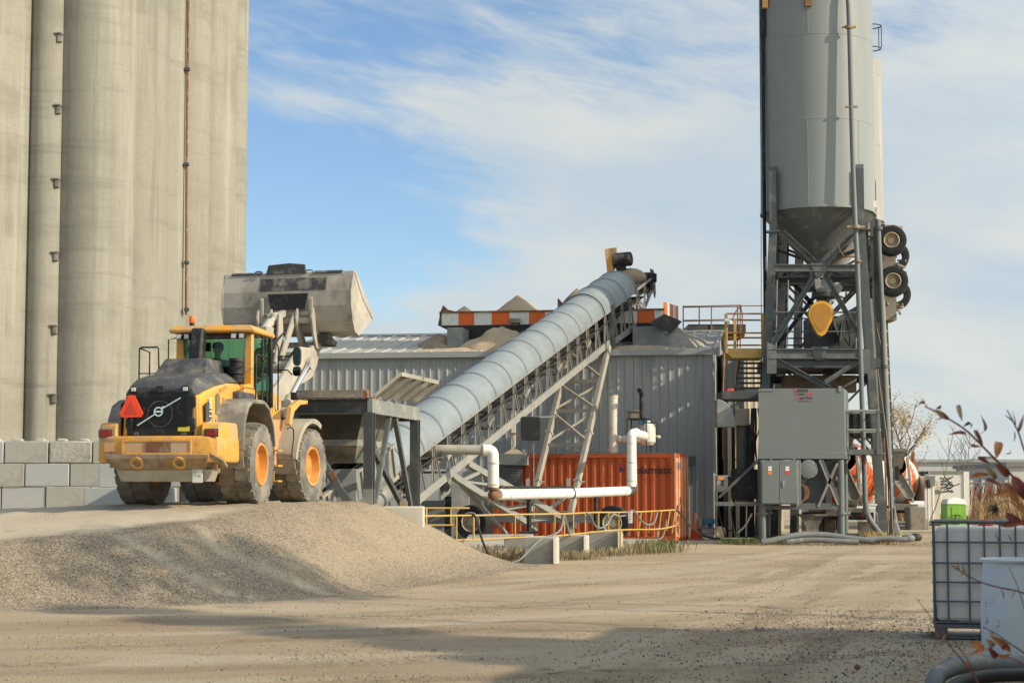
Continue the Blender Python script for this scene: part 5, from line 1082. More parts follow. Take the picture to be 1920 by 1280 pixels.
    stay(at(1022, 960, 58), at(1080, 915, 59), .1, .1); stay(bot[0], bot[1], .14, .14); stay(bot[0], bot[0] + V(.05, -.5, -.9), .14, .14); stay(bot[1], bot[1] + V(0, -.4, -.85), .14, .14)
    m = MB(); m.prism([at(824, 908, 50.9), at(845, 890, 51), at(845, 922, 51), at(827, 938, 50.9)], (0, .05, 0)); pp = O('hanger_plate', m, 'truss')
    m = MB(); m.lathe([(.001, 0), (.16, 0), (.16, .02), (.001, .02)], at(834, 912, 50.86), (0, -1, 0), 6); O('hole', m, 'black', pp)
    m = MB(); m.prism([at(790, 935, 50.2), at(846, 900, 51.2), at(846, 888, 51.2), at(790, 920, 50.2)], (0, .06, 0)); O('gusset_plate', m, 'truss')
    for c, k in ((a, 0), (b, 1)):
        m = MB(); m.lathe([(.30, -.13), (.40, -.15), (.50, -.14), (.525, -.10), (.525, .10), (.50, .14), (.40, .15), (.30, .13)], c, -axn, 40); wh = O('travel_wheel', m, 'tyre_black')
        m = MB(); m.lathe([(.31, .14), (.285, .15), (.27, .10), (.26, .02), (.14, -.02), (.12, .06), (.001, .06)], c, -axn, 30); O('rim', m, 'rim_cream', wh)
        m = MB()
        for j in range(8): t = 2 * pi * j / 8; cc = c + ax * .19 * cos(t) + V(0, 0, 1) * .19 * sin(t) - axn * .02; m.tube(cc, cc - axn * .04, .018, n=6)
        O('wheel_nut', m, 'rusty', wh)
    # tail end: galvanized skirt and guards
    for w, sg_ in ((-.10, -1), (W + .06, 1)):
        m = MB(); m.prism([Q(-2.2, w, .0), Q(3.3, w, .0), Q(3.3, w, .78), Q(-1.2, w, .78), Q(-2.2, w, .35)], E2 * .03); tb = O('trough_side', m, 'fender' if w > 0 else 'grey_steel_light')
        m = MB()
        for s_ in (-1.9, -.9, .1, 1.1, 2.1, 3.1): m.beam(Q(s_, w + sg_ * .03, .02), Q(s_, w + sg_ * .03, .78 if s_ > -1.5 else .5), .06, .06, E1)
        m.beam(Q(-1.2, w, .80), Q(3.3, w, .80), .10, .07); m.beam(Q(-2.2, w, .0), Q(3.3, w, .0), .10, .1); O('trough_stiffener', m, 'truss_dusty', tb)
    m = MB()
    for w in (-.04, W + .02): m.prism([Q(-1.0, w, .0), Q(3.2, w, .0), Q(3.2, w, .42), Q(-.2, w, .42)], E2 * .03)
    O('skirt_board', m, 'truss_dusty')
    m = MB(); k = 12
    for j in range(k): m.loft([[Q(-.9 + .01, -.22 - .18 * sin(pi * jj / k), -.12 + .22 * cos(pi * jj / k)) for jj in (j, j + 1)], [Q(2.4, -.22 - .18 * sin(pi * jj / k), -.12 + .22 * cos(pi * jj / k)) for jj in (j, j + 1)]], cap=False, close=False)
    m.beam(Q(-.9, -.2, .12), Q(2.4, -.2, .12), .35, .03); O('tail_guard', m, 'grey_steel_light')
    m = MB(); m.tube(Q(-.75, .1, -.08), Q(-.75, W - .1, -.08), .22, n=18); m.prism([Q(-1.2, -.06, -.3), Q(-.3, -.06, -.3), Q(-.3, -.06, .15), Q(-1.2, -.06, .15)], E2 * .04); O('tail_pulley', m, 'grey_dark')
    m = MB(); m.lathe([(.001, 0), (.4, 0), (.4, .05), (.001, .05)], Q(4.2, -.1, 0, -.35), -E2, 20); m.path([Q(4, -.1, 0, 0), Q(4.4, -.22, 0, -.3), Q(4.3, -.2, 0, -.7)], .03, 6, smooth=1); O('cable_reel', m, 'black')
build_conveyor()

# ------------------------------------------------------------------ feed hopper on posts
def build_hopper():
    H = radians(10.5); d = Vector((sin(H), cos(H), 0)); l = Vector((-cos(H), sin(H), 0)); C = Vector((-3.13, 41.0, 0))
    q = lambda a, b, z: C + l * a + d * b + SUP * z
    r = thing('feed_hopper', 'dark steel truck hopper on braced posts between the loader and the conveyor', 'hopper', tuple(C))
    def O(n, m, mt, p=r, **k): return obj(n, m, mt, p, world=True, **k)
    Lg, Wd, zt = 4.3, 4.2, 3.72
    for a, b in ((0, 0), (0, Lg), (Wd, 0), (Wd, Lg)):
        m = MB(); m.ibeam(q(a, b, 0.05), q(a, b, zt - .3), .21, .22, .03, d); po = O('post', m, 'grey_steel' if 0 else 'grey_dark', bevel=.003)
        if (a, b) == (0, 0): m = MB(); m.ibeam(q(a, b, 1.2), q(a, b, 1.74), .215, .225, .032, d); O('pale_base', m, 'grey_steel_light', po)
    m = MB(); m.ibeam(q(0, 0, zt - .17), q(Wd, 0, zt - .17), .2, .34, .03); O('front_beam', m, 'grey_dark')
    m = MB(); m.ibeam(q(Wd, 0, zt - .17), q(Wd, Lg, zt - .17), .2, .34, .03); m.ibeam(q(0, Lg, zt - .17), q(Wd, Lg, zt - .17), .2, .34, .03); O('rear_beam', m, 'grey_dark')
    m = MB(); m.beam(q(-.02, -.05, zt - .16), q(-.02, Lg + .12, zt - .16), .12, .32); O('side_beam', m, 'grey_steel_light', bevel=.004)
    m = MB(); m.beam(q(0, -.10, zt + .10), q(Wd, -.10, zt + .10), .14, .18); O('dump_lip', m, 'rusty', bevel=.01); m = MB(); m.beam(q(.12, -.18, zt + .10), q(Wd, -.18, zt + .10), .05, .16); O('lip_plate', m, 'fender')
    for p, w in (((q(1.75, -.02, zt - .35), q(.16, -.02, 1.0)), .1), ((q(2.4, -.02, zt - .35), q(4.1, -.02, 1.0)), .1)): m = MB(); m.beam(*p, w, .16); b_ = O('diagonal_brace', m, 'grey_steel')
    m = MB(); m.beam(q(.86, -.075, 2.12), q(.74, -.075, 1.92), .012, .13); O('rust_patch', m, 'rusty')
    m = MB(); m.beam(q(0, 1.75, zt - .35), q(0, .25, 1.1), .12, .1, l); O('side_brace', m, 'grey_steel')
    m = MB(); m.beam(q(0, 2.3, zt - .35), q(0, Lg - .15, .95), .12, .1, l); O('side_brace', m, 'grey_steel')
    m = MB(); m.beam(q(.05, .2, 2.75), q(.05, Lg - .2, .95), .12, .1, l); O('side_brace', m, 'grey_dark')
    m = MB(); m.beam(q(Wd, .2, 2.9), q(Wd, Lg - .1, .9), .1, .1, l); O('far_brace', m, 'grey_dark')
    # bin
    mo = [q(.55, 1.0, 2.86), q(2.9, 1.0, 2.86), q(2.9, 3.2, 2.86), q(.55, 3.2, 2.86)]; tp = [q(.12, .12, zt), q(Wd - .12, .12, zt), q(Wd - .12, Lg - .12, zt), q(.12, Lg - .12, zt)]
    for i, mt in ((0, 'hopper_shaded'), (1, 'hopper_shaded'), (2, 'hopper_shaded'), (3, 'ribbed_tray')):  # darker colour for the shaded walls, paler for the sunlit right wall
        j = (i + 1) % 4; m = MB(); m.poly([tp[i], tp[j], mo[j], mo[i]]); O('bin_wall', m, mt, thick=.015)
    m = MB(); m.loft([mo, [p - SUP * .14 for p in mo]], cap=False); O('collar', m, 'grey_steel_light', thick=.02)
    low = [q(.75, 1.5, 2.35), q(1.5, 1.5, 2.35), q(1.5, 2.9, 2.35), q(.75, 2.9, 2.35)]; m = MB(); m.loft([[p - SUP * .14 for p in mo], low], cap=False); O('outlet_chute', m, 'fender', thick=.015)
    m = MB(); m.box(q(1.1, 1.8, 1.4) - V(.35, .3, 0), q(1.1, 1.8, 2.2) + V(.35, .3, 0)); O('feeder_box', m, 'grey_steel_light', bevel=.02)
    # raised ribbed tray on the right side
    a, b, c, e = at(702, 742, 41.3), at(779, 750, 44.7), at(821, 717, 44.9), at(751, 701, 41.4)
    m = MB(); n_ = (b - a).cross(e - a).normalized(); n_ = -n_ if n_.z > 0 else n_; u = (b - a); pf = []; T = 0
    pr = []
    for k in range(4): t0 = k / 4; pr += [(t0, 0), (t0 + .15, 0), (t0 + .17, .10), (t0 + .23, .10), (t0 + .249, 0)]
    pr += [(1., 0)]; Lu = u.length; un = u / Lu
    vs = [a + un * t * Lu + n_ * h for t, h in pr] + [e + (c - e) * t + n_ * h for t, h in pr]; N_ = len(pr); m.add(vs, [(i, i + 1, N_ + i + 1, N_ + i) for i in range(N_ - 1)]); tray = O('side_tray', m, 'ribbed_tray', thick=.015)
    m = MB(); m.beam(e, c, .06, .09); m.beam(a, e, .04, .07); O('tray_edge', m, 'truss_dusty', tray); m = MB(); k = e.lerp(c, .55) + V(0, 0, .03); m.box(k - V(.06, .06, .02), k + V(.06, .06, .08)); O('bracket', m, 'truss', tray)
    m = MB(); m.beam(q(.02, .02, zt + .01), q(.02, 1.0, zt + .01), .2, .04); O('rust_strip', m, 'rusty')
build_hopper()
def build_near_hopper():
    m = MB(); m.box((-3.30, 41.35, .6), (-1.95, 41.95, 1.36)); o = obj('retaining_block', m, 'white_conc', world=True, bevel=.03); tag(o, 'whitish concrete block half buried in gravel at the foot of the hopper posts', 'concrete block')
    m = MB(); c = at(755, 957, 42.0); m.box(c + V(-.07, -.05, -.9), c + V(.10, .15, .21)); o = obj('wooden_post', m, 'grass_dry', world=True, bevel=.01); tag(o, 'short pale post beside the whitish block under the hopper', 'post')
    m = MB(); c = at(644, 940, 42.0); m.box(c + V(-.05, -.05, -.6), c + V(.05, .05, .05)); m.tube(c, c + V(0, 0, .28), .02, n=6); o = obj('marker_stake', m, 'sticker_red', world=True); tag(o, 'small red marker stake under the hopper', 'stake')
    g = thing('grey_cabinet', 'blue grey metal cabinets standing under the lower conveyor behind the hopper', 'cabinet', (-1.8, 54, 0)); 
    for (x0, x1, y0, Y, mt) in ((790, 832, 938, 54, 'box_grey'), (845, 880, 905, 59.6, 'grey_steel_light'), (878, 905, 920, 60, 'grey_steel'), (560, 905, 880, 62, 'shed_wall')):
        a = at(x0, y0, Y); b = at(x1, y0, Y); m = MB(); m.box((a.x, Y, 0), (b.x, Y + 1.0, a.z)); obj('cabinet_body', m, mt, g, world=True, bevel=.02)
    m = MB(); a = at(834, 930, 54.2); m.box((a.x, 54.3, 0), (a.x + .18, 54.6, a.z)); obj('black_post', m, 'black', g, world=True)
build_near_hopper()

# ------------------------------------------------------------------ white pipes
def build_pipes():
    r = thing('insulated_pipe', 'thick white insulated pipe with elbows running from the hopper to the container roof', 'pipe', (-.6, 49.5, 0))
    def O(n, m, mt, p=r, **k): return obj(n, m, mt, p, world=True, **k)
    m = MB(); a, b = at(716, 841, 49.3), at(907, 843.5, 49.3); m.tube(a, b, .130, n=20)
    for t in (.12, .4, .75): c = a.lerp(b, t); m.tube(c - V(.01, 0, 0), c + V(.01, 0, 0), .134, n=20)
    O('shaded_pipe', m, 'pvc_shaded')  # shaded run of the white pipe, darkened in its base colour
    def elbow(pts, rad): m = MB(); m.path(pts, rad, 20, smooth=3); return m
    m = elbow([at(905, 843.5, 49.3), at(924, 844, 49.3), at(924.5, 866, 49.3)], .152); m.tube(at(924.5, 864, 49.3), at(925, 914, 49.3), .148, n=20); O('elbow', m, 'pvc')
    m = MB(); m.tube(at(925, 912, 49.3), at(925, 936, 49.3), .10, n=16); m.sphere(at(925, 928, 49.3), .15); m.tube(at(925, 913, 49.3), at(925, 917, 49.3), .16, n=16); m.tube(at(929, 927, 49.4), at(933, 927, 49.4), .17, n=16); m.path([at(918, 935, 49.1), at(914, 945, 49.1)], .03, 6); O('rusty_valve', m, 'rusty')
    m = MB(); m.tube(at(934, 927, 49.5), at(1068, 924.5, 53.4), .142, n=20); O('long_pipe', m, 'pvc')
    m = MB(); m.tube(at(1068, 924.5, 53.4), at(1177, 920, 57.2), .142, n=20); O('long_pipe', m, 'pvc')
    m = MB()
    for k in (.12, .5, .9):
        for A_, B_ in ((at(934, 927, 49.5), at(1068, 924.5, 53.4)), (at(1068, 924.5, 53.4), at(1177, 920, 57.2)), (at(1185, 912, 57.3), at(1184, 822, 57.3))): c = A_.lerp(B_, k); e_ = (B_ - A_).normalized() * .02; m.tube(c - e_, c + e_, .149 if A_.y < 57.25 else .153, n=20)
    for c, d_ in ((at(907, 843.5, 49.3), V(.02, 0, 0)), (at(924.6, 868, 49.3), V(0, 0, .02)), (at(925, 908, 49.3), V(0, 0, .02))): m.tube(c - d_, c + d_, .165, n=20)
    O('pipe_band', m, 'cream_pipe')
    m = MB(); c = at(1073, 924.5, 53.5); m.tube(c - V(.02, .0, 0), c + V(.03, .03, 0), .155, n=20); m.tube(at(1177, 920, 57.2), at(1183, 920, 57.3), .155, n=20); m.path([at(1180, 920, 57.3), at(1187, 920, 57.3), at(1187, 908, 57.3)], .12, 14, smooth=2); O('coupling', m, 'grey_dark')
    m = MB(); m.tube(at(1185, 912, 57.3), at(1184, 822, 57.3), .147, n=20); m.path([at(1184, 824, 57.3), at(1184, 813, 57.3), at(1193, 811, 57.6)], .147, 20, smooth=3); m.tube(at(1190, 813, 57.6), at(1207, 817, 59.9), .15, n=18); O('riser', m, 'pvc')
    m = MB(); m.beam(at(938, 913, 53), at(1073, 914, 56), .10, .07); m.tube(at(992, 935, 51.4), at(992, 998, 51.4), .07, n=12); m.box(at(975, 1000, 51.3), at(1008, 995, 51.9)); m.tube(at(1117, 930, 55), at(1117, 1000, 55), .06, n=12); O('pipe_stand', m, 'black')
    m = MB(); m.box(at(1062, 912, 55.9), at(1069, 896, 56.0)); m.box(at(986, 912, 54.4), at(993, 897, 54.5)); O('stub_post', m, 'truss')
build_pipes()

# ------------------------------------------------------------------ yellow rail, blocks, hoses
def build_rail():
    r = thing('yellow_handrail', 'long bent yellow tube railing in front of the orange container', 'railing', (1.2, 47, 0))
    def O(n, m, mt, p=r, **k): return obj(n, m, mt, p, world=True, **k)
    # (px, y top, y bottom, depth)
    K = [(765, 971, 1000, 43.0), (795, 967, 1006, 43.3), (856, 966, 1012, 44), (888, 966, 1012, 44.3), (966, 964, 1007, 45.3), (1040, 963, 1005, 46.6), (1058, 963, 1003, 47.2), (1075, 962, 1001, 47.8), (1097, 961, 999, 48.6), (1122, 960, 996, 49.4), (1141, 960, 994, 50), (1160, 960, 993, 50.6), (1202, 959, 992, 52), (1222, 958, 992, 52.8), (1240, 957, 991, 53.5), (1256, 956, 988, 54), (1266, 955, 985, 54.4)]
    top = [at(x, y, Y) for x, y, _, Y in K]; bot = [at(x, y, Y) for x, _, y, Y in K]; bot[0] = at(836, 1010, 43.8) if 0 else bot[0]
    m = MB(); m.path(top, .022, 8); O('top_tube', m, 'rail_yellow'); m = MB(); m.path(bot[2:], .022, 8); O('bottom_tube', m, 'rail_yellow')
    for i, (x, yt, yb, Y) in enumerate(K):
        m = MB(); lean = -6 if i > 11 else 0; m.tube(top[i], at(x + lean, yb + (0 if i < 12 else 6 if i % 2 else 14), Y), .019 if i % 3 else .024, n=8); O('baluster', m, 'rail_yellow')
    for x, y0, y1, Y in ((1042, 1005, 1050, 46.5), (1097, 1000, 1040, 48.6), (1163, 993, 1031, 50.6)):
        m = MB(); m.beam(at(x, y0, Y - .3), at(x, y1, Y - .3), .05, .05); O('anchor_post', m, 'rail_yellow')
    m = MB(); m.prism([at(1178, 958, 51), at(1186, 958, 51), at(1186, 980, 51), at(1178, 980, 51)], (0, .01, 0)); sg_ = O('paper_notice', m, 'white_paint')
    m = MB()
    for k in range(6): m.prism([at(1179.5, 961 + 3 * k, 50.98), at(1184.5 - (k % 2), 961 + 3 * k, 50.98), at(1184.5 - (k % 2), 962 + 3 * k, 50.98), at(1179.5, 962 + 3 * k, 50.98)], (0, -.003, 0))
    O('notice_lines', m, 'hose_grey', sg_)
    r2 = thing('yellow_handrail', 'short yellow railing standing behind the gravel mound beside the travel wheel', 'railing', (-2, 48.5, 0))
    K2 = [(783, 952, 1000, 48.5), (799, 952, 1000, 48.5), (845, 952, 984, 48.8), (852, 952, 984, 48.8)]
    m = MB(); m.path([at(x, y, Y) for x, y, _, Y in K2[:1] + K2[2:]] + [at(880, 952, 49)], .022, 8); m.path([at(x, 984, Y) for x, _, y, Y in K2[:1] + K2[2:]], .022, 8); obj('tube', m, 'rail_yellow', r2, world=True)
    for x, y0, y1, Y in K2[:3]: m = MB(); m.tube(at(x, y0, Y), at(x, y1, Y), .03 if x == 799 else .02, n=8); obj('upright', m, 'rail_yellow', r2, world=True)
build_rail()
def build_pit_blocks():
    specs = [((983, 1040, 1007, 1056), 44.0, 'large grey concrete block at the near end of the yellow railing'), ((1040, 1098, 1003, 1042), 47.6, 'middle grey concrete block under the yellow railing'), ((1104, 1163, 996, 1034), 50.6, 'farther grey concrete block under the yellow railing'), ((945, 984, 1007, 1042), 46.8, 'low concrete block behind the near end of the yellow railing')]
    for (x0, x1, y0, y1), Y, lab in specs:
        a = at(x0, y1, Y); b = at(x1, y1, Y); zt = at(x0, y0, Y).z; m = MB(); az = radians(10); u = V(cos(az), -sin(az), 0) * (b.x - a.x) * 1.02; w = V(sin(az), cos(az), 0) * 1.2
        z0 = -.05; P = [V(b.x, Y, z0) - u, V(b.x, Y, z0), V(b.x, Y, z0) + w * .6, V(b.x, Y, z0) - u + w * .6]
        m.hexa(P + [p + V(0, 0, zt + .05) for p in P]); o = obj('concrete_block', m, 'block_a', world=True, bevel=.02); tag(o, lab, 'concrete block', 'blocks under the yellow railing')
        if x0 != 945:
            m = MB(); e = V(b.x, Y, 0) + V(.008, .02, 0); m.prism([e + V(0, 0, .02), e + w * .42 + V(.0, 0, .02), e + w * .42 + V(0, 0, zt - .02), e + V(0, 0, zt - .02)], u.normalized() * .01); obj('lit_end', m, 'white_conc', None, world=True) if 0 else None
    m = MB(); P = [at(1100, 1000, 56), at(1262, 1008, 57), at(1262, 1008, 64), at(1090, 1000, 64)]; 
    s = MB(); s.prism([V(-1.6, 55.0, .0), V(4.2, 54.6, .0), V(4.6, 59.3, 0), V(-1.6, 60.5, 0)], (0, 0, .20)); o = struct('slab', s, 'block_c', bevel=.02)
    s = MB(); s.prism([V(4.2, 60.8, 0), V(9.0, 60.6, 0), V(9.2, 64.9, 0), V(4.2, 65.4, 0)], (0, 0, .09)); struct('pavement', s, 'white_conc', bevel=.01)
    def hose(pts, rad, mt, lab, grp='hoses draped over and around the yellow railing'):
        m = MB(); m.path(pts, rad, 8, smooth=3); tag(obj('hose', m, mt, world=True), lab, 'hose', grp)
    hose([at(886, 966, 44.2), at(890, 964, 44.1), at(896, 985, 44), at(905, 1015, 43.8), at(915, 1038, 43.5), at(922, 1045, 43.5)], .028, 'hose_black', 'black hose hanging from the railing onto the gravel left of the blocks')
    hose([at(960, 1055, 43.2), at(978, 1048, 43.3), at(1000, 1022, 43.6), at(1020, 1006, 43.9), at(1040, 1003, 46), at(1054, 990, 46.5), at(1057, 962, 46.9), at(1064, 985, 47), at(1068, 1002, 47)], .026, 'hose_grey', 'grey hose running over the largest block and up the yellow railing')
    hose([at(1100, 962, 48.4), at(1106, 962, 48.5), at(1114, 985, 48.8), at(1124, 991, 49.2), at(1138, 985, 49.8), at(1149, 962, 50.1), at(1158, 968, 50.2), at(1172, 966, 50.6)], .026, 'hose_grey', 'grey hose hanging in a loop left of the white notice')
    hose([at(1180, 958, 51), at(1190, 956, 51.2), at(1200, 975, 51.4), at(1215, 985, 52), at(1228, 980, 52.6), at(1233, 958, 53)], .026, 'hose_grey', 'grey hose hanging in a loop right of the white notice')
    hose([at(1262, 954, 54.3), at(1272, 957, 54.6), at(1288, 980, 57), at(1310, 1000, 60), at(1330, 1008, 62), at(1350, 1009, 62.5)], .03, 'hose_black', 'dark hose running from the railing end to the traffic cone')
    hose([at(1236, 985, 53.4), at(1230, 1005, 53.2), at(1236, 1012, 53.4), at(1244, 1005, 53.6), at(1250, 975, 53.8)], .022, 'hose_grey', 'thin hose drooping below the right end of the yellow railing')
    # pale strips standing in for the sunlit ends of the blocks
    for (x, y0, y1, Y, k) in ((1040, 1009, 1054, 43.9, 0), (1097, 1003, 1041, 47.5, 1), (1161, 996, 1033, 50.5, 2)):
        a = at(x - 3, y1, Y); m = MB(); m.prism([V(a.x, Y - .06, 0), V(a.x + .08, Y - .03, 0), V(a.x + .16, Y + .55, 0), V(a.x + .08, Y + .55, 0)], V(0, 0, at(x, y0, Y).z)); tag(obj('lit_block_end', m, 'white_conc', world=True, bevel=.01), ['pale strip put in as the sunlit end of the large near block', 'pale strip put in as the sunlit end of the middle block', 'pale strip put in as the sunlit end of the farther block'][k], 'slab', 'pale strips for the sunlit ends of the railing blocks')
build_pit_blocks()
def build_small_yard():
    r = thing('traffic_cone', 'red traffic cone with a faded top beside the container corner', 'traffic cone', tuple(at(1305, 1010, 62)))
    m = MB(); m.lathe([(.001, .03), (.20, .03), (.14, .38), (.001, .38)], (0, 0, 0), (0, 0, 1), 28); m.box((-.25, -.25, 0), (.25, .25, .035)); obj('cone_body', m, 'cone_red', r, bevel=.01)
    m = MB(); m.lathe([(.145, .36), (.035, .86), (.03, .87), (.001, .87)], (0, 0, 0), (0, 0, 1), 28); obj('pale_top', m, 'cone_pale', r)
    r = thing('air_compressor', 'small blue and grey wheeled compressor beside the shed corner', 'compressor', tuple(at(1338, 1008, 61.5)))
    m = MB(); m.box((-.42, -.2, .12), (.35, .25, .32)); m.tube((-.42, 0, .35), (-.42, 0, .62), .13, n=12); obj('tank', m, 'hose_grey', r, bevel=.04)
    m = MB(); m.box((-.36, -.2, .45), (.02, .2, .64)); m.tube((-.1, 0, .3), (-.1, 0, .5), .08); obj('engine', m, 'blue', r, bevel=.03)
    m = MB(); m.lathe([(.001, -.05), (.08, -.06), (.16, -.05), (.19, -.03), (.19, .03), (.16, .05), (.08, .06), (.001, .05)], (.18, -.27, .2), (0, -1, 0), 24); obj('wheel', m, 'rim_cream', r)
    m = MB(); m.path([(.3, 0, .3), (.6, 0, .22), (1.0, .1, .25), (1.5, .1, .1), (1.9, 0, .06)], .02, 6, smooth=2); obj('hose', m, 'hose_black', r)
    r = thing('black_panel', 'black rounded panel on a thin pole left of the conveyor support legs', 'panel', tuple(at(997, 990, 56)))
    m = MB(); pts = []; c = at(995, 803, 55.5); w, h = .29, .355
    for i in range(32):
        a = 2 * pi * (i + .5) / 32; ca, sa = cos(a), sin(a); pts.append(c + V(w * (1 if ca > 0 else -1) * abs(ca) ** .18, 0, h * (1 if sa > 0 else -1) * abs(sa) ** .18))
    m.prism(pts, (0, .06, 0)); obj('rubber_panel', m, 'black', r, world=True, bevel=.01)
    m = MB(); m.tube(at(1001, 990, 55.6), at(1000, 785, 55.6), .018, n=6); m.tube(at(980, 782, 55.6), at(1042, 781, 58.5), .025, n=6); obj('pole', m, 'hose_grey', r, world=True)
    r = thing('cream_post', 'cream square post standing in front of the ribbed shed under the conveyor', 'post', tuple(at(962, 1010, 62)))
    m = MB(); a = at(962, 850, 62); b = at(963, 765, 62); m.beam(V(a.x, a.y, 0), b, .16, .16); obj('square_tube', m, 'cream_pipe', r, world=True, bevel=.01)
    m = MB(); c = at(963, 812, 61.9); m.beam(c - V(.1, 0, 0), c + V(.1, 0, 0), .2, .03); m.path([c + V(.1, -.05, 0), c + V(.16, -.05, -.15), c + V(.12, -.05, -.35)], .012, 5); obj('strap', m, 'rusty', r, world=True)
    for k, (x0, y0, x1, y1, Y) in enumerate(((860, 1012, 1040, 1006, 50.5),)):
        m = MB(); m.prism([at(x0, y0 + 22, 45.5), at(x0 + 85, y0 + 25, 45.5), at(1000, 1004, 53), at(880, 1004, 53)], (0, 0, .05)); struct('path', m, 'block_c')
build_small_yard()
# ------------------------------------------------------------------ cement silos on steel towers
def build_silo(cx, cy, R, zb, zt, m_, label, legz, dx=1.46, dy=1.5, spread=.60, cone=1.75, front=False):
    rt = radians(10); ex = V(cos(rt), -sin(rt), 0); ey = V(sin(rt), cos(rt), 0); CC = V(cx, cy, 0); L_ = lambda a, b, z: CC + ex * a + ey * b + V(0, 0, z)
    r = thing('cement_silo', label, 'silo', (cx, cy, 0), group='cement silos of the batch plant')
    def O(n, m, mt, p=r, **k): return obj(n, m, mt, p, world=True, **k)
    m = MB(); m.lathe([(R, zb), (R, zt), (R * .9, zt + .12), (.1, zt + .5)], (cx, cy, 0), (0, 0, 1), 72); sh_ = O('shell', m, m_)
    m = MB(); z = zb + 3.0
    while z < zt: m.lathe([(R + .001, z - .02), (R + .009, z), (R + .001, z + .02)], (cx, cy, 0), (0, 0, 1), 72); z += 2.9
    m.lathe([(R, zb - .02), (R + .04, zb - .02), (R + .04, zb + .05), (R, zb + .05)], (cx, cy, 0), (0, 0, 1), 72)
    for a, z0, z1 in ((-1.88, zb + .05, zb + 3.0), (-2.25, zb + 3.0, zb + 5.9), (-1.85, zb + 5.9, zb + 8.8), (-.9, zb + .1, zb + 3)): m.tube((cx + (R + .001) * cos(a), cy + (R + .001) * sin(a), z0), (cx + (R + .001) * cos(a), cy + (R + .001) * sin(a), z1), .008, n=5)
    O('weld_seams', m, m_, sh_)
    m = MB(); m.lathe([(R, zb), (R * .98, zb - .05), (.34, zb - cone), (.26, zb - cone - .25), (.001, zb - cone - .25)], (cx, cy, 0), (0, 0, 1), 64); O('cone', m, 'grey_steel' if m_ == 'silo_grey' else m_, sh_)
    for sx in (-1, 1):
        for sy in (-1, 1):
            q0 = L_(sx * (dx + spread), sy * (dy + spread * .6), 0); q1 = L_(sx * dx, sy * dy, zb - .75)
            m = MB(); m.ibeam(q0, q1, .27, .24, .03, ey); lg = O('leg', m, 'grey_steel' if front else 'grey_dark', bevel=.004)
            m = MB(); q2 = L_(sx * dx, sy * dy, zb + 1.3); m.ibeam(q1, q2, .25, .26, .03, ey); m.beam(q1 - V(0, 0, .05), q1, .46, .42, ey); m.beam(q2 - V(0, 0, .02), q2 + V(0, 0, .16) - ey * sy * .15, .25, .05, ey); O('shell_bracket', m, 'grey_steel', lg)
    def lp(sx, sy, z): t = z / (zb - .75); return L_(sx * (dx + spread * (1 - t)), sy * (dy + spread * .6 * (1 - t)), z)
    for z in legz:
        for (a, b) in (((-1, 1), (1, 1)), ((-1, -1), (-1, 1)), ((1, -1), (1, 1))) + ((((-1, -1), (1, -1)),) if not front else ()):
            m = MB(); m.ibeam(lp(*a, z), lp(*b, z), .16, .26, .03); O('beam', m, 'grey_dark')
    zs = list(legz) + [zb - 1.0]
    for z0, z1 in zip(zs[:-1], zs[1:]):
        for (a, b) in (((-1, 1), (1, 1)), ((1, -1), (1, 1)), ((-1, -1), (-1, 1))):
            m = MB(); m.beam(lp(*a, z0), lp(*b, z1), .09, .09); m.beam(lp(*b, z0), lp(*a, z1), .09, .09); O('brace', m, 'grey_dark')
    return r, O, lp
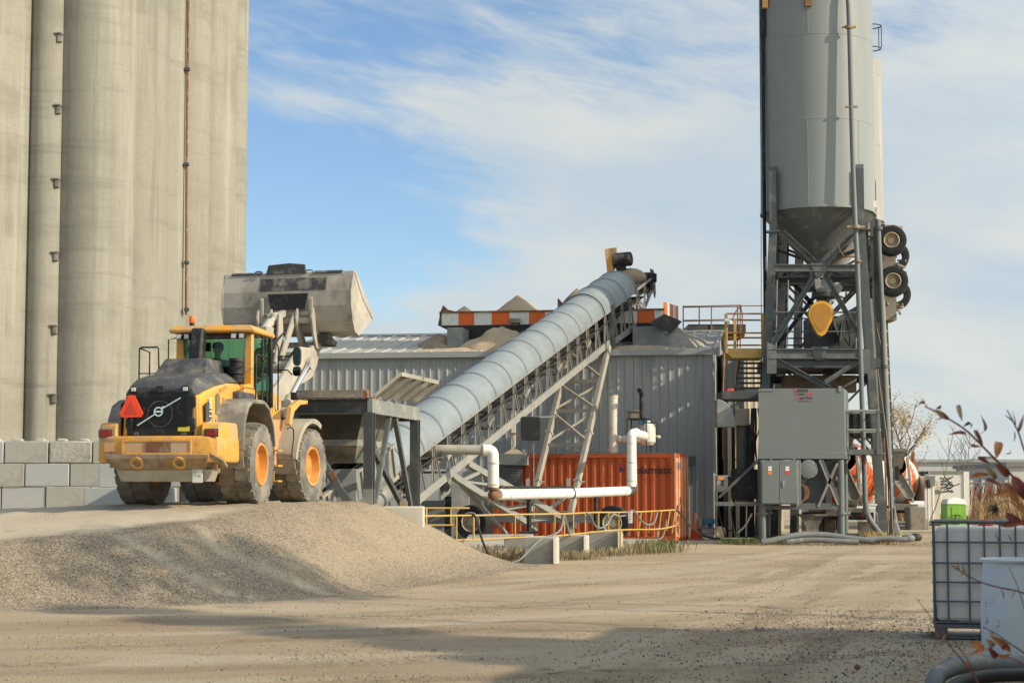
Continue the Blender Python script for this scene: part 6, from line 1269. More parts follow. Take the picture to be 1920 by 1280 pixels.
def build_plant():
    cx, cy = 10.55, 64.0; zb = 11.22
    r, O, lp = build_silo(cx, cy, 1.92, zb, 20.6, 'silo_grey', 'tall grey cement silo in front with a pipe running down its face', [5.6, 9.1], front=True)
    # front frame beams and braces set from measured points on the plane of the front legs
    Y = 61.95
    m = MB(); m.ibeam(at(1452, 502.5, Y), at(1612, 502.5, Y), .2, .24, .03); O('front_beam', m, 'grey_steel')
    m = MB(); m.ibeam(at(1442, 663, Y), at(1618, 663, Y), .22, .34, .035); O('front_beam', m, 'grey_steel')
    m = MB(); m.box(at(1444, 689, Y + .1), at(1616, 684, Y + 3.4)); m.prism([at(1450, 676, Y + .05), at(1616, 676, Y + .05), at(1616, 689, Y + .05), at(1450, 689, Y + .05)], (0, .05, 0)); O('platform_floor', m, 'grey_dark')
    for (a, b, w) in (((1530, 512), (1450, 642), .17), ((1545, 512), (1612, 630), .15), ((1466, 434), (1530, 494), .17), ((1606, 430), (1546, 494), .17), ((1450, 672), (1556, 728), .15), ((1616, 672), (1548, 716), .15)):
        m = MB(); m.angle(at(*a, Y - .02), at(*b, Y - .02), w, .02, (0, 1, 0)); O('front_brace', m, 'grey_steel')
    for (a, b) in (((1560, 512), (1452, 655)), ((1470, 512), (1600, 655))): m = MB(); m.angle(at(*a, Y + 3.9), at(*b, Y + 3.9), .14, .02, (0, 1, 0)); O('inner_brace', m, 'grey_dark')
    for y in (498, 655):
        m = MB(); a = at(1537, y + 6, Y - .06); m.prism([a + V(-.3, 0, .2), a + V(.3, 0, .2), a + V(.14, 0, -.25), a + V(-.14, 0, -.25)], (0, .03, 0)); O('gusset', m, 'grey_steel')
    m = MB(); m.prism([at(1438, 640, Y - .08), at(1456, 650, Y - .08), at(1456, 700, Y - .08), at(1438, 700, Y - .08)], (0, .04, 0)); m.prism([at(1612, 655, Y - .08), at(1630, 655, Y - .08), at(1632, 700, Y - .08), at(1612, 700, Y - .08)], (0, .04, 0)); O('gusset', m, 'grey_steel')
    for y, x0, x1, dy_ in ((585.5, 1452, 1612, 0), (621.5, 1450, 1614, 0), (597, 1470, 1612, 3.3), (634, 1470, 1612, 3.3), (647, 1470, 1612, 3.3)):
        m = MB(); m.tube(at(x0, y, Y + .05 + dy_), at(x1, y, Y + .05 + dy_), .028, n=7); O('guard_tube', m, 'grey_steel')
    m = MB(); 
    for x in (1457, 1478, 1607): m.tube(at(x, 525 if x != 1607 else 590, Y + .1), at(x - 2, 652, Y + .1), .022, n=6)
    O('guard_upright', m, 'grey_steel_light')
    # under the cone: rotary valve, bag, yellow belt guard, screw housing
    m = MB(); c = V(cx, cy, 0); m.lathe([(.28, 9.0), (.28, 9.3), (.22, 9.32), (.22, 9.6)], (cx, cy, 0), (0, 0, 1), 20); O('outlet_collar', m, 'grey_steel_light')
    m = MB(); m.prism([at(1528, 524, 62.4), at(1537, 520, 62.4), at(1541, 538, 62.4), at(1530, 542, 62.4)], (0, .15, 0)); O('filter_bag', m, 'sticker_white', bevel=.03)
    m = MB(); m.tube(at(1545, 578, 63.2), at(1545, 530, 63.6), .26, n=18); m.tube(at(1555, 565, 63.8), at(1572, 536, 64), .16, n=14); m.sphere(at(1568, 540, 64), .2); O('butterfly_valve', m, 'silo_white')
    m = MB(); m.tube(at(1545, 560, 62.9), at(1545, 548, 62.9), .42, n=18); m.box(at(1520, 655, 63.4), at(1598, 600, 65)); O('screw_housing', m, 'grey_dark', bevel=.06)
    m = MB(); m.loft([[at(1560, 600, 63.0), at(1612, 570, 63.0), at(1612, 600, 63.0), at(1575, 640, 63)], [at(1560, 600, 64.2), at(1612, 570, 64.2), at(1612, 600, 64.2), at(1575, 640, 64.2)]]); O('transfer_chute', m, 'grey_steel')
    def tear(k, Yt):
        pts = []; cx_, cyy, rr = 1540, 588, 24 * k
        for i in range(19): a = radians(200 - i * (220 / 18)); pts.append(at(cx_ + rr * cos(a), cyy - rr * sin(a), Yt))
        pts += [at(cx_ + 8 * k, 588 + 38 * k, Yt), at(cx_, 588 + 43 * k, Yt), at(cx_ - 8 * k, 588 + 38 * k, Yt)]; return pts
    m = MB(); m.prism(tear(1, 61.6), (0, .22, 0)); tg = O('belt_guard', m, 'teardrop', bevel=.02)
    m = MB(); m.prism(tear(.8, 61.585), (0, .03, 0)); O('guard_panel', m, 'teardrop_in', tg)
    m = MB(); rr = random.Random(4)
    for k in range(9): x = 1555 + k * 4; m.path([at(x, 600, 62.3), at(x + rr.uniform(-8, 8), 625, 62.3), at(x + rr.uniform(-10, 10), 648, 62.3)], .02, 5, smooth=2)
    m.path([at(1575, 555, 62.2), at(1585, 560, 62.2), at(1587, 548, 62.2)], .03, 6, smooth=2); O('cable_bundle', m, 'black')
    m = MB(); m.path([at(1607, 482, 61.9), at(1585, 480, 62), at(1562, 492, 62.3), at(1552, 498, 62.4)], .03, 6, smooth=1); m.path([at(1568, 448, 61.9), at(1575, 470, 61.9), at(1582, 480, 61.9)], .015, 5); O('orange_hose', m, 'rail_rust')
    # face pipe
    m = MB(); m.path([at(1575, -40, 62.2), at(1588, -18, 61.95), at(1592, 20, 61.9), at(1597, 240, 61.82), at(1602, 390, 61.75), at(1608, 500, 61.35), at(1614, 690, 61.3), at(1620, 860, 61.25), at(1623, 965, 61.2)], .082, 14, smooth=1); fp = O('fill_pipe', m, 'box_grey')
    m = MB(); c = at(1592, 51, 61.88); m.tube(c - V(0, 0, .05), c + V(0, 0, .05), .13, n=14); m.box(c + V(-.22, -.03, -.03), c + V(.22, .08, .03)); c = at(1597, 200, 61.8); m.box(c + V(-.2, -.03, -.03), c + V(.2, .10, .03)); c = at(1605, 425, 61.35); m.tube(c - V(0, 0, .05), c + V(0, 0, .05), .12, n=12); m.tube(at(1608, 488, 61.3), at(1608, 491, 61.3), .12, n=12); m.box(c + V(-.3, 0, -.04), c + V(.3, .2, .04)); O('pipe_clamp', m, 'skid', fp)
    m = MB(); m.path([at(1646, 412, 62.6), at(1648, 470, 62.6), at(1653, 560, 62.6), at(1658, 690, 62.55), at(1665, 830, 62.5), at(1671, 952, 62.5)], .088, 14, smooth=1); fp = O('fill_pipe', m, 'box_grey')
    m = MB()
    for y, x in ((428, 1647), (687, 1658), (950, 1671)): c = at(x, y, 62.58); m.tube(c - V(0, 0, .05), c + V(0, 0, .05), .15, n=12)
    O('pipe_clamp', m, 'grey_steel', fp)
    m = MB(); m.path([at(1623, 940, 61.2), at(1625, 962, 61.2), at(1634, 980, 61.2), at(1648, 998, 61.0), at(1656, 1010, 60.9)], .10, 12, smooth=3); m.path([at(1625, 962, 61.2), at(1624, 955, 61.2)], .14, 10); O('drop_hose', m, 'hose_grey', fp)
    for (xa, xb, Yk, w, mt) in ((1657, 1676, 66.5, .07, 'cream'), (1650, 1664, 66.2, .06, 'rusty'), (1653, 1669, 65.9, .05, 'cream_pipe'), (1659.5, 1679, 67.5, .10, 'grey_dark'), (1633, 1660, 63.8, .10, 'grey_steel_light')):
        m = MB(); m.beam(at(xa, 560, Yk), V(at(xb, 1000, Yk).x, Yk, 0.02), w, w * 1.3); O('side_post', m, mt)
    m = MB()
    for y in range(590, 990, 26): m.beam(at(1654 + (y - 560) * .035, y, 66.3), at(1661 + (y - 560) * .04, y + (6 if y % 52 else -3), 67.5), .06, .06)
    O('side_lacing', m, 'truck_dirty')
    m = MB(); m.path([at(1660, 700, 62.9), at(1652, 650, 62.9), at(1640, 600, 62.7), at(1636, 540, 62.7)], .03, 6, smooth=2); m.path([at(1645, 690, 62.4), at(1668, 860, 62.4), at(1674, 1005, 62.2)], .025, 6, smooth=1); m.path([at(1664, 760, 62.6), at(1668, 960, 62.4), at(1664, 1000, 62.3)], .02, 6, smooth=1); O('conduit', m, 'truck_dirty')
    # left conduit and wire
    m = MB(); m.path([at(1429, -40, 63.4), at(1430, 60, 63.4), at(1433, 400, 63.3), at(1437, 760, 63.2)], .065, 8); m.path([at(1431, 20, 63.35), at(1431, 70, 63.35)], .10, 8); m.path([at(1425, -30, 63.2), at(1427, 400, 63.2), at(1427.5, 640, 63.2)], .012, 5); O('conduit', m, 'black')
    m = MB(); c = at(1434, 8, 63.2); m.box(c + V(-.08, -.1, -.15), c + V(.1, .1, .4)); c = at(1516, 6, 62.1); O('hoist_bracket', m, 'yellow')
    m = MB(); m.box(c + V(-.12, -.1, -.12), c + V(.1, .1, .2)); O('roof_bracket', m, 'rusty')
    m = MB(); rr = at(1558, 660, 65.2)
    m.box(at(1462, 690, 65.0), at(1520, 655, 65.5)); m.box(at(1470, 735, 64.5), at(1600, 705, 65.1)); O('screw_conveyor', m, 'truck_dirty', bevel=.03)
    m = MB(); c = at(1563, 690, 63.0); m.lathe([(.001, -.3), (.28, -.25), (.4, 0), (.4, .1), (.001, .1)], c, (0, 0, 1), 18); O('discharge_boot', m, 'black')
    m = MB(); rr = random.Random(11)
    for k in range(10): c2 = at(1545 + rr.random() * 40, 695 + rr.random() * 12, 62.9); m.path([c2, c2 + V(rr.uniform(-.2, .2), 0, -.15), c2 + V(rr.uniform(-.3, .3), 0, -.1 + rr.uniform(-.2, .1))], .018, 5, smooth=2)
    O('loose_cable', m, 'rusty')
    # second and third silos
    r2, O2, lp2 = build_silo(11.62, 69.0, 1.90, 11.9, 21.5, 'silo_grey', 'second cement silo mostly hidden behind the tall grey one', [3.0, 6.4, 9.6], spread=.45)
    m = MB(); p = at(1639, 384, 67.4); m.box(p + V(-.16, 0, -.10), p + V(.10, .02, .16)); O2('notice_plate', m, 'sticker_white')
    m = MB()
    for z in (at(1650, 50, 69).z, at(1650, 92, 69).z):
        c = V(13.48, 69, z); m.path([c + V(.0 + .38 * sin(pi * i / 10), -.38 * cos(pi * i / 10), 0) for i in range(11)], .022, 6)
    for dy in (-.25, .25): m.tube(V(13.83, 69 + dy, at(1650, 50, 69).z), V(13.83, 69 + dy, at(1650, 92, 69).z), .018, n=6)
    for y in range(60, 640, 16): p = at(1658, y, 69); 
    O2('ladder_cage', m, 'grey_dark')
    # axle bogie with four pairs of tyres carried high on the tower side
    for k, (px, py, Yw, rad) in enumerate(((1671, 452, 66.6, .54), (1674, 528, 66.6, .54), (1677, 481, 68.9, .54), (1680, 553, 68.9, .54))):
        c = at(px, py, Yw); m = MB(); m.lathe([(.28, -.30), (.42, -.32), (rad - .02, -.29), (rad, -.24), (rad, -.03), (rad - .06, 0), (rad, .03), (rad, .24), (rad - .02, .29), (.42, .32), (.28, .30)], c, (-.17, -1, 0), 40); w = O2('bogie_tyre', m, 'tyre_black')
        if k < 2: m = MB(); m.lathe([(.285, .31), (.265, .33), (.24, .24), (.23, .12), (.12, .10), (.11, .2), (.05, .22), (.001, .22)], c, (-.17, -1, 0), 30); O2('rim', m, 'rim_cream', w)
    m = MB(); a = at(1655, 425, 67.5); m.beam(at(1652, 424, 66.9), at(1686, 428, 67.9), .3, .12); m.box(at(1652, 600, 67.2), at(1666, 430, 68.4)); m.tube(at(1671, 452, 66.8), at(1677, 481, 68.9), .09); m.tube(at(1674, 528, 66.8), at(1680, 553, 68.9), .09)
    rr = random.Random(6)
    for k in range(14): c2 = at(1668 + rr.random() * 22, (498, 575)[k % 2] + rr.uniform(-10, 14), 67.4); m.beam(c2, c2 + V(rr.uniform(-.35, .35), rr.uniform(-.5, .5), rr.uniform(-.2, .2)), .06, .07)
    O2('axle_frame', m, 'truck_dirty')
    r3, O3, lp3 = build_silo(13.12, 75.0, 1.90, 12.5, 19.0, 'silo_white', 'cream cement silo showing behind the right edge of the grey ones', [3.2, 6.6, 10.0], spread=.35)
build_plant()
def build_collector():
    r = thing('dust_collector', 'square grey dust collector box on pipe legs with a logo at its top', 'dust collector', (9.2, 60, 0))
    def O(n, m, mt, p=r, **k): return obj(n, m, mt, p, world=True, **k)
    Y = 59.9; a = at(1423, 860, Y); b = at(1583, 728, Y); kx = .24; skb = lambda x0, x1, y0, y1, z0, z1: MB().hexa([(x0 + kx * (y0 - Y), y0, z0), (x1 + kx * (y0 - Y), y0, z0), (x1 + kx * (y1 - Y), y1, z0), (x0 + kx * (y1 - Y), y1, z0), (x0 + kx * (y0 - Y), y0, z1), (x1 + kx * (y0 - Y), y0, z1), (x1 + kx * (y1 - Y), y1, z1), (x0 + kx * (y1 - Y), y1, z1)]); bx = skb(a.x, b.x, Y, Y + 2.1, at(1423, 848, Y).z, b.z); box = O('housing', bx, 'box_grey', bevel=.012)
    m = skb(a.x - .02, b.x + .03, Y - .02, Y + 2.12, a.z, at(1423, 847, Y).z); O('base_flange', m, 'box_grey', bevel=.008)
    m = MB(); c = at(1575, 728, Y - .02); m.box(c + V(-.05, -.02, -.1), c + V(.05, .05, .08)); m.box(at(1440, 732, Y - .03) - V(.3, 0, .01), at(1440, 732, Y) + V(.2, 0, .01)); O('lifting_lug', m, 'grey_steel_light', box)
    def T(nm, body, x, y, size, mt, sx=1.1, shear=0): return text(nm, body, mt, box, at(x, y, Y - .006), (1, 0, 0), (0, 0, 1), size, sx, bold=.018)
    T('logo_line', 'S', 1489, 733, .15, 'text_red', 1.2); T('logo_line', 'tephens', 1495, 733, .13, 'text_black', .85)
    T('logo_line', 'D', 1491, 740.5, .13, 'text_red'); T('logo_line', 'ozone', 1496, 740.5, .12, 'text_black', .75)
    T('logo_line', 'S', 1494, 747.5, .13, 'text_red', .9); T('logo_line', 'uper-flow', 1499, 747.5, .12, 'text_black', .90)
    m = MB()
    for x0, x1, y0, y1 in ((1511, 1524, 737, 739.5), (1491, 1526, 749.3, 750.3)): m.prism([at(x0, y0, Y - .005), at(x1, y0, Y - .005), at(x1, y1, Y - .005), at(x0, y1, Y - .005)], (0, -.003, 0))
    O('logo_stroke', m, 'text_red', box)
    m = MB()
    for x0, x1, y0, y1 in ((1490, 1515, 734.0, 734.6), (1497, 1519, 752.0, 752.8)): m.prism([at(x0, y0, Y - .005), at(x1, y0, Y - .005), at(x1, y1, Y - .005), at(x0, y1, Y - .005)], (0, -.003, 0))
    O('logo_rule', m, 'text_black', box)
    m = MB(); m.prism([at(1584.5, 755, Y + .6), at(1587, 758, Y + 1.6), at(1587, 772, Y + 1.6), at(1584.5, 770, Y + .6)], (.02, 0, 0)); O('side_sticker', m, 'sticker_red', box)
    # cabinet
    Yc = 59.5; m = MB(); m.box(at(1427, 945, Yc), at(1497, 863, Yc + .5)); cb = O('switch_cabinet', m, 'box_grey', bevel=.012)
    for k, (x0, x1) in enumerate(((1429, 1460.5), (1461.5, 1493))):
        m = MB(); m.prism([at(x0, 943, Yc - .005), at(x1, 943, Yc - .005), at(x1, 866, Yc - .005), at(x0, 866, Yc - .005)], (0, -.02, 0)); d = O('door', m, 'grey_steel' if 0 else 'box_grey', cb, bevel=.006)
        xc = (x0 + x1) / 2 - 1
        for y0, y1, mt in ((874, 877, 'sticker_white'), (878, 882, 'sticker_white'), (883, 889, 'sticker_orange' if k == 0 else 'sticker_red')):
            m = MB(); m.prism([at(xc - 3.5, y1, Yc - .027), at(xc + 3.5, y1, Yc - .027), at(xc + 3.5, y0, Yc - .027), at(xc - 3.5, y0, Yc - .027)], (0, -.004, 0)); O('sticker', m, mt, cb)
    m = MB(); m.box(at(1467.5, 913, Yc - .06), at(1470, 901, Yc - .03)); O('handle', m, 'chrome', cb, bevel=.006)
    m = MB()
    for x in (1446, 1489): m.box(at(x - 1, 863, Yc), at(x + 1, 859, Yc + .05))
    m.box(at(1494, 948, Yc - .01), at(1497, 862, Yc - .005)); O('cabinet_trim', m, 'grey_steel_light', cb)
    # hopper under the box, round hatch, braces
    m = MB(); m.loft([[at(1498, 864, Y + .15), at(1580, 864, Y + .15), at(1580, 864, Y + 2), at(1498, 864, Y + 2)], [at(1515, 948, Y + .5), at(1548, 948, Y + .5), at(1548, 948, Y + 1.5), at(1515, 948, Y + 1.5)]]); m.prism([at(1500, 948, Y + .3), at(1560, 948, Y + .3), at(1560, 862, Y + .3), at(1500, 862, Y + .3)], (0, .1, 0)); O('hopper_body', m, 'grey_dark')
    m = MB(); c = at(1516, 879, Y + .0); m.lathe([(.001, .03), (.28, .03), (.30, .02), (.30, -.06), (.001, -.06)], c, (0, -1, 0), 36)
    ht = O('round_hatch', m, 'box_grey', bevel=.004); m = MB()
    for k in range(12): t = 2 * pi * k / 12; cc = c + V(.27 * cos(t), -.03, .27 * sin(t)); m.tube(cc, cc - V(0, .02, 0), .012, n=6)
    O('hatch_bolt', m, 'chrome', ht)
    for (p, q_, mt) in (((1537, 862), (1572, 946), 'grey_steel_light'), ((1541, 862), (1576, 946), 'grey_steel'), ((1570, 868), (1534, 950), 'truck_dirty'), ((1422, 862), (1348, 932), 'grey_dark')):
        m = MB(); m.beam(at(*p, Y - .05), at(*q_, Y - .05), .07 if mt != 'grey_dark' else .16, .08); O('diagonal_brace', m, mt)
    m = MB(); m.beam(at(1424, 951, Y), at(1585, 951, Y), .12, .12); m.beam(at(1340, 944, Y), at(1426, 944, Y), .10, .13); m.beam(at(1496, 945, Y), at(1580, 945, Y), .05, .07); O('lower_beam', m, 'grey_steel')
    for x, Yk, y0, w in ((1428.5, Y, 862, .11), (1439, Y + 1.9, 862, .08), (1576, Y, 862, .11), (1584, Y + 1.9, 862, .09), (1424, Y + .5, 862, .07)):
        p = at(x, y0, Yk); m = MB(); m.tube(V(p.x, Yk, 0), p, w, n=14); m.tube(V(p.x, Yk, .95), V(p.x, Yk, 1.02), w + .06, n=14); m.box(V(p.x - .2, Yk - .2, 0), V(p.x + .2, Yk + .2, .05)); O('pipe_leg', m, 'box_grey')
    m = MB(); m.loft([[at(1499, 966, Y + .6), at(1545, 966, Y + .6), at(1545, 966, Y + 1.4), at(1499, 966, Y + 1.4)], [at(1510, 985, Y + .7), at(1536, 985, Y + .7), at(1536, 985, Y + 1.2), at(1510, 985, Y + 1.2)], [at(1513, 998, Y + .7), at(1532, 998, Y + .7), at(1532, 998, Y + 1.2), at(1513, 998, Y + 1.2)]]); m.box(at(1499, 967, Y + .55), at(1545, 963, Y + 1.45)); O('discharge_cone', m, 'fender')
    m = MB()
    for k in range(5): c = at(1502, 925, Y - .12); m.path([c + V(-.1, 0, .35 - k * .02), c + V(.12 + .03 * k, 0, .25), c + V(.14 + .03 * k, 0, -.15), c + V(-.05, 0, -.35 + .03 * k)], .014, 6, smooth=2)
    O('hose_coil', m, 'rusty')
    # basket platform to the right
    x0, x1, yt, ym, yb = 1583, 1648, 769, 806, 848; Yb = 60.4
    m = MB(); m.box(at(x0, 852, Yb), at(x1 + 2, 842, Yb + .06)); m.box(at(x0, 852, Yb + .06), at(x1, 849, Yb + 1.1)); pf = O('basket_floor', m, 'grey_steel', bevel=.01)
    for xx in (x0 + 2, x1 - 2):
        for dy in (0, 1.1): m = MB(); m.beam(at(xx, 852, Yb + dy), at(xx, yt, Yb + dy), .09, .09) if dy == 0 else m.beam(at(xx - 1, 850, Yb + dy), at(xx - 1, yt, Yb + dy), .06, .06); O('basket_post', m, 'grey_steel', pf)
    m = MB()
    for y in (770, 806): m.tube(at(x0, y, Yb), at(x1 + (4 if y == 806 else 0), y, Yb), .04, n=8); m.tube(at(x0 + 2, y + 4, Yb + 1.1), at(x1, y + 4, Yb + 1.1), .03, n=8); m.tube(at(x0 + 3, y, Yb), at(x0 + 2, y + 4, Yb + 1.1), .03, n=8); m.tube(at(x1 - 3, y, Yb), at(x1 - 2, y + 4, Yb + 1.1), .03, n=8)
    O('basket_rail', m, 'grey_steel_light', pf)
    m = MB(); m.box(at(1597, 820, 64), at(1638, 775, 66)); O('mixer_head', m, 'black', bevel=.05)
    # fan, ducts, small control box on the left
    m = MB(); Yf = 60.6; c = at(1344, 800, Yf); pts = [c] + [at(1344 + 36 * cos(radians(90 - 90 * i / 10)), 800 - 52 * sin(radians(90 - 90 * i / 10)), Yf) for i in range(11)]; m.prism(pts, (0, .7, 0)); O('fan_housing', m, 'grey_steel_light', bevel=.02)
    m = MB(); m.box(at(1378, 797, Yf + .1), at(1401, 767, Yf + .7)); O('fan_outlet', m, 'truck_dirty', bevel=.02)
    m = MB(); m.tube(at(1393, 940, Yf + .5), at(1393, 797, Yf + .5), .22, n=20)
    for y in (862, 880): m.tube(at(1393, y, Yf + .5), at(1393, y - 2, Yf + .5), .25, n=20)
    O('vertical_duct', m, 'grey_dark')
    m = MB(); m.box(at(1377, 935, Yf), at(1421, 880, Yf + 1)); m.box(at(1362, 912, Yf), at(1378, 893, Yf + .5)); m.tube(at(1376, 925, Yf - .05), at(1376, 925, Yf + .05), .1, n=12); m.tube(at(1405, 795, Yf + .6), at(1405, 870, Yf + .6), .14); O('fan_base', m, 'black', bevel=.04)
    m = MB(); m.box(at(1344, 922, 60.2), at(1362, 891, 60.6)); jb = O('control_box', m, 'grey_steel_light', bevel=.012)
    m = MB(); m.prism([at(1346, 899, 60.19), at(1358, 899, 60.19), at(1356, 893, 60.19), at(1348, 893, 60.19)], (0, -.005, 0)); O('warning_sticker', m, 'sticker_orange', jb)
    m = MB()
    for y in (904, 910): m.box(at(1353, y, 60.18), at(1357, y - 4, 60.19))
    O('switch', m, 'text_black', jb)
    m = MB(); rr = random.Random(12)
    for k in range(12): x = 1409 + rr.random() * 12; m.path([at(x, 765, 60.5), at(x + rr.uniform(-6, 6), 800, 60.4), at(x + rr.uniform(-8, 5), 830, 60.4), at(x + rr.uniform(-6, 6), 870, 60.5)], .022, 5, smooth=2)
    m.path([at(1346, 940, 60.5), at(1352, 980, 60.5), at(1360, 1005, 60.5)], .02, 5, smooth=1); m.path([at(1371, 950, 61), at(1373, 975, 61), at(1378, 1005, 61)], .018, 5, smooth=1); O('cable_bundle', m, 'black')
    m = MB(); m.path([at(1410, 962, 61), at(1398, 985, 61), at(1384, 998, 61)], .035, 6, smooth=1); m.tube(at(1400, 948, 61), at(1399, 1005, 61), .02, n=6); O('pale_hose', m, 'cream_pipe')
build_collector()
def build_left_stair():
    r = thing('stair_platform', 'yellow railed landing with open stairs between the shed and the silo tower', 'platform', (8, 62.5, 0))
    def O(n, m, mt, p=r, **k): return obj(n, m, mt, p, world=True, **k)
    Y = 62.8; m = MB(); m.box(at(1361, 661, Y), at(1432, 653, Y + .08)); m.prism([at(1361, 661, Y), at(1432, 661, Y), at(1432, 671, Y), at(1374, 671, Y)], (0, 1.4, 0)); O('landing', m, 'rail_yellow', bevel=.008)
    for x, y0, w, dy in ((1361.5, 588, .10, 0), (1378, 600, .09, 1.0), (1430.5, 588, .10, 0)): m = MB(); m.beam(at(x, 662, Y + dy), at(x, y0, Y + dy), w, w); O('yellow_post', m, 'rail_yellow')
    m = MB()
    for y in (588, 600, 624, 633, 647): m.tube(at(1362, y, Y + (.0 if y in (588, 624) else 1.0)), at(1431, y, Y + (.0 if y in (588, 624) else 1.0)), .03, n=7)
    O('guard_tube', m, 'rail_rust')
    m = MB()
    for k in range(7): y = 682 + k * 9.3; m.box(at(1386, y, Y + .4 + k * .1), at(1428, y - 2.5, Y + .65 + k * .1))
    m.beam(at(1385, 675, Y + .4), at(1378, 745, Y + 1), .05, .2); m.beam(at(1428, 675, Y + .4), at(1427, 745, Y + 1), .05, .2); O('stair_treads', m, 'grey_dark')
    m = MB(); m.box(at(1354, 748, Y - 1.6), at(1426, 738, Y + .2)); m.box(at(1396, 738, Y - 1.2), at(1420, 731, Y - .6)); O('lower_landing', m, 'grey_dark', bevel=.01)
    m = MB(); m.box(at(1363, 738, Y - 1.4), at(1374, 729, Y - 1.1)); O('red_can', m, 'cone_red', bevel=.02)
    m = MB(); m.path([at(1389, 575, Y + .3), at(1380, 582, Y + .2), at(1373, 600, Y), at(1364, 612, Y - .1)], .02, 6, smooth=2); m.path([at(1389, 575, Y + .3), at(1393, 600, Y + .2), at(1388, 640, Y + .1)], .02, 6, smooth=2); m.path([at(1358, 662, Y - .8), at(1357, 700, Y - .8), at(1355, 740, Y - .8), at(1356, 860, Y - .8)], .025, 6, smooth=1); m.path([at(1384, 672, Y), at(1378, 700, Y), at(1380, 728, Y)], .02, 6, smooth=1); O('air_hose', m, 'rail_rust')
    m = MB(); c = at(1361, 601, Y - .1); m.tube(c, c + V(.15, -.1, -.05), .06, n=12); m.sphere(c, .07); O('floodlight', m, 'white_paint')
    r2 = thing('roof_railing', 'rusty orange pipe railing on the roof edge right of the striped bins', 'railing', tuple(at(1290, 618, 72)))
    m = MB()
    for y in (573.5, 599.5): m.tube(at(1281, y + 1, 73), at(1390, y - 1.5, 73), .022, n=6); m.tube(at(1281, y + 2.6, 76), at(1390, y + 1, 76), .02, n=6)
    m.tube(at(1388, 573.5, 73), at(1432, 573, 73), .022, n=6); obj('rail_tube', m, 'rail_rust', r2, world=True)
    for x, y0, y1, Yk in ((1281, 573, 618, 73), (1311, 576, 618, 76), (1334, 573, 618, 73), (1388, 571, 652, 73), (1383, 573, 652, 75)): m = MB(); m.tube(at(x, y0, Yk), at(x, y1, Yk), .024, n=6); obj('upright', m, 'rail_rust', r2, world=True)
    r3 = thing('walkway', 'dark steel walkway beam with a red edge behind the gravel heap on the roof', 'walkway', tuple(at(1300, 625, 74)))
    m = MB(); m.box(at(1291, 624, 73.5), at(1384, 618, 76)); obj('deck', m, 'grey_dark', r3, world=True); m = MB(); m.box(at(1304, 630, 73.6), at(1384, 625, 75.8)); obj('red_edge', m, 'rusty', r3, world=True)
    r4 = thing('cream_shed', 'cream ribbed metal building partly seen between the stairs and the silo legs', 'building', tuple(at(1410, 990, 80)))
    a = at(1395, 990, 82); b = at(1470, 990, 82); m = MB(); m.strip(rib_profile(b.x - a.x), V(a.x, 82, 0), V(1, 0, 0), V(0, -1, 0), SUP, at(1400, 676, 82).z); obj('wall', m, 'cream', r4, world=True)
    m = MB(); m.box((a.x, 82.05, at(1400, 676, 82).z), (b.x, 90, at(1400, 674, 82).z)); obj('roof', m, 'shed_trim', r4, world=True)
    r5 = thing('shed_annex', 'dark grey ribbed lean-to beyond the right corner of the shed', 'building', tuple(at(1370, 1005, 70)))
    a = at(1358, 1005, 69); b = at(1398, 1005, 69); m = MB(); m.strip(rib_profile(b.x - a.x, .25), V(a.x, 69, 0), V(1, 0, 0), V(0, -1, 0), SUP, at(1360, 664, 69).z); obj('wall', m, 'shed_wall', r5, world=True)
    m = MB(); m.box((a.x, 69.05, 0), (b.x, 76, at(1360, 663, 69).z)); obj('roof', m, 'shed_trim', r5, world=True)
    m = MB(); z = at(1360, 800, 68.8).z; m.box((a.x + .1, 68.75, 0), (b.x + .3, 68.85, z)); obj('dark_lower_wall', m, 'black', r5, world=True)  # flat black sheet across the lower wall
    m = MB()
    for x in (1367, 1381, 1443, 1458): p = at(x, 760, 68.5); m.beam(V(p.x, 68.5, 0), p, .14, .14)
    obj('rusty_post', m, 'cream', r5, world=True)
build_left_stair()
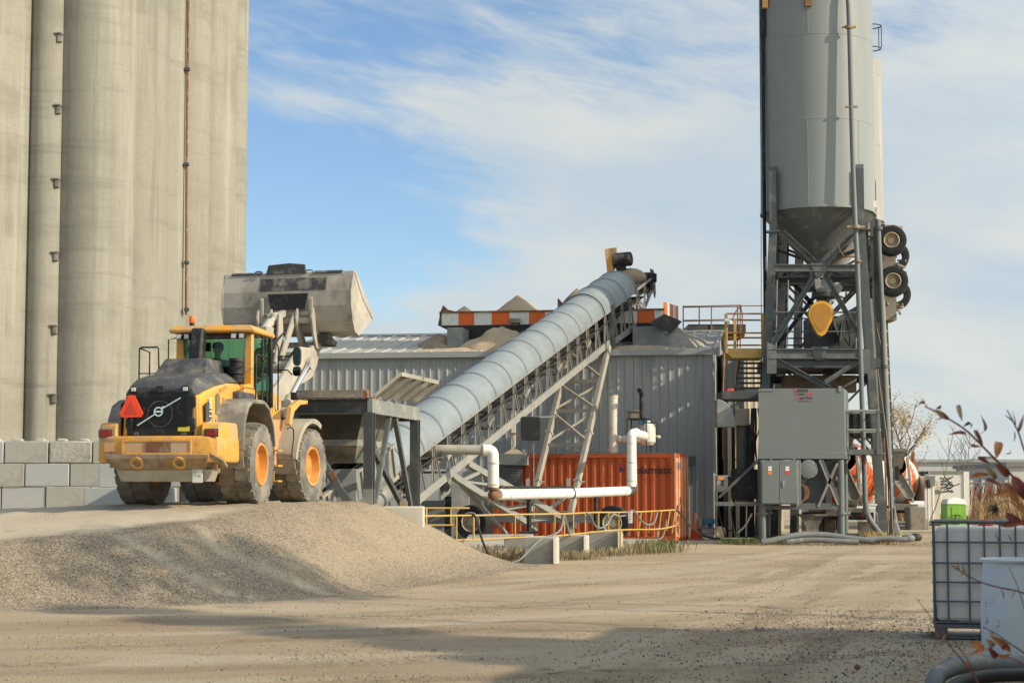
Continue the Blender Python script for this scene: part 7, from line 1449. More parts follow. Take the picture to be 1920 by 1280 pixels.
# ------------------------------------------------------------------ concrete mixer trucks
def build_mixer(origin, yaw, label, s=1.0):
    """origin: ground under the rear axle; yaw: heading of the cab; local x forward"""
    r = thing('mixer_truck', label, 'mixer truck', origin, yaw)
    def O(n, m, mt, p=r, **k): return obj(n, m, mt, p, **k)
    # drum: opening at the rear (x<0), axis tilted
    ax = Vector((-cos(radians(13)), 0, sin(radians(13)))); c = Vector((3.6, 0, 2.2)); prof = [(.001, -2.3), (.55, -2.28), (.95, -1.7), (1.20, -.6), (1.20, .1), (1.05, 1.0), (.80, 2.0), (.55, 2.75), (.52, 2.85)]
    N_ = 96; d = ax; a = d.cross(V(0, 1, 0)).normalized(); b = a.cross(d); rows = []
    for j in range(41):
        t = j / 40 * 8; k = min(int(t), 7); f = t - k; f = f * f * (3 - 2 * f) * .4 + f * .6; rr = prof[k][0] + (prof[k + 1][0] - prof[k][0]) * f; h = prof[k][1] + (prof[k + 1][1] - prof[k][1]) * f
        rows.append([c + d * h + a * rr * cos(2 * pi * i / N_) + b * rr * sin(2 * pi * i / N_) for i in range(N_)])
    m = MB(); vs = [p for q in rows for p in q]; m.v = vs
    for j in range(40):
        for i in range(N_):
            m.f.append((j * N_ + i, j * N_ + (i + 1) % N_, (j + 1) * N_ + (i + 1) % N_, (j + 1) * N_ + i)); h = j / 40
            m.m.append(1 if ((i / N_ * 5 + h * 3.4) % 1) < .44 and 3 < j else 0)
    O('drum', m, ['drum_white', 'drum_orange'], ang=60)
    m = MB(); m.loft([[V(-.35, -.5, 3.5), V(-.35, .5, 3.5), V(.4, .5, 3.6), V(.4, -.5, 3.6)], [V(-.15, -.28, 2.7), V(-.15, .28, 2.7), V(.2, .28, 2.7), V(.2, -.28, 2.7)]], cap=False); m.beam((-.4, -.5, 3.52), (-.4, .5, 3.52), .06, .1); O('feed_hopper', m, 'truck_dirty', thick=.03)
    m = MB(); k = 10; L0, L1 = Vector((-.1, 0, 2.5)), Vector((-.95, -.55, 1.55))
    m.loft([[L0 + V(-.12, .3 * cos(pi * i / k), -.22 * sin(pi * i / k)) for i in range(k + 1)], [L1 + V(-.12, .24 * cos(pi * i / k), -.2 * sin(pi * i / k)) for i in range(k + 1)]], cap=False, close=False); O('discharge_chute', m, 'truck_dirty', thick=.04)
    m = MB(); m.beam((-.35, -.75, 1.1), (.3, -.55, 3.2), .1, .1); m.beam((-.35, .75, 1.1), (.3, .55, 3.2), .1, .1); m.beam((-.3, -.65, 2.2), (-.3, .65, 2.2), .1, .1); m.box((-.7, -.95, .95), (-.3, .95, 1.12)); m.lathe([(.001, -.06), (.36, -.06), (.40, 0), (.36, .06), (.001, .06)], (-.2, .15, 2.2), (1, 0, 0), 24); O('rear_frame', m, 'truck_dirty', bevel=.01)
    m = MB(); m.box((-.8, -.42, .85), (7.8, .42, 1.12)); O('chassis', m, 'truck_dirty', bevel=.01)
    m = MB(); m.box((-.75, -1.2, .72), (-.6, 1.2, .98)); O('bumper', m, 'black', bevel=.02)
    for y in (-1.0, -.82, .82, 1.0): m = MB(); m.tube((-.76, y, .86), (-.79, y, .86), .06, n=12); O('tail_lamp', m, 'red_lamp')
    for x in (0, 1.35, 6.3):
        for sd_ in (-1, 1):
            m = MB(); m.lathe([(.28, -.26), (.47, -.29), (.52, -.24), (.52, .0), (.52, .24), (.47, .29), (.28, .26)], (x, sd_ * .95, .52), (0, sd_, 0), 28); w = O('wheel', m, 'tyre_side'); m = MB(); m.lathe([(.29, .25), (.25, .1), (.1, .08), (.1, .2), (.001, .2)], (x, sd_ * .95, .52), (0, sd_, 0), 20); O('rim', m, 'white_paint', w)
    for sd_ in (-1, 1):
        m = MB(); secs = []
        for x, z in ((-.75, .7), (-.6, 1.12), (-.2, 1.25), (1.6, 1.25), (1.95, 1.1)): secs.append([V(x, sd_ * .62, z), V(x, sd_ * 1.25, z), V(x, sd_ * 1.25, z - .04), V(x, sd_ * .62, z - .04)])
        m.loft(secs); O('mudguard', m, 'white_paint'); m = MB(); m.box((-.68, sd_ * .95 - .3, .15), (-.65, sd_ * .95 + .3, .75)); O('mud_flap', m, 'truck_dirty')
    m = MB(); m.loft([[V(6.0, -1.2, .9), V(6.0, 1.2, .9), V(8.3, 1.15, .9), V(8.3, -1.15, .9)], [V(6.0, -1.2, 1.9), V(6.0, 1.2, 1.9), V(8.3, 1.15, 1.8), V(8.3, -1.15, 1.8)], [V(6.1, -1.1, 2.85), V(6.1, 1.1, 2.85), V(7.2, 1.05, 2.85), V(7.2, -1.05, 2.85)]]); O('cab', m, 'drum_white', bevel=.06)
    m = MB(); m.tube((5.6, -1.0, 1.2), (5.6, -1.0, 3.3), .09, n=12); m.path([(5.6, -1.0, 3.3), (5.6, -1.0, 3.4), (5.4, -1.0, 3.5)], .09, 10, smooth=1); O('exhaust', m, 'rusty')
    m = MB(); m.beam((7.6, -1.15, 2.3), (7.6, -1.5, 2.4), .03, .03); m.box((7.55, -1.6, 2.1), (7.65, -1.42, 2.65)); O('mirror', m, 'black', bevel=.02)
    return r
build_mixer((11.3, 64.6, 0), radians(75), 'orange and white striped mixer truck parked under the silo tower')
build_mixer((17.2, 84.0, 0), radians(80), 'dusty mixer truck with striped drum standing right of the silo tower')

# ------------------------------------------------------------------ far yard on the right
def build_far():
    r = thing('trailer', 'white box trailer with dark scribbles behind the green toilet', 'trailer', tuple(at(1780, 985, 92)))
    Y = 92; a = at(1742, 985, Y); b = at(1808, 884, Y); m = MB(); m.box((a.x, Y, .55), (b.x, Y + 9, b.z)); bd = obj('body', m, 'drum_white', r, world=True, bevel=.03)
    m = MB(); m.box((b.x - .05, Y - .06, .5), (b.x + .22, Y + .02, b.z)); obj('corner_post', m, 'white_paint', r, world=True); m = MB(); m.box((a.x, Y - .05, b.z - .1), (b.x + .2, Y + 9, b.z + .04)); obj('roof_edge', m, 'hose_grey', r, world=True)
    m = MB(); rr = random.Random(21)
    for row in range(5):
        y = 896 + row * 6; pts = [at(1764 + k * 2.3, y + rr.uniform(-3, 3), Y - .02) for k in range(11 - row % 2)]; m.path(pts, .028, 4, smooth=1)
    m.path([at(1770, 918, Y - .02), at(1785, 912, Y - .02), at(1800, 906, Y - .02)], .02, 4); obj('scribble', m, 'text_black', r, world=True)
    m = MB()
    for yy in (2, 3.2): m.lathe([(.001, -.15), (.5, -.15), (.5, .15), (.001, .15)], (b.x - .2, Y + yy, .5), (1, 0, 0), 20); m.lathe([(.001, -.15), (.5, -.15), (.5, .15), (.001, .15)], (a.x + .2, Y + yy, .5), (1, 0, 0), 20)
    m.box((a.x + .3, Y + .1, .1), (a.x + .4, Y + .2, .6)); obj('wheel', m, 'tyre_black', r, world=True)
    r = thing('site_cabin', 'pale grey ribbed site cabin with a mirror at its corner left of the trailer', 'cabin', tuple(at(1750, 985, 86)))
    Y = 86; a = at(1735, 985, Y); b = at(1752, 892, Y); c = at(1764, 985, Y); m = MB(); m.strip(rib_profile(b.x - a.x, .2, .02), V(a.x, Y, .3), V(1, 0, 0), V(0, -1, 0), SUP, b.z - .3); m.box((a.x, Y + .03, .3), (b.x, Y + 4, b.z)); obj('ribbed_wall', m, 'box_grey' if 0 else 'drum_white', r, world=True)
    m = MB(); m.box((b.x, Y + .05, .3), (c.x, Y + 4, b.z - .25)); obj('door_panel', m, 'cream', r, world=True); m = MB(); m.box((a.x, Y - .1, b.z - .45), (b.x, Y - .02, b.z)); m.box((b.x + .05, Y, at(1756, 924, Y).z), (b.x + .25, Y + .04, at(1756, 918, Y).z)); obj('dark_header', m, 'hose_grey', r, world=True)
    m = MB(); m.box(at(1738, 915, Y - .2), at(1744, 898, Y - .1)); obj('mirror', m, 'black', r, world=True, bevel=.05)
    m = MB(); m.box(at(1706, 997, 82), at(1727, 949, 83)); m.box(at(1727, 995, 82.4), at(1736, 972, 83)); o = obj('concrete_bin', m, 'truck_dirty', world=True, bevel=.05); tag(o, 'dirty brown block shaped tank behind the mixer truck wheel', 'tank')
    r = thing('portable_toilet', 'bright green portable toilet with a white roof', 'portable toilet', tuple(at(1792, 992, 76)))
    Y = 76; a = at(1775, 920, Y).x; b = at(1811, 920, Y).x; zt = at(1790, 945, Y).z; m = MB(); m.box((a, Y, 0), (b, Y + 1.1, zt)); m.box((a + .18, Y - .02, .3), (b - .25, Y, zt - .1)); bd = obj('body', m, 'green_plastic', r, world=True, bevel=.04)
    m = MB(); c = (a + b) / 2; w = (b - a) / 2 + .03; m.loft([[V(c - w, Y - .04, zt), V(c + w, Y - .04, zt), V(c + w, Y + 1.14, zt), V(c - w, Y + 1.14, zt)], [V(c - w * .8, Y + .1, zt + .2), V(c + w * .8, Y + .1, zt + .2), V(c + w * .8, Y + 1, zt + .2), V(c - w * .8, Y + 1, zt + .2)], [V(c - w * .3, Y + .3, zt + .27), V(c + w * .3, Y + .3, zt + .27), V(c + w * .3, Y + .8, zt + .27), V(c - w * .3, Y + .8, zt + .27)]]); obj('roof', m, 'white_paint', r, world=True, bevel=.04)
    m = MB()
    for k in range(-2, 3): m.beam((c + k * .13 - .03, Y - .04, zt - .45 - abs(k) * .08), (c + k * .05 - .03, Y - .04, .35), .02, .03)
    m.path([(c - .35, Y - .04, zt - .62), (c - .2, Y - .04, zt - .42), (c + .15, Y - .04, zt - .42), (c + .3, Y - .04, zt - .62)], .015, 5, smooth=1); obj('door_ribs', m, 'grass_green', bd.parent, world=True)
    # long low building behind
    r = thing('warehouse', 'long low pale warehouse with roof vents on the far side of the yard', 'building', tuple(at(1800, 935, 175)))
    Y = 175; a = at(1722, 920, Y).x; b = at(2150, 920, Y).x; zt = at(1, 866, Y).z; m = MB(); m.box((a, Y, 0), (b, Y + 40, zt)); obj('wall', m, 'far_wall', r, world=True)
    m = MB(); m.box((a - .3, Y - .3, zt), (b, Y + 40.3, zt + .25)); obj('roof_edge', m, 'shed_trim', r, world=True)
    for x0, x1, y0 in ((1826, 1833, 860), (1848, 1866, 855), (1788, 1792, 861), (1800, 1803, 862)): p = at(x0, y0, Y + 3); q_ = at(x1, y0, Y + 3); m = MB(); m.box((p.x, Y + 3, zt), (q_.x, Y + 6, p.z)); obj('roof_vent', m, 'fender', r, world=True)
    r = thing('warehouse', 'second pale warehouse with a darker roof edge at the right end of the far side', 'building', tuple(at(1960, 935, 150)))
    Y = 150; a = at(1893, 920, Y).x; b = at(2250, 920, Y).x; zt = at(1, 874, Y).z; m = MB(); m.box((a, Y, 0), (b, Y + 18, zt)); obj('wall', m, 'far_wall', r, world=True); m = MB(); m.box((a - .3, Y - .3, zt), (b, Y + 18, zt + .3)); obj('roof_edge', m, 'hose_grey', r, world=True)
    # posts and weeds
    r = thing('post_fence', 'row of pale fence posts in the dry weeds', 'fence', tuple(at(1850, 960, 120)))
    for k in range(9): p = at(1822 + k * 22, 920, 120); m = MB(); m.box((p.x - .1, 120, 0), (p.x + .1, 120.2, 2.4)); obj('post', m, 'cream', r, world=True)
    m = MB(); m.tube((at(1815, 920, 120).x, 120, 2.2), (at(2010, 920, 120).x, 120, 2.2), .04, n=5); obj('top_wire', m, 'hose_grey', r, world=True)
    rr = random.Random(8)
    def weeds(n, xf, yf, hf, mt, name, label, w=.05):
        m = MB()
        for i in range(n):
            x = xf(); y = yf(); h = hf() * rr.uniform(.5, 1.1); z = hgt(x, y) if y < 55 else 0; a_ = rr.random() * 6.28; lx = rr.uniform(-.35, .35) * h; ly = rr.uniform(-.3, .3) * h; w_ = w * rr.uniform(.5, 1.3)
            b1 = V(x - w_ * cos(a_), y - w_ * sin(a_), z - .02); b2 = V(x + w_ * cos(a_), y + w_ * sin(a_), z - .02); m.add([b1, b2, V(x + lx * .4 + w_ * .6 * cos(a_), y + ly * .4, z + h * .6), V(x + lx, y + ly, z + h)], [(0, 1, 2), (0, 2, 3)])
        me = bpy.data.meshes.new(name); me.from_pydata([tuple(p) for p in m.v], [], m.f); me.materials.append(MATS[mt]); o = bpy.data.objects.new(name, me); COL.objects.link(o); o['kind'] = 'stuff'; o['label'] = label; o['category'] = 'weeds'; return o
    weeds(5200, lambda: rr.uniform(22, 52), lambda: rr.uniform(86, 112), lambda: 1.5, 'weeds', 'dry_weeds', 'dry brown weeds behind the portable toilet', .07)
    weeds(2600, lambda: rr.uniform(27, 60), lambda: rr.uniform(114, 135), lambda: 2.4, 'weeds_red', 'reddish_brush', 'reddish brush in front of the far warehouse', .10)
    weeds(2200, lambda: rr.uniform(.4, 4.4), lambda: 0, lambda: .30, 'grass_dry', 'tmp_grass', '', .008) if 0 else None
    def along(pts, n, spread, h, mt, name, label, w=.009):
        m = []
        def xf():
            k = rr.random() * (len(pts) - 1); i = int(k); f = k - i; along.p = (pts[i][0] * (1 - f) + pts[i + 1][0] * f + rr.gauss(0, spread), pts[i][1] * (1 - f) + pts[i + 1][1] * f + rr.gauss(0, spread * 1.4)); return along.p[0]
        return weeds(n, xf, lambda: along.p[1], lambda: h, mt, name, label, w)
    along([(.3, 45.2), (.6, 45.0)], 160, .25, .25, 'grass_dry', 'dry_grass', 'dry grass around the near concrete block', .005)
    along([(1.3, 46.4), (1.7, 46.8), (2.1, 47.4)], 420, .16, .26, 'grass_dry', 'dry_grass', 'dry grass between the large and middle railing blocks', .005)
    along([(2.0, 48.6), (2.6, 49.4), (3.1, 50.2)], 420, .18, .26, 'grass_dry', 'dry_grass', 'dry grass between the middle and farther railing blocks', .005)
    along([(3.2, 50.6), (3.9, 51.8), (4.4, 52.8)], 600, .3, .34, 'grass_dry', 'dry_grass', 'taller dry grass at the right end of the block row', .005)
    along([(3.5, 51.5), (4.3, 52.8)], 350, .3, .4, 'grass_green', 'green_weeds', 'green weeds below the right part of the yellow railing', .005)
    along([(7.0, 60.6), (8.6, 60.2)], 1500, .35, .22, 'grass_green', 'green_grass', 'green grass at the foot of the control box')
    along([(11.4, 60.4), (12.0, 60.2)], 500, .22, .42, 'leaf_dry', 'yellow_weeds', 'yellow green weeds beside the hoses under the dust collector', .012)
    along([(7.5, 59.3), (13.6, 59.2)], 900, .5, .10, 'grass_dry', 'dry_grass', 'low dry grass in front of the hoses below the tower')
    along([(-.6, 46), (.2, 46)], 900, .4, .35, 'grass_dry', 'dry_grass', 'dry grass behind the foot of the gravel mound')
build_far()
def build_hoses():
    def hose(pts, rad, lab, mt='hose_grey'):
        m = MB(); m.path(pts, rad, 12, smooth=3); tag(obj('suction_hose', m, mt, world=True), lab, 'hose', 'thick hoses on the ground under the dust collector')
    hose([at(1428, 1016, 59.2), at(1450, 1013, 59.2), at(1490, 1003, 59.3), at(1520, 1001, 59.4), at(1555, 1003, 59.4), at(1600, 1010, 59.3), at(1640, 1014, 59.2)], .10, 'thick grey hose arching up from the left pipe leg below the dust collector')
    hose([at(1475, 1016, 58.9), at(1515, 1011, 58.9), at(1560, 1013, 58.8), at(1610, 1016, 58.7)], .085, 'thick grey hose lying lowest in front of the arching one')
    hose([at(1620, 1012, 59.6), at(1655, 1008, 59.7), at(1690, 1011, 59.6), at(1702, 1011, 59.6)], .09, 'thick grey hose with a blunt end right of the tower foot')
    hose([at(1530, 1010, 60.3), at(1570, 1004, 60.5), at(1610, 1003, 60.5)], .07, 'dark hose lying behind the thick grey ones', 'hose_black')
    m = MB(); m.prism([at(1678, 940, 64), at(1684, 980, 64), at(1692, 1002, 64), at(1672, 1004, 64), at(1674, 960, 64)], (0, .6, 0)); tag(obj('crumpled_tarp', m, 'hose_grey', world=True, bevel=.06), 'crumpled grey tarp hanging at the right foot of the tower', 'tarp')
    for k, (x, y, Y) in enumerate(((1703, 1007, 63), (1716, 1004, 64))):
        m = MB(); c = at(x, y, Y); m.sphere((c.x, c.y, .12), .2, 10, (1.2, .9, .75)); tag(obj('debris_bag', m, 'hose_grey' if k == 0 else 'hose_black', world=True), ['pale lump of rubbish on the ground right of the tower', 'dark lump of rubbish on the ground right of the tower'][k], 'rubbish')
build_hoses()
# ------------------------------------------------------------------ trees
def build_tree(base, h, name, label, leaf=None, dens=600, seed=1, lean=0., crown=.36, group=None, forks=9, thin=1.):
    rr = random.Random(seed); r = thing(name, label, 'tree', base, 0, group); tips = []; m = MB()
    def grow(p, d, L, rad, lvl):
        pts = [p]; n = 4
        for i in range(n):
            d = (d + V(rr.uniform(-.16, .16), rr.uniform(-.16, .16), rr.uniform(-.02, .14))).normalized(); p = p + d * L / n; pts.append(p)
        m.path(pts, [rad, rad * .45], 5 if lvl else 7)
        if lvl >= 2 or rad < .004: tips.extend(pts[1:]); return
        if lvl: tips.append(pts[-1])
        for k in range(forks - 2 * lvl):
            t = rr.uniform(.22, 1) if lvl else rr.uniform(.25, 1); i = min(int(t * n), n - 1); q = pts[i].lerp(pts[i + 1], t * n - i); a = rr.random() * 6.28; e = rr.uniform(.5, 1.1)
            nd = (d * .6 + V(cos(a) * e, sin(a) * e, rr.uniform(.1, .8))).normalized(); grow(q, nd, L * rr.uniform(crown * .9, crown * 1.3) * (1.15 - .5 * t), rad * .45, lvl + 1)
    grow(V(0, 0, -.05), V(lean, 0, 1).normalized(), h, .012 * h * thin, 0); obj('trunk', m, 'bark_grey', r)
    if leaf:
        m = MB()
        for i in range(dens):
            c = rr.choice(tips) + V(rr.gauss(0, .22), rr.gauss(0, .22), rr.gauss(0, .22)); s = rr.uniform(.035, .075); a = V(rr.uniform(-1, 1), rr.uniform(-1, 1), rr.uniform(-1, 1)).normalized(); b = a.orthogonal().normalized(); m.add([c + a * s, c + b * s * .6, c - a * s, c - b * s * .6], [(0, 1, 2, 3)])
        obj('crown', m, leaf, r)
    return r
build_tree(V(at(1706, 920, 104).x, 104, 0), 6.2, 'thin_tree', 'thin tree with sparse yellowed leaves right of the silo tower', 'leaf_dry', 1700, 3, .0, .40, 'autumn trees beyond the yard')
build_tree(V(at(1684, 920, 108).x, 108, 0), 5.0, 'thin_tree', 'shorter yellowed tree partly behind the tower edge', 'leaf_dry', 1000, 9, -.02, .42, 'autumn trees beyond the yard')
build_tree(V(at(1796, 920, 118).x, 118, 0), 5.2, 'bare_sapling', 'bare dark sapling standing left of its twin above the trailer', None, 0, 5, .03, .30, 'bare saplings beyond the yard', 11, .7)
build_tree(V(at(1811, 920, 119).x, 119, 0), 5.0, 'bare_sapling', 'bare dark sapling standing right of its twin above the trailer', None, 0, 6, .02, .30, 'bare saplings beyond the yard', 11, .7)
build_tree(V(at(1735, 920, 84).x, 84, 0), 4.6, 'bare_sapling', 'slanting bare sapling rising beside the site cabin', None, 0, 12, .50, .26, 'bare saplings beyond the yard', 6, .6)
# ------------------------------------------------------------------ foreground tote, barrel, hoses
OBJ = obj
def build_tote():
    Y = 21.8; a = at(1753, 1190, Y); gx = a.x; z0 = .16; H = at(1753, 978, Y).z; Wd, Dp = 1.2, 1.0; rz = 0
    RT = Matrix.Translation((gx, Y, 0)) @ Matrix.Rotation(-atan(gx / Y) - .012, 4, 'Z') @ Matrix.Translation((-gx, -Y, 0))
    def obj(n_, m_, mt_, p_, **k_): m_.xf(RT); return OBJ(n_, m_, mt_, p_, **k_)
    r = thing('ibc_tote', 'white plastic liquid tote in a grey wire cage at the right edge', 'tote', (gx, Y, 0))
    m = MB(); m.loft([[V(gx + .02 + i, Y + .03 + i, z), V(gx + Wd - .02 - i, Y + .03 + i, z), V(gx + Wd - .02 - i, Y + Dp - .03 - i, z), V(gx + .02 + i, Y + Dp - .03 - i, z)] for z, i in ((z0 + .02, .03), (z0 + .06, 0), (H - .12, 0), (H - .06, .03), (H - .05, .1))]); t = obj('bottle', m, 'tote_white', r, world=True, bevel=.03)
    m = MB(); m.tube(V(gx + .6, Y + .5, H - .06), V(gx + .6, Y + .5, H + .02), .09); obj('cap', m, 'cone_red', t, world=True)
    m = MB(); u = Y / F
    xs = [0, .16, .40, .575, .75, .925, 1.08, Wd]; zs = [z0 + .03, z0 + .27, z0 + .49, z0 + .71, z0 + .95, H]
    for x in xs:
        for yy in (Y, Y + Dp): m.tube(V(gx + x, yy, z0), V(gx + x, yy, H), .011 if 0 < x < Wd else .014, n=7)
    for yv in (.2, .4, .6, .8):
        for x in (0, Wd): m.tube(V(gx + x, Y + yv, z0), V(gx + x, Y + yv, H), .011, n=7)
    for i, z in enumerate(zs):
        rd = .018 if i == len(zs) - 1 else .011
        for yy in (Y, Y + Dp): m.tube(V(gx - .01, yy - .012, z), V(gx + Wd + .01, yy - .012, z), rd, n=7)
        for x in (0, Wd): m.tube(V(gx + x - .012, Y - .01, z), V(gx + x - .012, Y + Dp, z), rd, n=7)
    obj('cage', m, 'cage', r, world=True)
    m = MB(); m.box((gx - .01, Y - .01, z0 - .04), (gx + Wd + .01, Y + Dp, z0 + .01)); 
    for x in (0, .52, 1.06): m.box((gx + x, Y, 0), (gx + x + .14, Y + .12, z0 - .03)); m.box((gx + x, Y + .88, 0), (gx + x + .14, Y + 1.0, z0 - .03))
    m.box((gx, Y + .02, 0), (gx + Wd, Y + .98, .02)); obj('pallet', m, 'cage', r, world=True, bevel=.004)
    m = MB(); p = at(1756, 1170, Y); q = at(1795, 1135, Y); m.prism([V(p.x, Y + .04, p.z), V(q.x + .01, Y + .04, p.z), V(q.x, Y + .04, q.z), V(p.x, Y + .04, q.z)], (0, .005, 0)); obj('black_label', m, 'black', r, world=True)
build_tote()
def build_fore():
    Yb = 18.5; c = at(1842, 1230, Yb); cx = c.x + .30; zb = 0; zt = at(1900, 1046, Yb).z
    r = thing('plastic_barrel', 'pale blue white plastic barrel standing in front of the wire caged tote', 'barrel', (cx, Yb, 0))
    h = zt; m = MB(); m.lathe([(.001, 0), (.25, 0), (.275, .03), (.285, .12), (.30, .3), (.30, .55), (.288, h - .2), (.272, h - .06), (.268, h - .035), (.30, h - .03), (.302, h - .01), (.29, h), (.27, h - .005), (.265, h - .03), (.001, h - .035)], (cx, Yb, 0), (0, 0, 1), 56); b = obj('shell', m, 'barrel', r, world=True)
    m = MB()
    for k, (dz, w) in enumerate(((.60, .03), (.57, .025), (.53, .04), (.46, .02), (.43, .03))): an = radians(200 + k % 2 * 2); m.box((cx + .300 * cos(an) - .0, Yb + .300 * sin(an) - .004, dz), (cx + .300 * cos(an) + w * .6, Yb + .300 * sin(an), dz + .02))
    obj('stencil_marks', m, 'text_blue', b, world=True)
    # corrugated hose and black pipe coil
    def ribbed(pts, rad, lab, mt, rib=True):
        m = MB(); pts = [Vector(p) for p in pts]
        for _ in range(3):
            o = [pts[0]]
            for i in range(len(pts) - 1): o += [pts[i].lerp(pts[i + 1], .25), pts[i].lerp(pts[i + 1], .75)]
            pts = o + [pts[-1]]
        d = [0]
        for i in range(1, len(pts)): d.append(d[-1] + (pts[i] - pts[i - 1]).length)
        n = int(d[-1] / .011); P = []; R = []; j = 0
        for i in range(n):
            s = d[-1] * i / n
            while d[j + 1] < s: j += 1
            P.append(pts[j].lerp(pts[j + 1], (s - d[j]) / (d[j + 1] - d[j]))); R.append(rad * (1 if i % 2 else .94) if rib else rad)
        m.path(P, R, 20); tag(obj('corrugated_hose', m, mt, world=True), lab, 'hose')
    zg = hgt(4, 15.5)
    ribbed([at(1748, 1330, 15.2), at(1748, 1290, 15.2), at(1758, 1262, 15.3), at(1790, 1247, 15.5), at(1830, 1243, 15.7), at(1880, 1244, 16.0), at(1950, 1246, 16.4), at(2080, 1250, 17)], .075, 'ribbed grey hose curving over the ground in front of the barrel', 'hose_grey')
    ribbed([at(1772, 1300, 15.0), at(1800, 1277, 15.2), at(1850, 1266, 15.4), at(1920, 1264, 15.6), at(2050, 1266, 15.9)], .055, 'smooth dark pipe lying below the ribbed grey hose', 'hose_black', False)
    m = MB(); m.sphere((0, 0, .0), .032, 8, (1.0, .8, .9)); m.xf(Matrix.Translation(at(1608, 1254, 17.6) + V(0, 0, .02))); tag(obj('brown_clod', m, 'rusty', world=True), 'small rust brown clod on the shaded ground', 'clod')
build_fore()
def build_shrub():
    rr = random.Random(17); Yb = 8.0
    r = thing('willow_shrub', 'shrub of thin red stems with narrow orange brown leaves close to the camera', 'shrub', (2.7, Yb, 0))
    def leaf(mb, c, d, L, w, nrm):
        d = d.normalized(); s = d.cross(nrm).normalized(); n = s.cross(d); k = 6; V_ = []
        for i in range(k + 1):
            t = i / k; ww = w * sin(pi * t ** .8) ** .9 + .0004; cur = n * (.22 * L * sin(pi * t)); p = c + d * L * t + cur; V_ += [p - s * ww + n * ww * .35, p, p + s * ww + n * ww * .35]
        mb.add(V_, [(3 * i + j, 3 * i + j + 1, 3 * i + j + 4, 3 * i + j + 3) for i in range(k) for j in (0, 1)])
    def stem(pix, Y, rad, leaves, mt='twig_red'):
        pts = [at(x, y, Y + dy) for x, y, dy in pix]; m = MB(); m.path(pts, [rad * .4, rad], 7, smooth=2); st = obj('stem', m, mt, r, world=True); g = {}
        for (x, y, tx, ty, w, lm) in leaves:
            a = at(x, y, Y + rr.uniform(-.05, .05)); b = at(tx, ty, Y + rr.uniform(-.10, .10)); mb = g.setdefault(lm, MB()); leaf(mb, a, b - a, (b - a).length, w * Y / F, V(rr.uniform(-.4, .4), -1, rr.uniform(-.5, .5)).normalized())
        for lm, mb in g.items(): obj('leaves', mb, lm, st, world=True)
    A = [(1735, 762, .1), (1751, 770, .05), (1783, 787, 0), (1812, 806, 0), (1832, 826, 0), (1848, 842, 0), (1865, 860, 0), (1885, 878, 0), (1905, 900, .05), (1935, 945, .1), (1965, 1010, .15), (1990, 1120, .1), (1975, 1330, 0), (1960, 1600, 0)]
    L = [(1735, 762, 1722, 756, 5, 'leaf_orange'), (1752, 767, 1782, 787, 5.5, 'leaf_tan'), (1755, 766, 1764, 759, 3, 'bark'), (1773, 785, 1752, 788, 1.6, 'leaf_tan'), (1804, 790, 1797, 759, 4.5, 'leaf_tan'), (1806, 800, 1820, 803, 3.5, 'bark'), (1837, 812, 1839, 778, 4.2, 'leaf_tan'), (1814, 818, 1777, 815, 4, 'leaf_red'), (1844, 838, 1826, 806, 4, 'leaf_red'), (1839, 837, 1819, 833, 3, 'leaf_orange'), (1868, 860, 1872, 828, 8, 'leaf_orange'), (1866, 870, 1890, 893, 7.5, 'leaf_red'), (1857, 869, 1834, 857, 4, 'leaf_red'), (1845, 872, 1867, 898, 5, 'leaf_tan'), (1818, 893, 1856, 890, 5, 'leaf_orange'), (1830, 884, 1806, 876, 3, 'leaf_tan'), (1848, 897, 1880, 912, 4, 'leaf_red'), (1897, 890, 1922, 938, 11, 'leaf_red'), (1882, 905, 1912, 950, 9, 'leaf_orange'), (1885, 928, 1856, 930, 7, 'leaf_orange'), (1905, 940, 1925, 985, 9, 'leaf_orange'), (1885, 960, 1930, 985, 8, 'leaf_red'), (1872, 985, 1930, 975, 6, 'leaf_red'), (1885, 850, 1893, 843, 1.5, 'leaf_tan'), (1916, 930, 1925, 900, 8, 'leaf_tan')]
    stem(A, 7.9, .0075, L)
    stem([(1888, 768, 0), (1896, 782, 0), (1903, 797, 0), (1911, 812, 0), (1918, 838, 0), (1935, 880, 0), (1965, 980, 0), (1990, 1200, 0), (1990, 1600, 0)], 8.3, .006, [(1908, 812, 1920, 776, 3.2, 'leaf_tan'), (1902, 800, 1898, 770, 1.2, 'leaf_tan'), (1884, 778, 1903, 796, 1.2, 'bark'), (1902, 808, 1901, 828, 1.2, 'bark')])
    stem([(1786, 1060, 0), (1800, 1070, 0), (1830, 1088, 0), (1868, 1100, 0), (1925, 1110, 0), (1990, 1150, 0), (2010, 1500, 0)], 8.1, .005, [(1790, 1066, 1780, 1056, 1.6, 'leaf_tan'), (1797, 1068, 1795, 1048, 1.6, 'leaf_tan'), (1806, 1075, 1803, 1052, 1.6, 'leaf_tan'), (1800, 1078, 1815, 1064, 1.8, 'leaf_tan'), (1878, 1124, 1873, 1100, 2, 'leaf_tan'), (1896, 1014, 1888, 1000, 1.8, 'leaf_tan'), (1868, 1016, 1864, 1000, 1.8, 'leaf_tan')])
    stem([(1744, 1155, 0), (1762, 1180, 0), (1785, 1215, 0), (1812, 1245, 0), (1840, 1285, 0), (1870, 1400, 0), (1890, 1600, 0)], 7.6, .0045, [(1757, 1200, 1755, 1180, 2, 'leaf_orange'), (1765, 1205, 1772, 1188, 2, 'leaf_tan'), (1742, 1190, 1740, 1170, 1.6, 'leaf_tan'), (1808, 1248, 1815, 1238, 3, 'leaf_orange')])
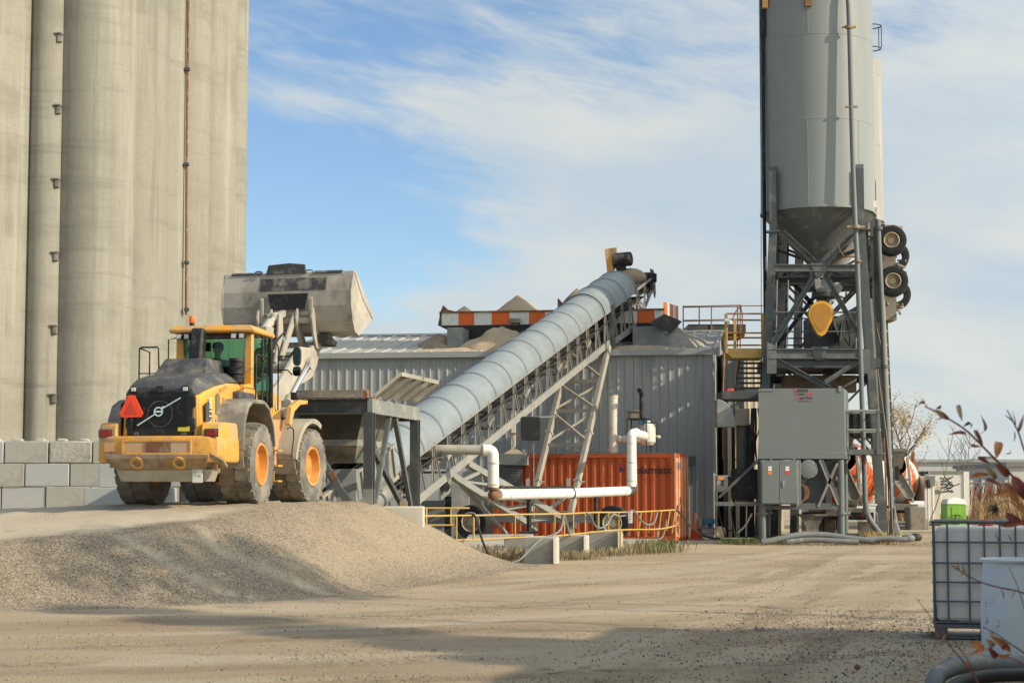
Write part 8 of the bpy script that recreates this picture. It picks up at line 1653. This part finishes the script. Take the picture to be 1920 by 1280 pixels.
    stem([(1842, 1174, 0), (1865, 1185, 0), (1888, 1202, 0), (1920, 1222, 0), (1960, 1260, 0), (1980, 1600, 0)], 7.7, .0045, [(1846, 1218, 1816, 1204, 7, 'leaf_orange'), (1843, 1214, 1818, 1228, 6, 'leaf_orange'), (1848, 1196, 1862, 1212, 6, 'leaf_tan'), (1855, 1190, 1895, 1222, 6.5, 'leaf_orange'), (1853, 1212, 1869, 1232, 6, 'leaf_red'), (1862, 1192, 1852, 1184, 4, 'leaf_tan'), (1882, 1218, 1892, 1206, 4, 'leaf_red'), (1866, 1176, 1867, 1160, 2, 'leaf_tan'), (1848, 1168, 1852, 1152, 1.2, 'leaf_tan')])
    stem([(1848, 1215, 0), (1880, 1228, 0), (1915, 1240, 0), (1960, 1280, 0), (1975, 1600, 0)], 7.8, .004, [(1870, 1228, 1898, 1224, 4, 'leaf_orange')])
    stem([(1716, 1120, 0), (1730, 1135, 0), (1750, 1165, 0), (1790, 1200, 0), (1830, 1260, 0), (1860, 1400, 0), (1870, 1600, 0)], 7.4, .0025, [])
    stem([(1892, 1064, 0), (1905, 1090, 0), (1915, 1118, 0), (1950, 1250, 0), (1960, 1600, 0)], 8.6, .003, [(1902, 1105, 1896, 1120, 1.2, 'leaf_tan')])
    m = MB(); 
    for k in range(90): d = V(rr.gauss(0, 1), rr.gauss(0, 1), rr.gauss(0, 1)).normalized(); c = at(1868, 955, 8.2); m.tube(c, c + d * rr.uniform(.02, .040) + V(-.01, 0, 0), .0015, .0008, 4)
    m.path([at(1872, 945, 8.2), at(1885, 937, 8.2), at(1900, 942, 8.2), at(1912, 955, 8.2), at(1935, 965, 8.2), at(1970, 1010, 8.2)], .0025, 5, smooth=2); obj('seed_head', m, 'bark', r, world=True)
build_shrub()
# ------------------------------------------------------------------ unseen building and trees added on the right to shade the foreground
def build_offstage():
    r = thing('shade_building', 'unseen plain building added at the right to shade the foreground', 'building', (24, 8, 0))
    az = radians(13); u = V(cos(az), -sin(az), 0); w = V(sin(az), cos(az), 0); c = V(11.5, 18.9, 0)
    m = MB(); P = [c - w * 24, c - w * 24 + u * 4.6, c + u * 4.6, c]; m.hexa(P + [p + V(0, 0, 6.0) for p in P]); obj('walls', m, 'shed_wall', r, world=True)
    m = MB(); P2 = [p + (p - (c + u * 2.3 - w * 12)).normalized() * .3 for p in P]; m.hexa([p + V(0, 0, 6.0) for p in P2] + [p + V(0, 0, 6.15) for p in P2]); obj('roof', m, 'shed_trim', r, world=True)
    # added trees, crowns shaped to throw soft shade on mound and drive
    k = 1 / math.tan(SUN_EL); rr = random.Random(31)
    for i, (sx, sy, zc, rx, rz_, n) in enumerate(((-5.6, 30.0, 14.5, 2.1, 1.4, 1100), (-3.4, 30.6, 13.6, 1.7, 1.2, 1000), (-5.6, 26.9, 14.0, .9, .55, 1100), (-3.9, 24.9, 14.3, 1.0, .5, 1200), (-2.1, 22.9, 14.0, 1.0, .55, 1300), (-.2, 20.9, 14.2, 1.1, .7, 1500), (.9, 19.2, 13.8, 1.1, .8, 1500))):
        z0 = .5 if i < 2 else 0; d = (zc - z0) * k; c = V(sx + sin(SUN_AZ) * d, sy + cos(SUN_AZ) * d, 0)
        t = thing('shade_tree', 'unseen tall tree added on the right to cast soft shade', 'tree', tuple(c), 0, 'added shade trees outside the view')
        m = MB(); m.path([(0, 0, 0), (.1, .05, zc * .5), (0, 0, zc + rz_ * .5)], [.16, .03], 7); obj('trunk', m, 'bark', t); m = MB()
        for j in range(n):
            v = V(rr.gauss(0, 1), rr.gauss(0, 1), rr.gauss(0, 1)).normalized() * rr.random() ** .5; p = V(v.x * rx, v.y * rx, zc + v.z * rz_); s = rr.uniform(.06, .13); a_ = V(rr.uniform(-1, 1), rr.uniform(-1, 1), rr.uniform(-1, 1)).normalized(); b_ = a_.orthogonal().normalized(); m.add([p + a_ * s, p + b_ * s, p - a_ * s, p - b_ * s], [(0, 1, 2, 3)])
        obj('crown', m, 'leaf_dry', t)
build_offstage()
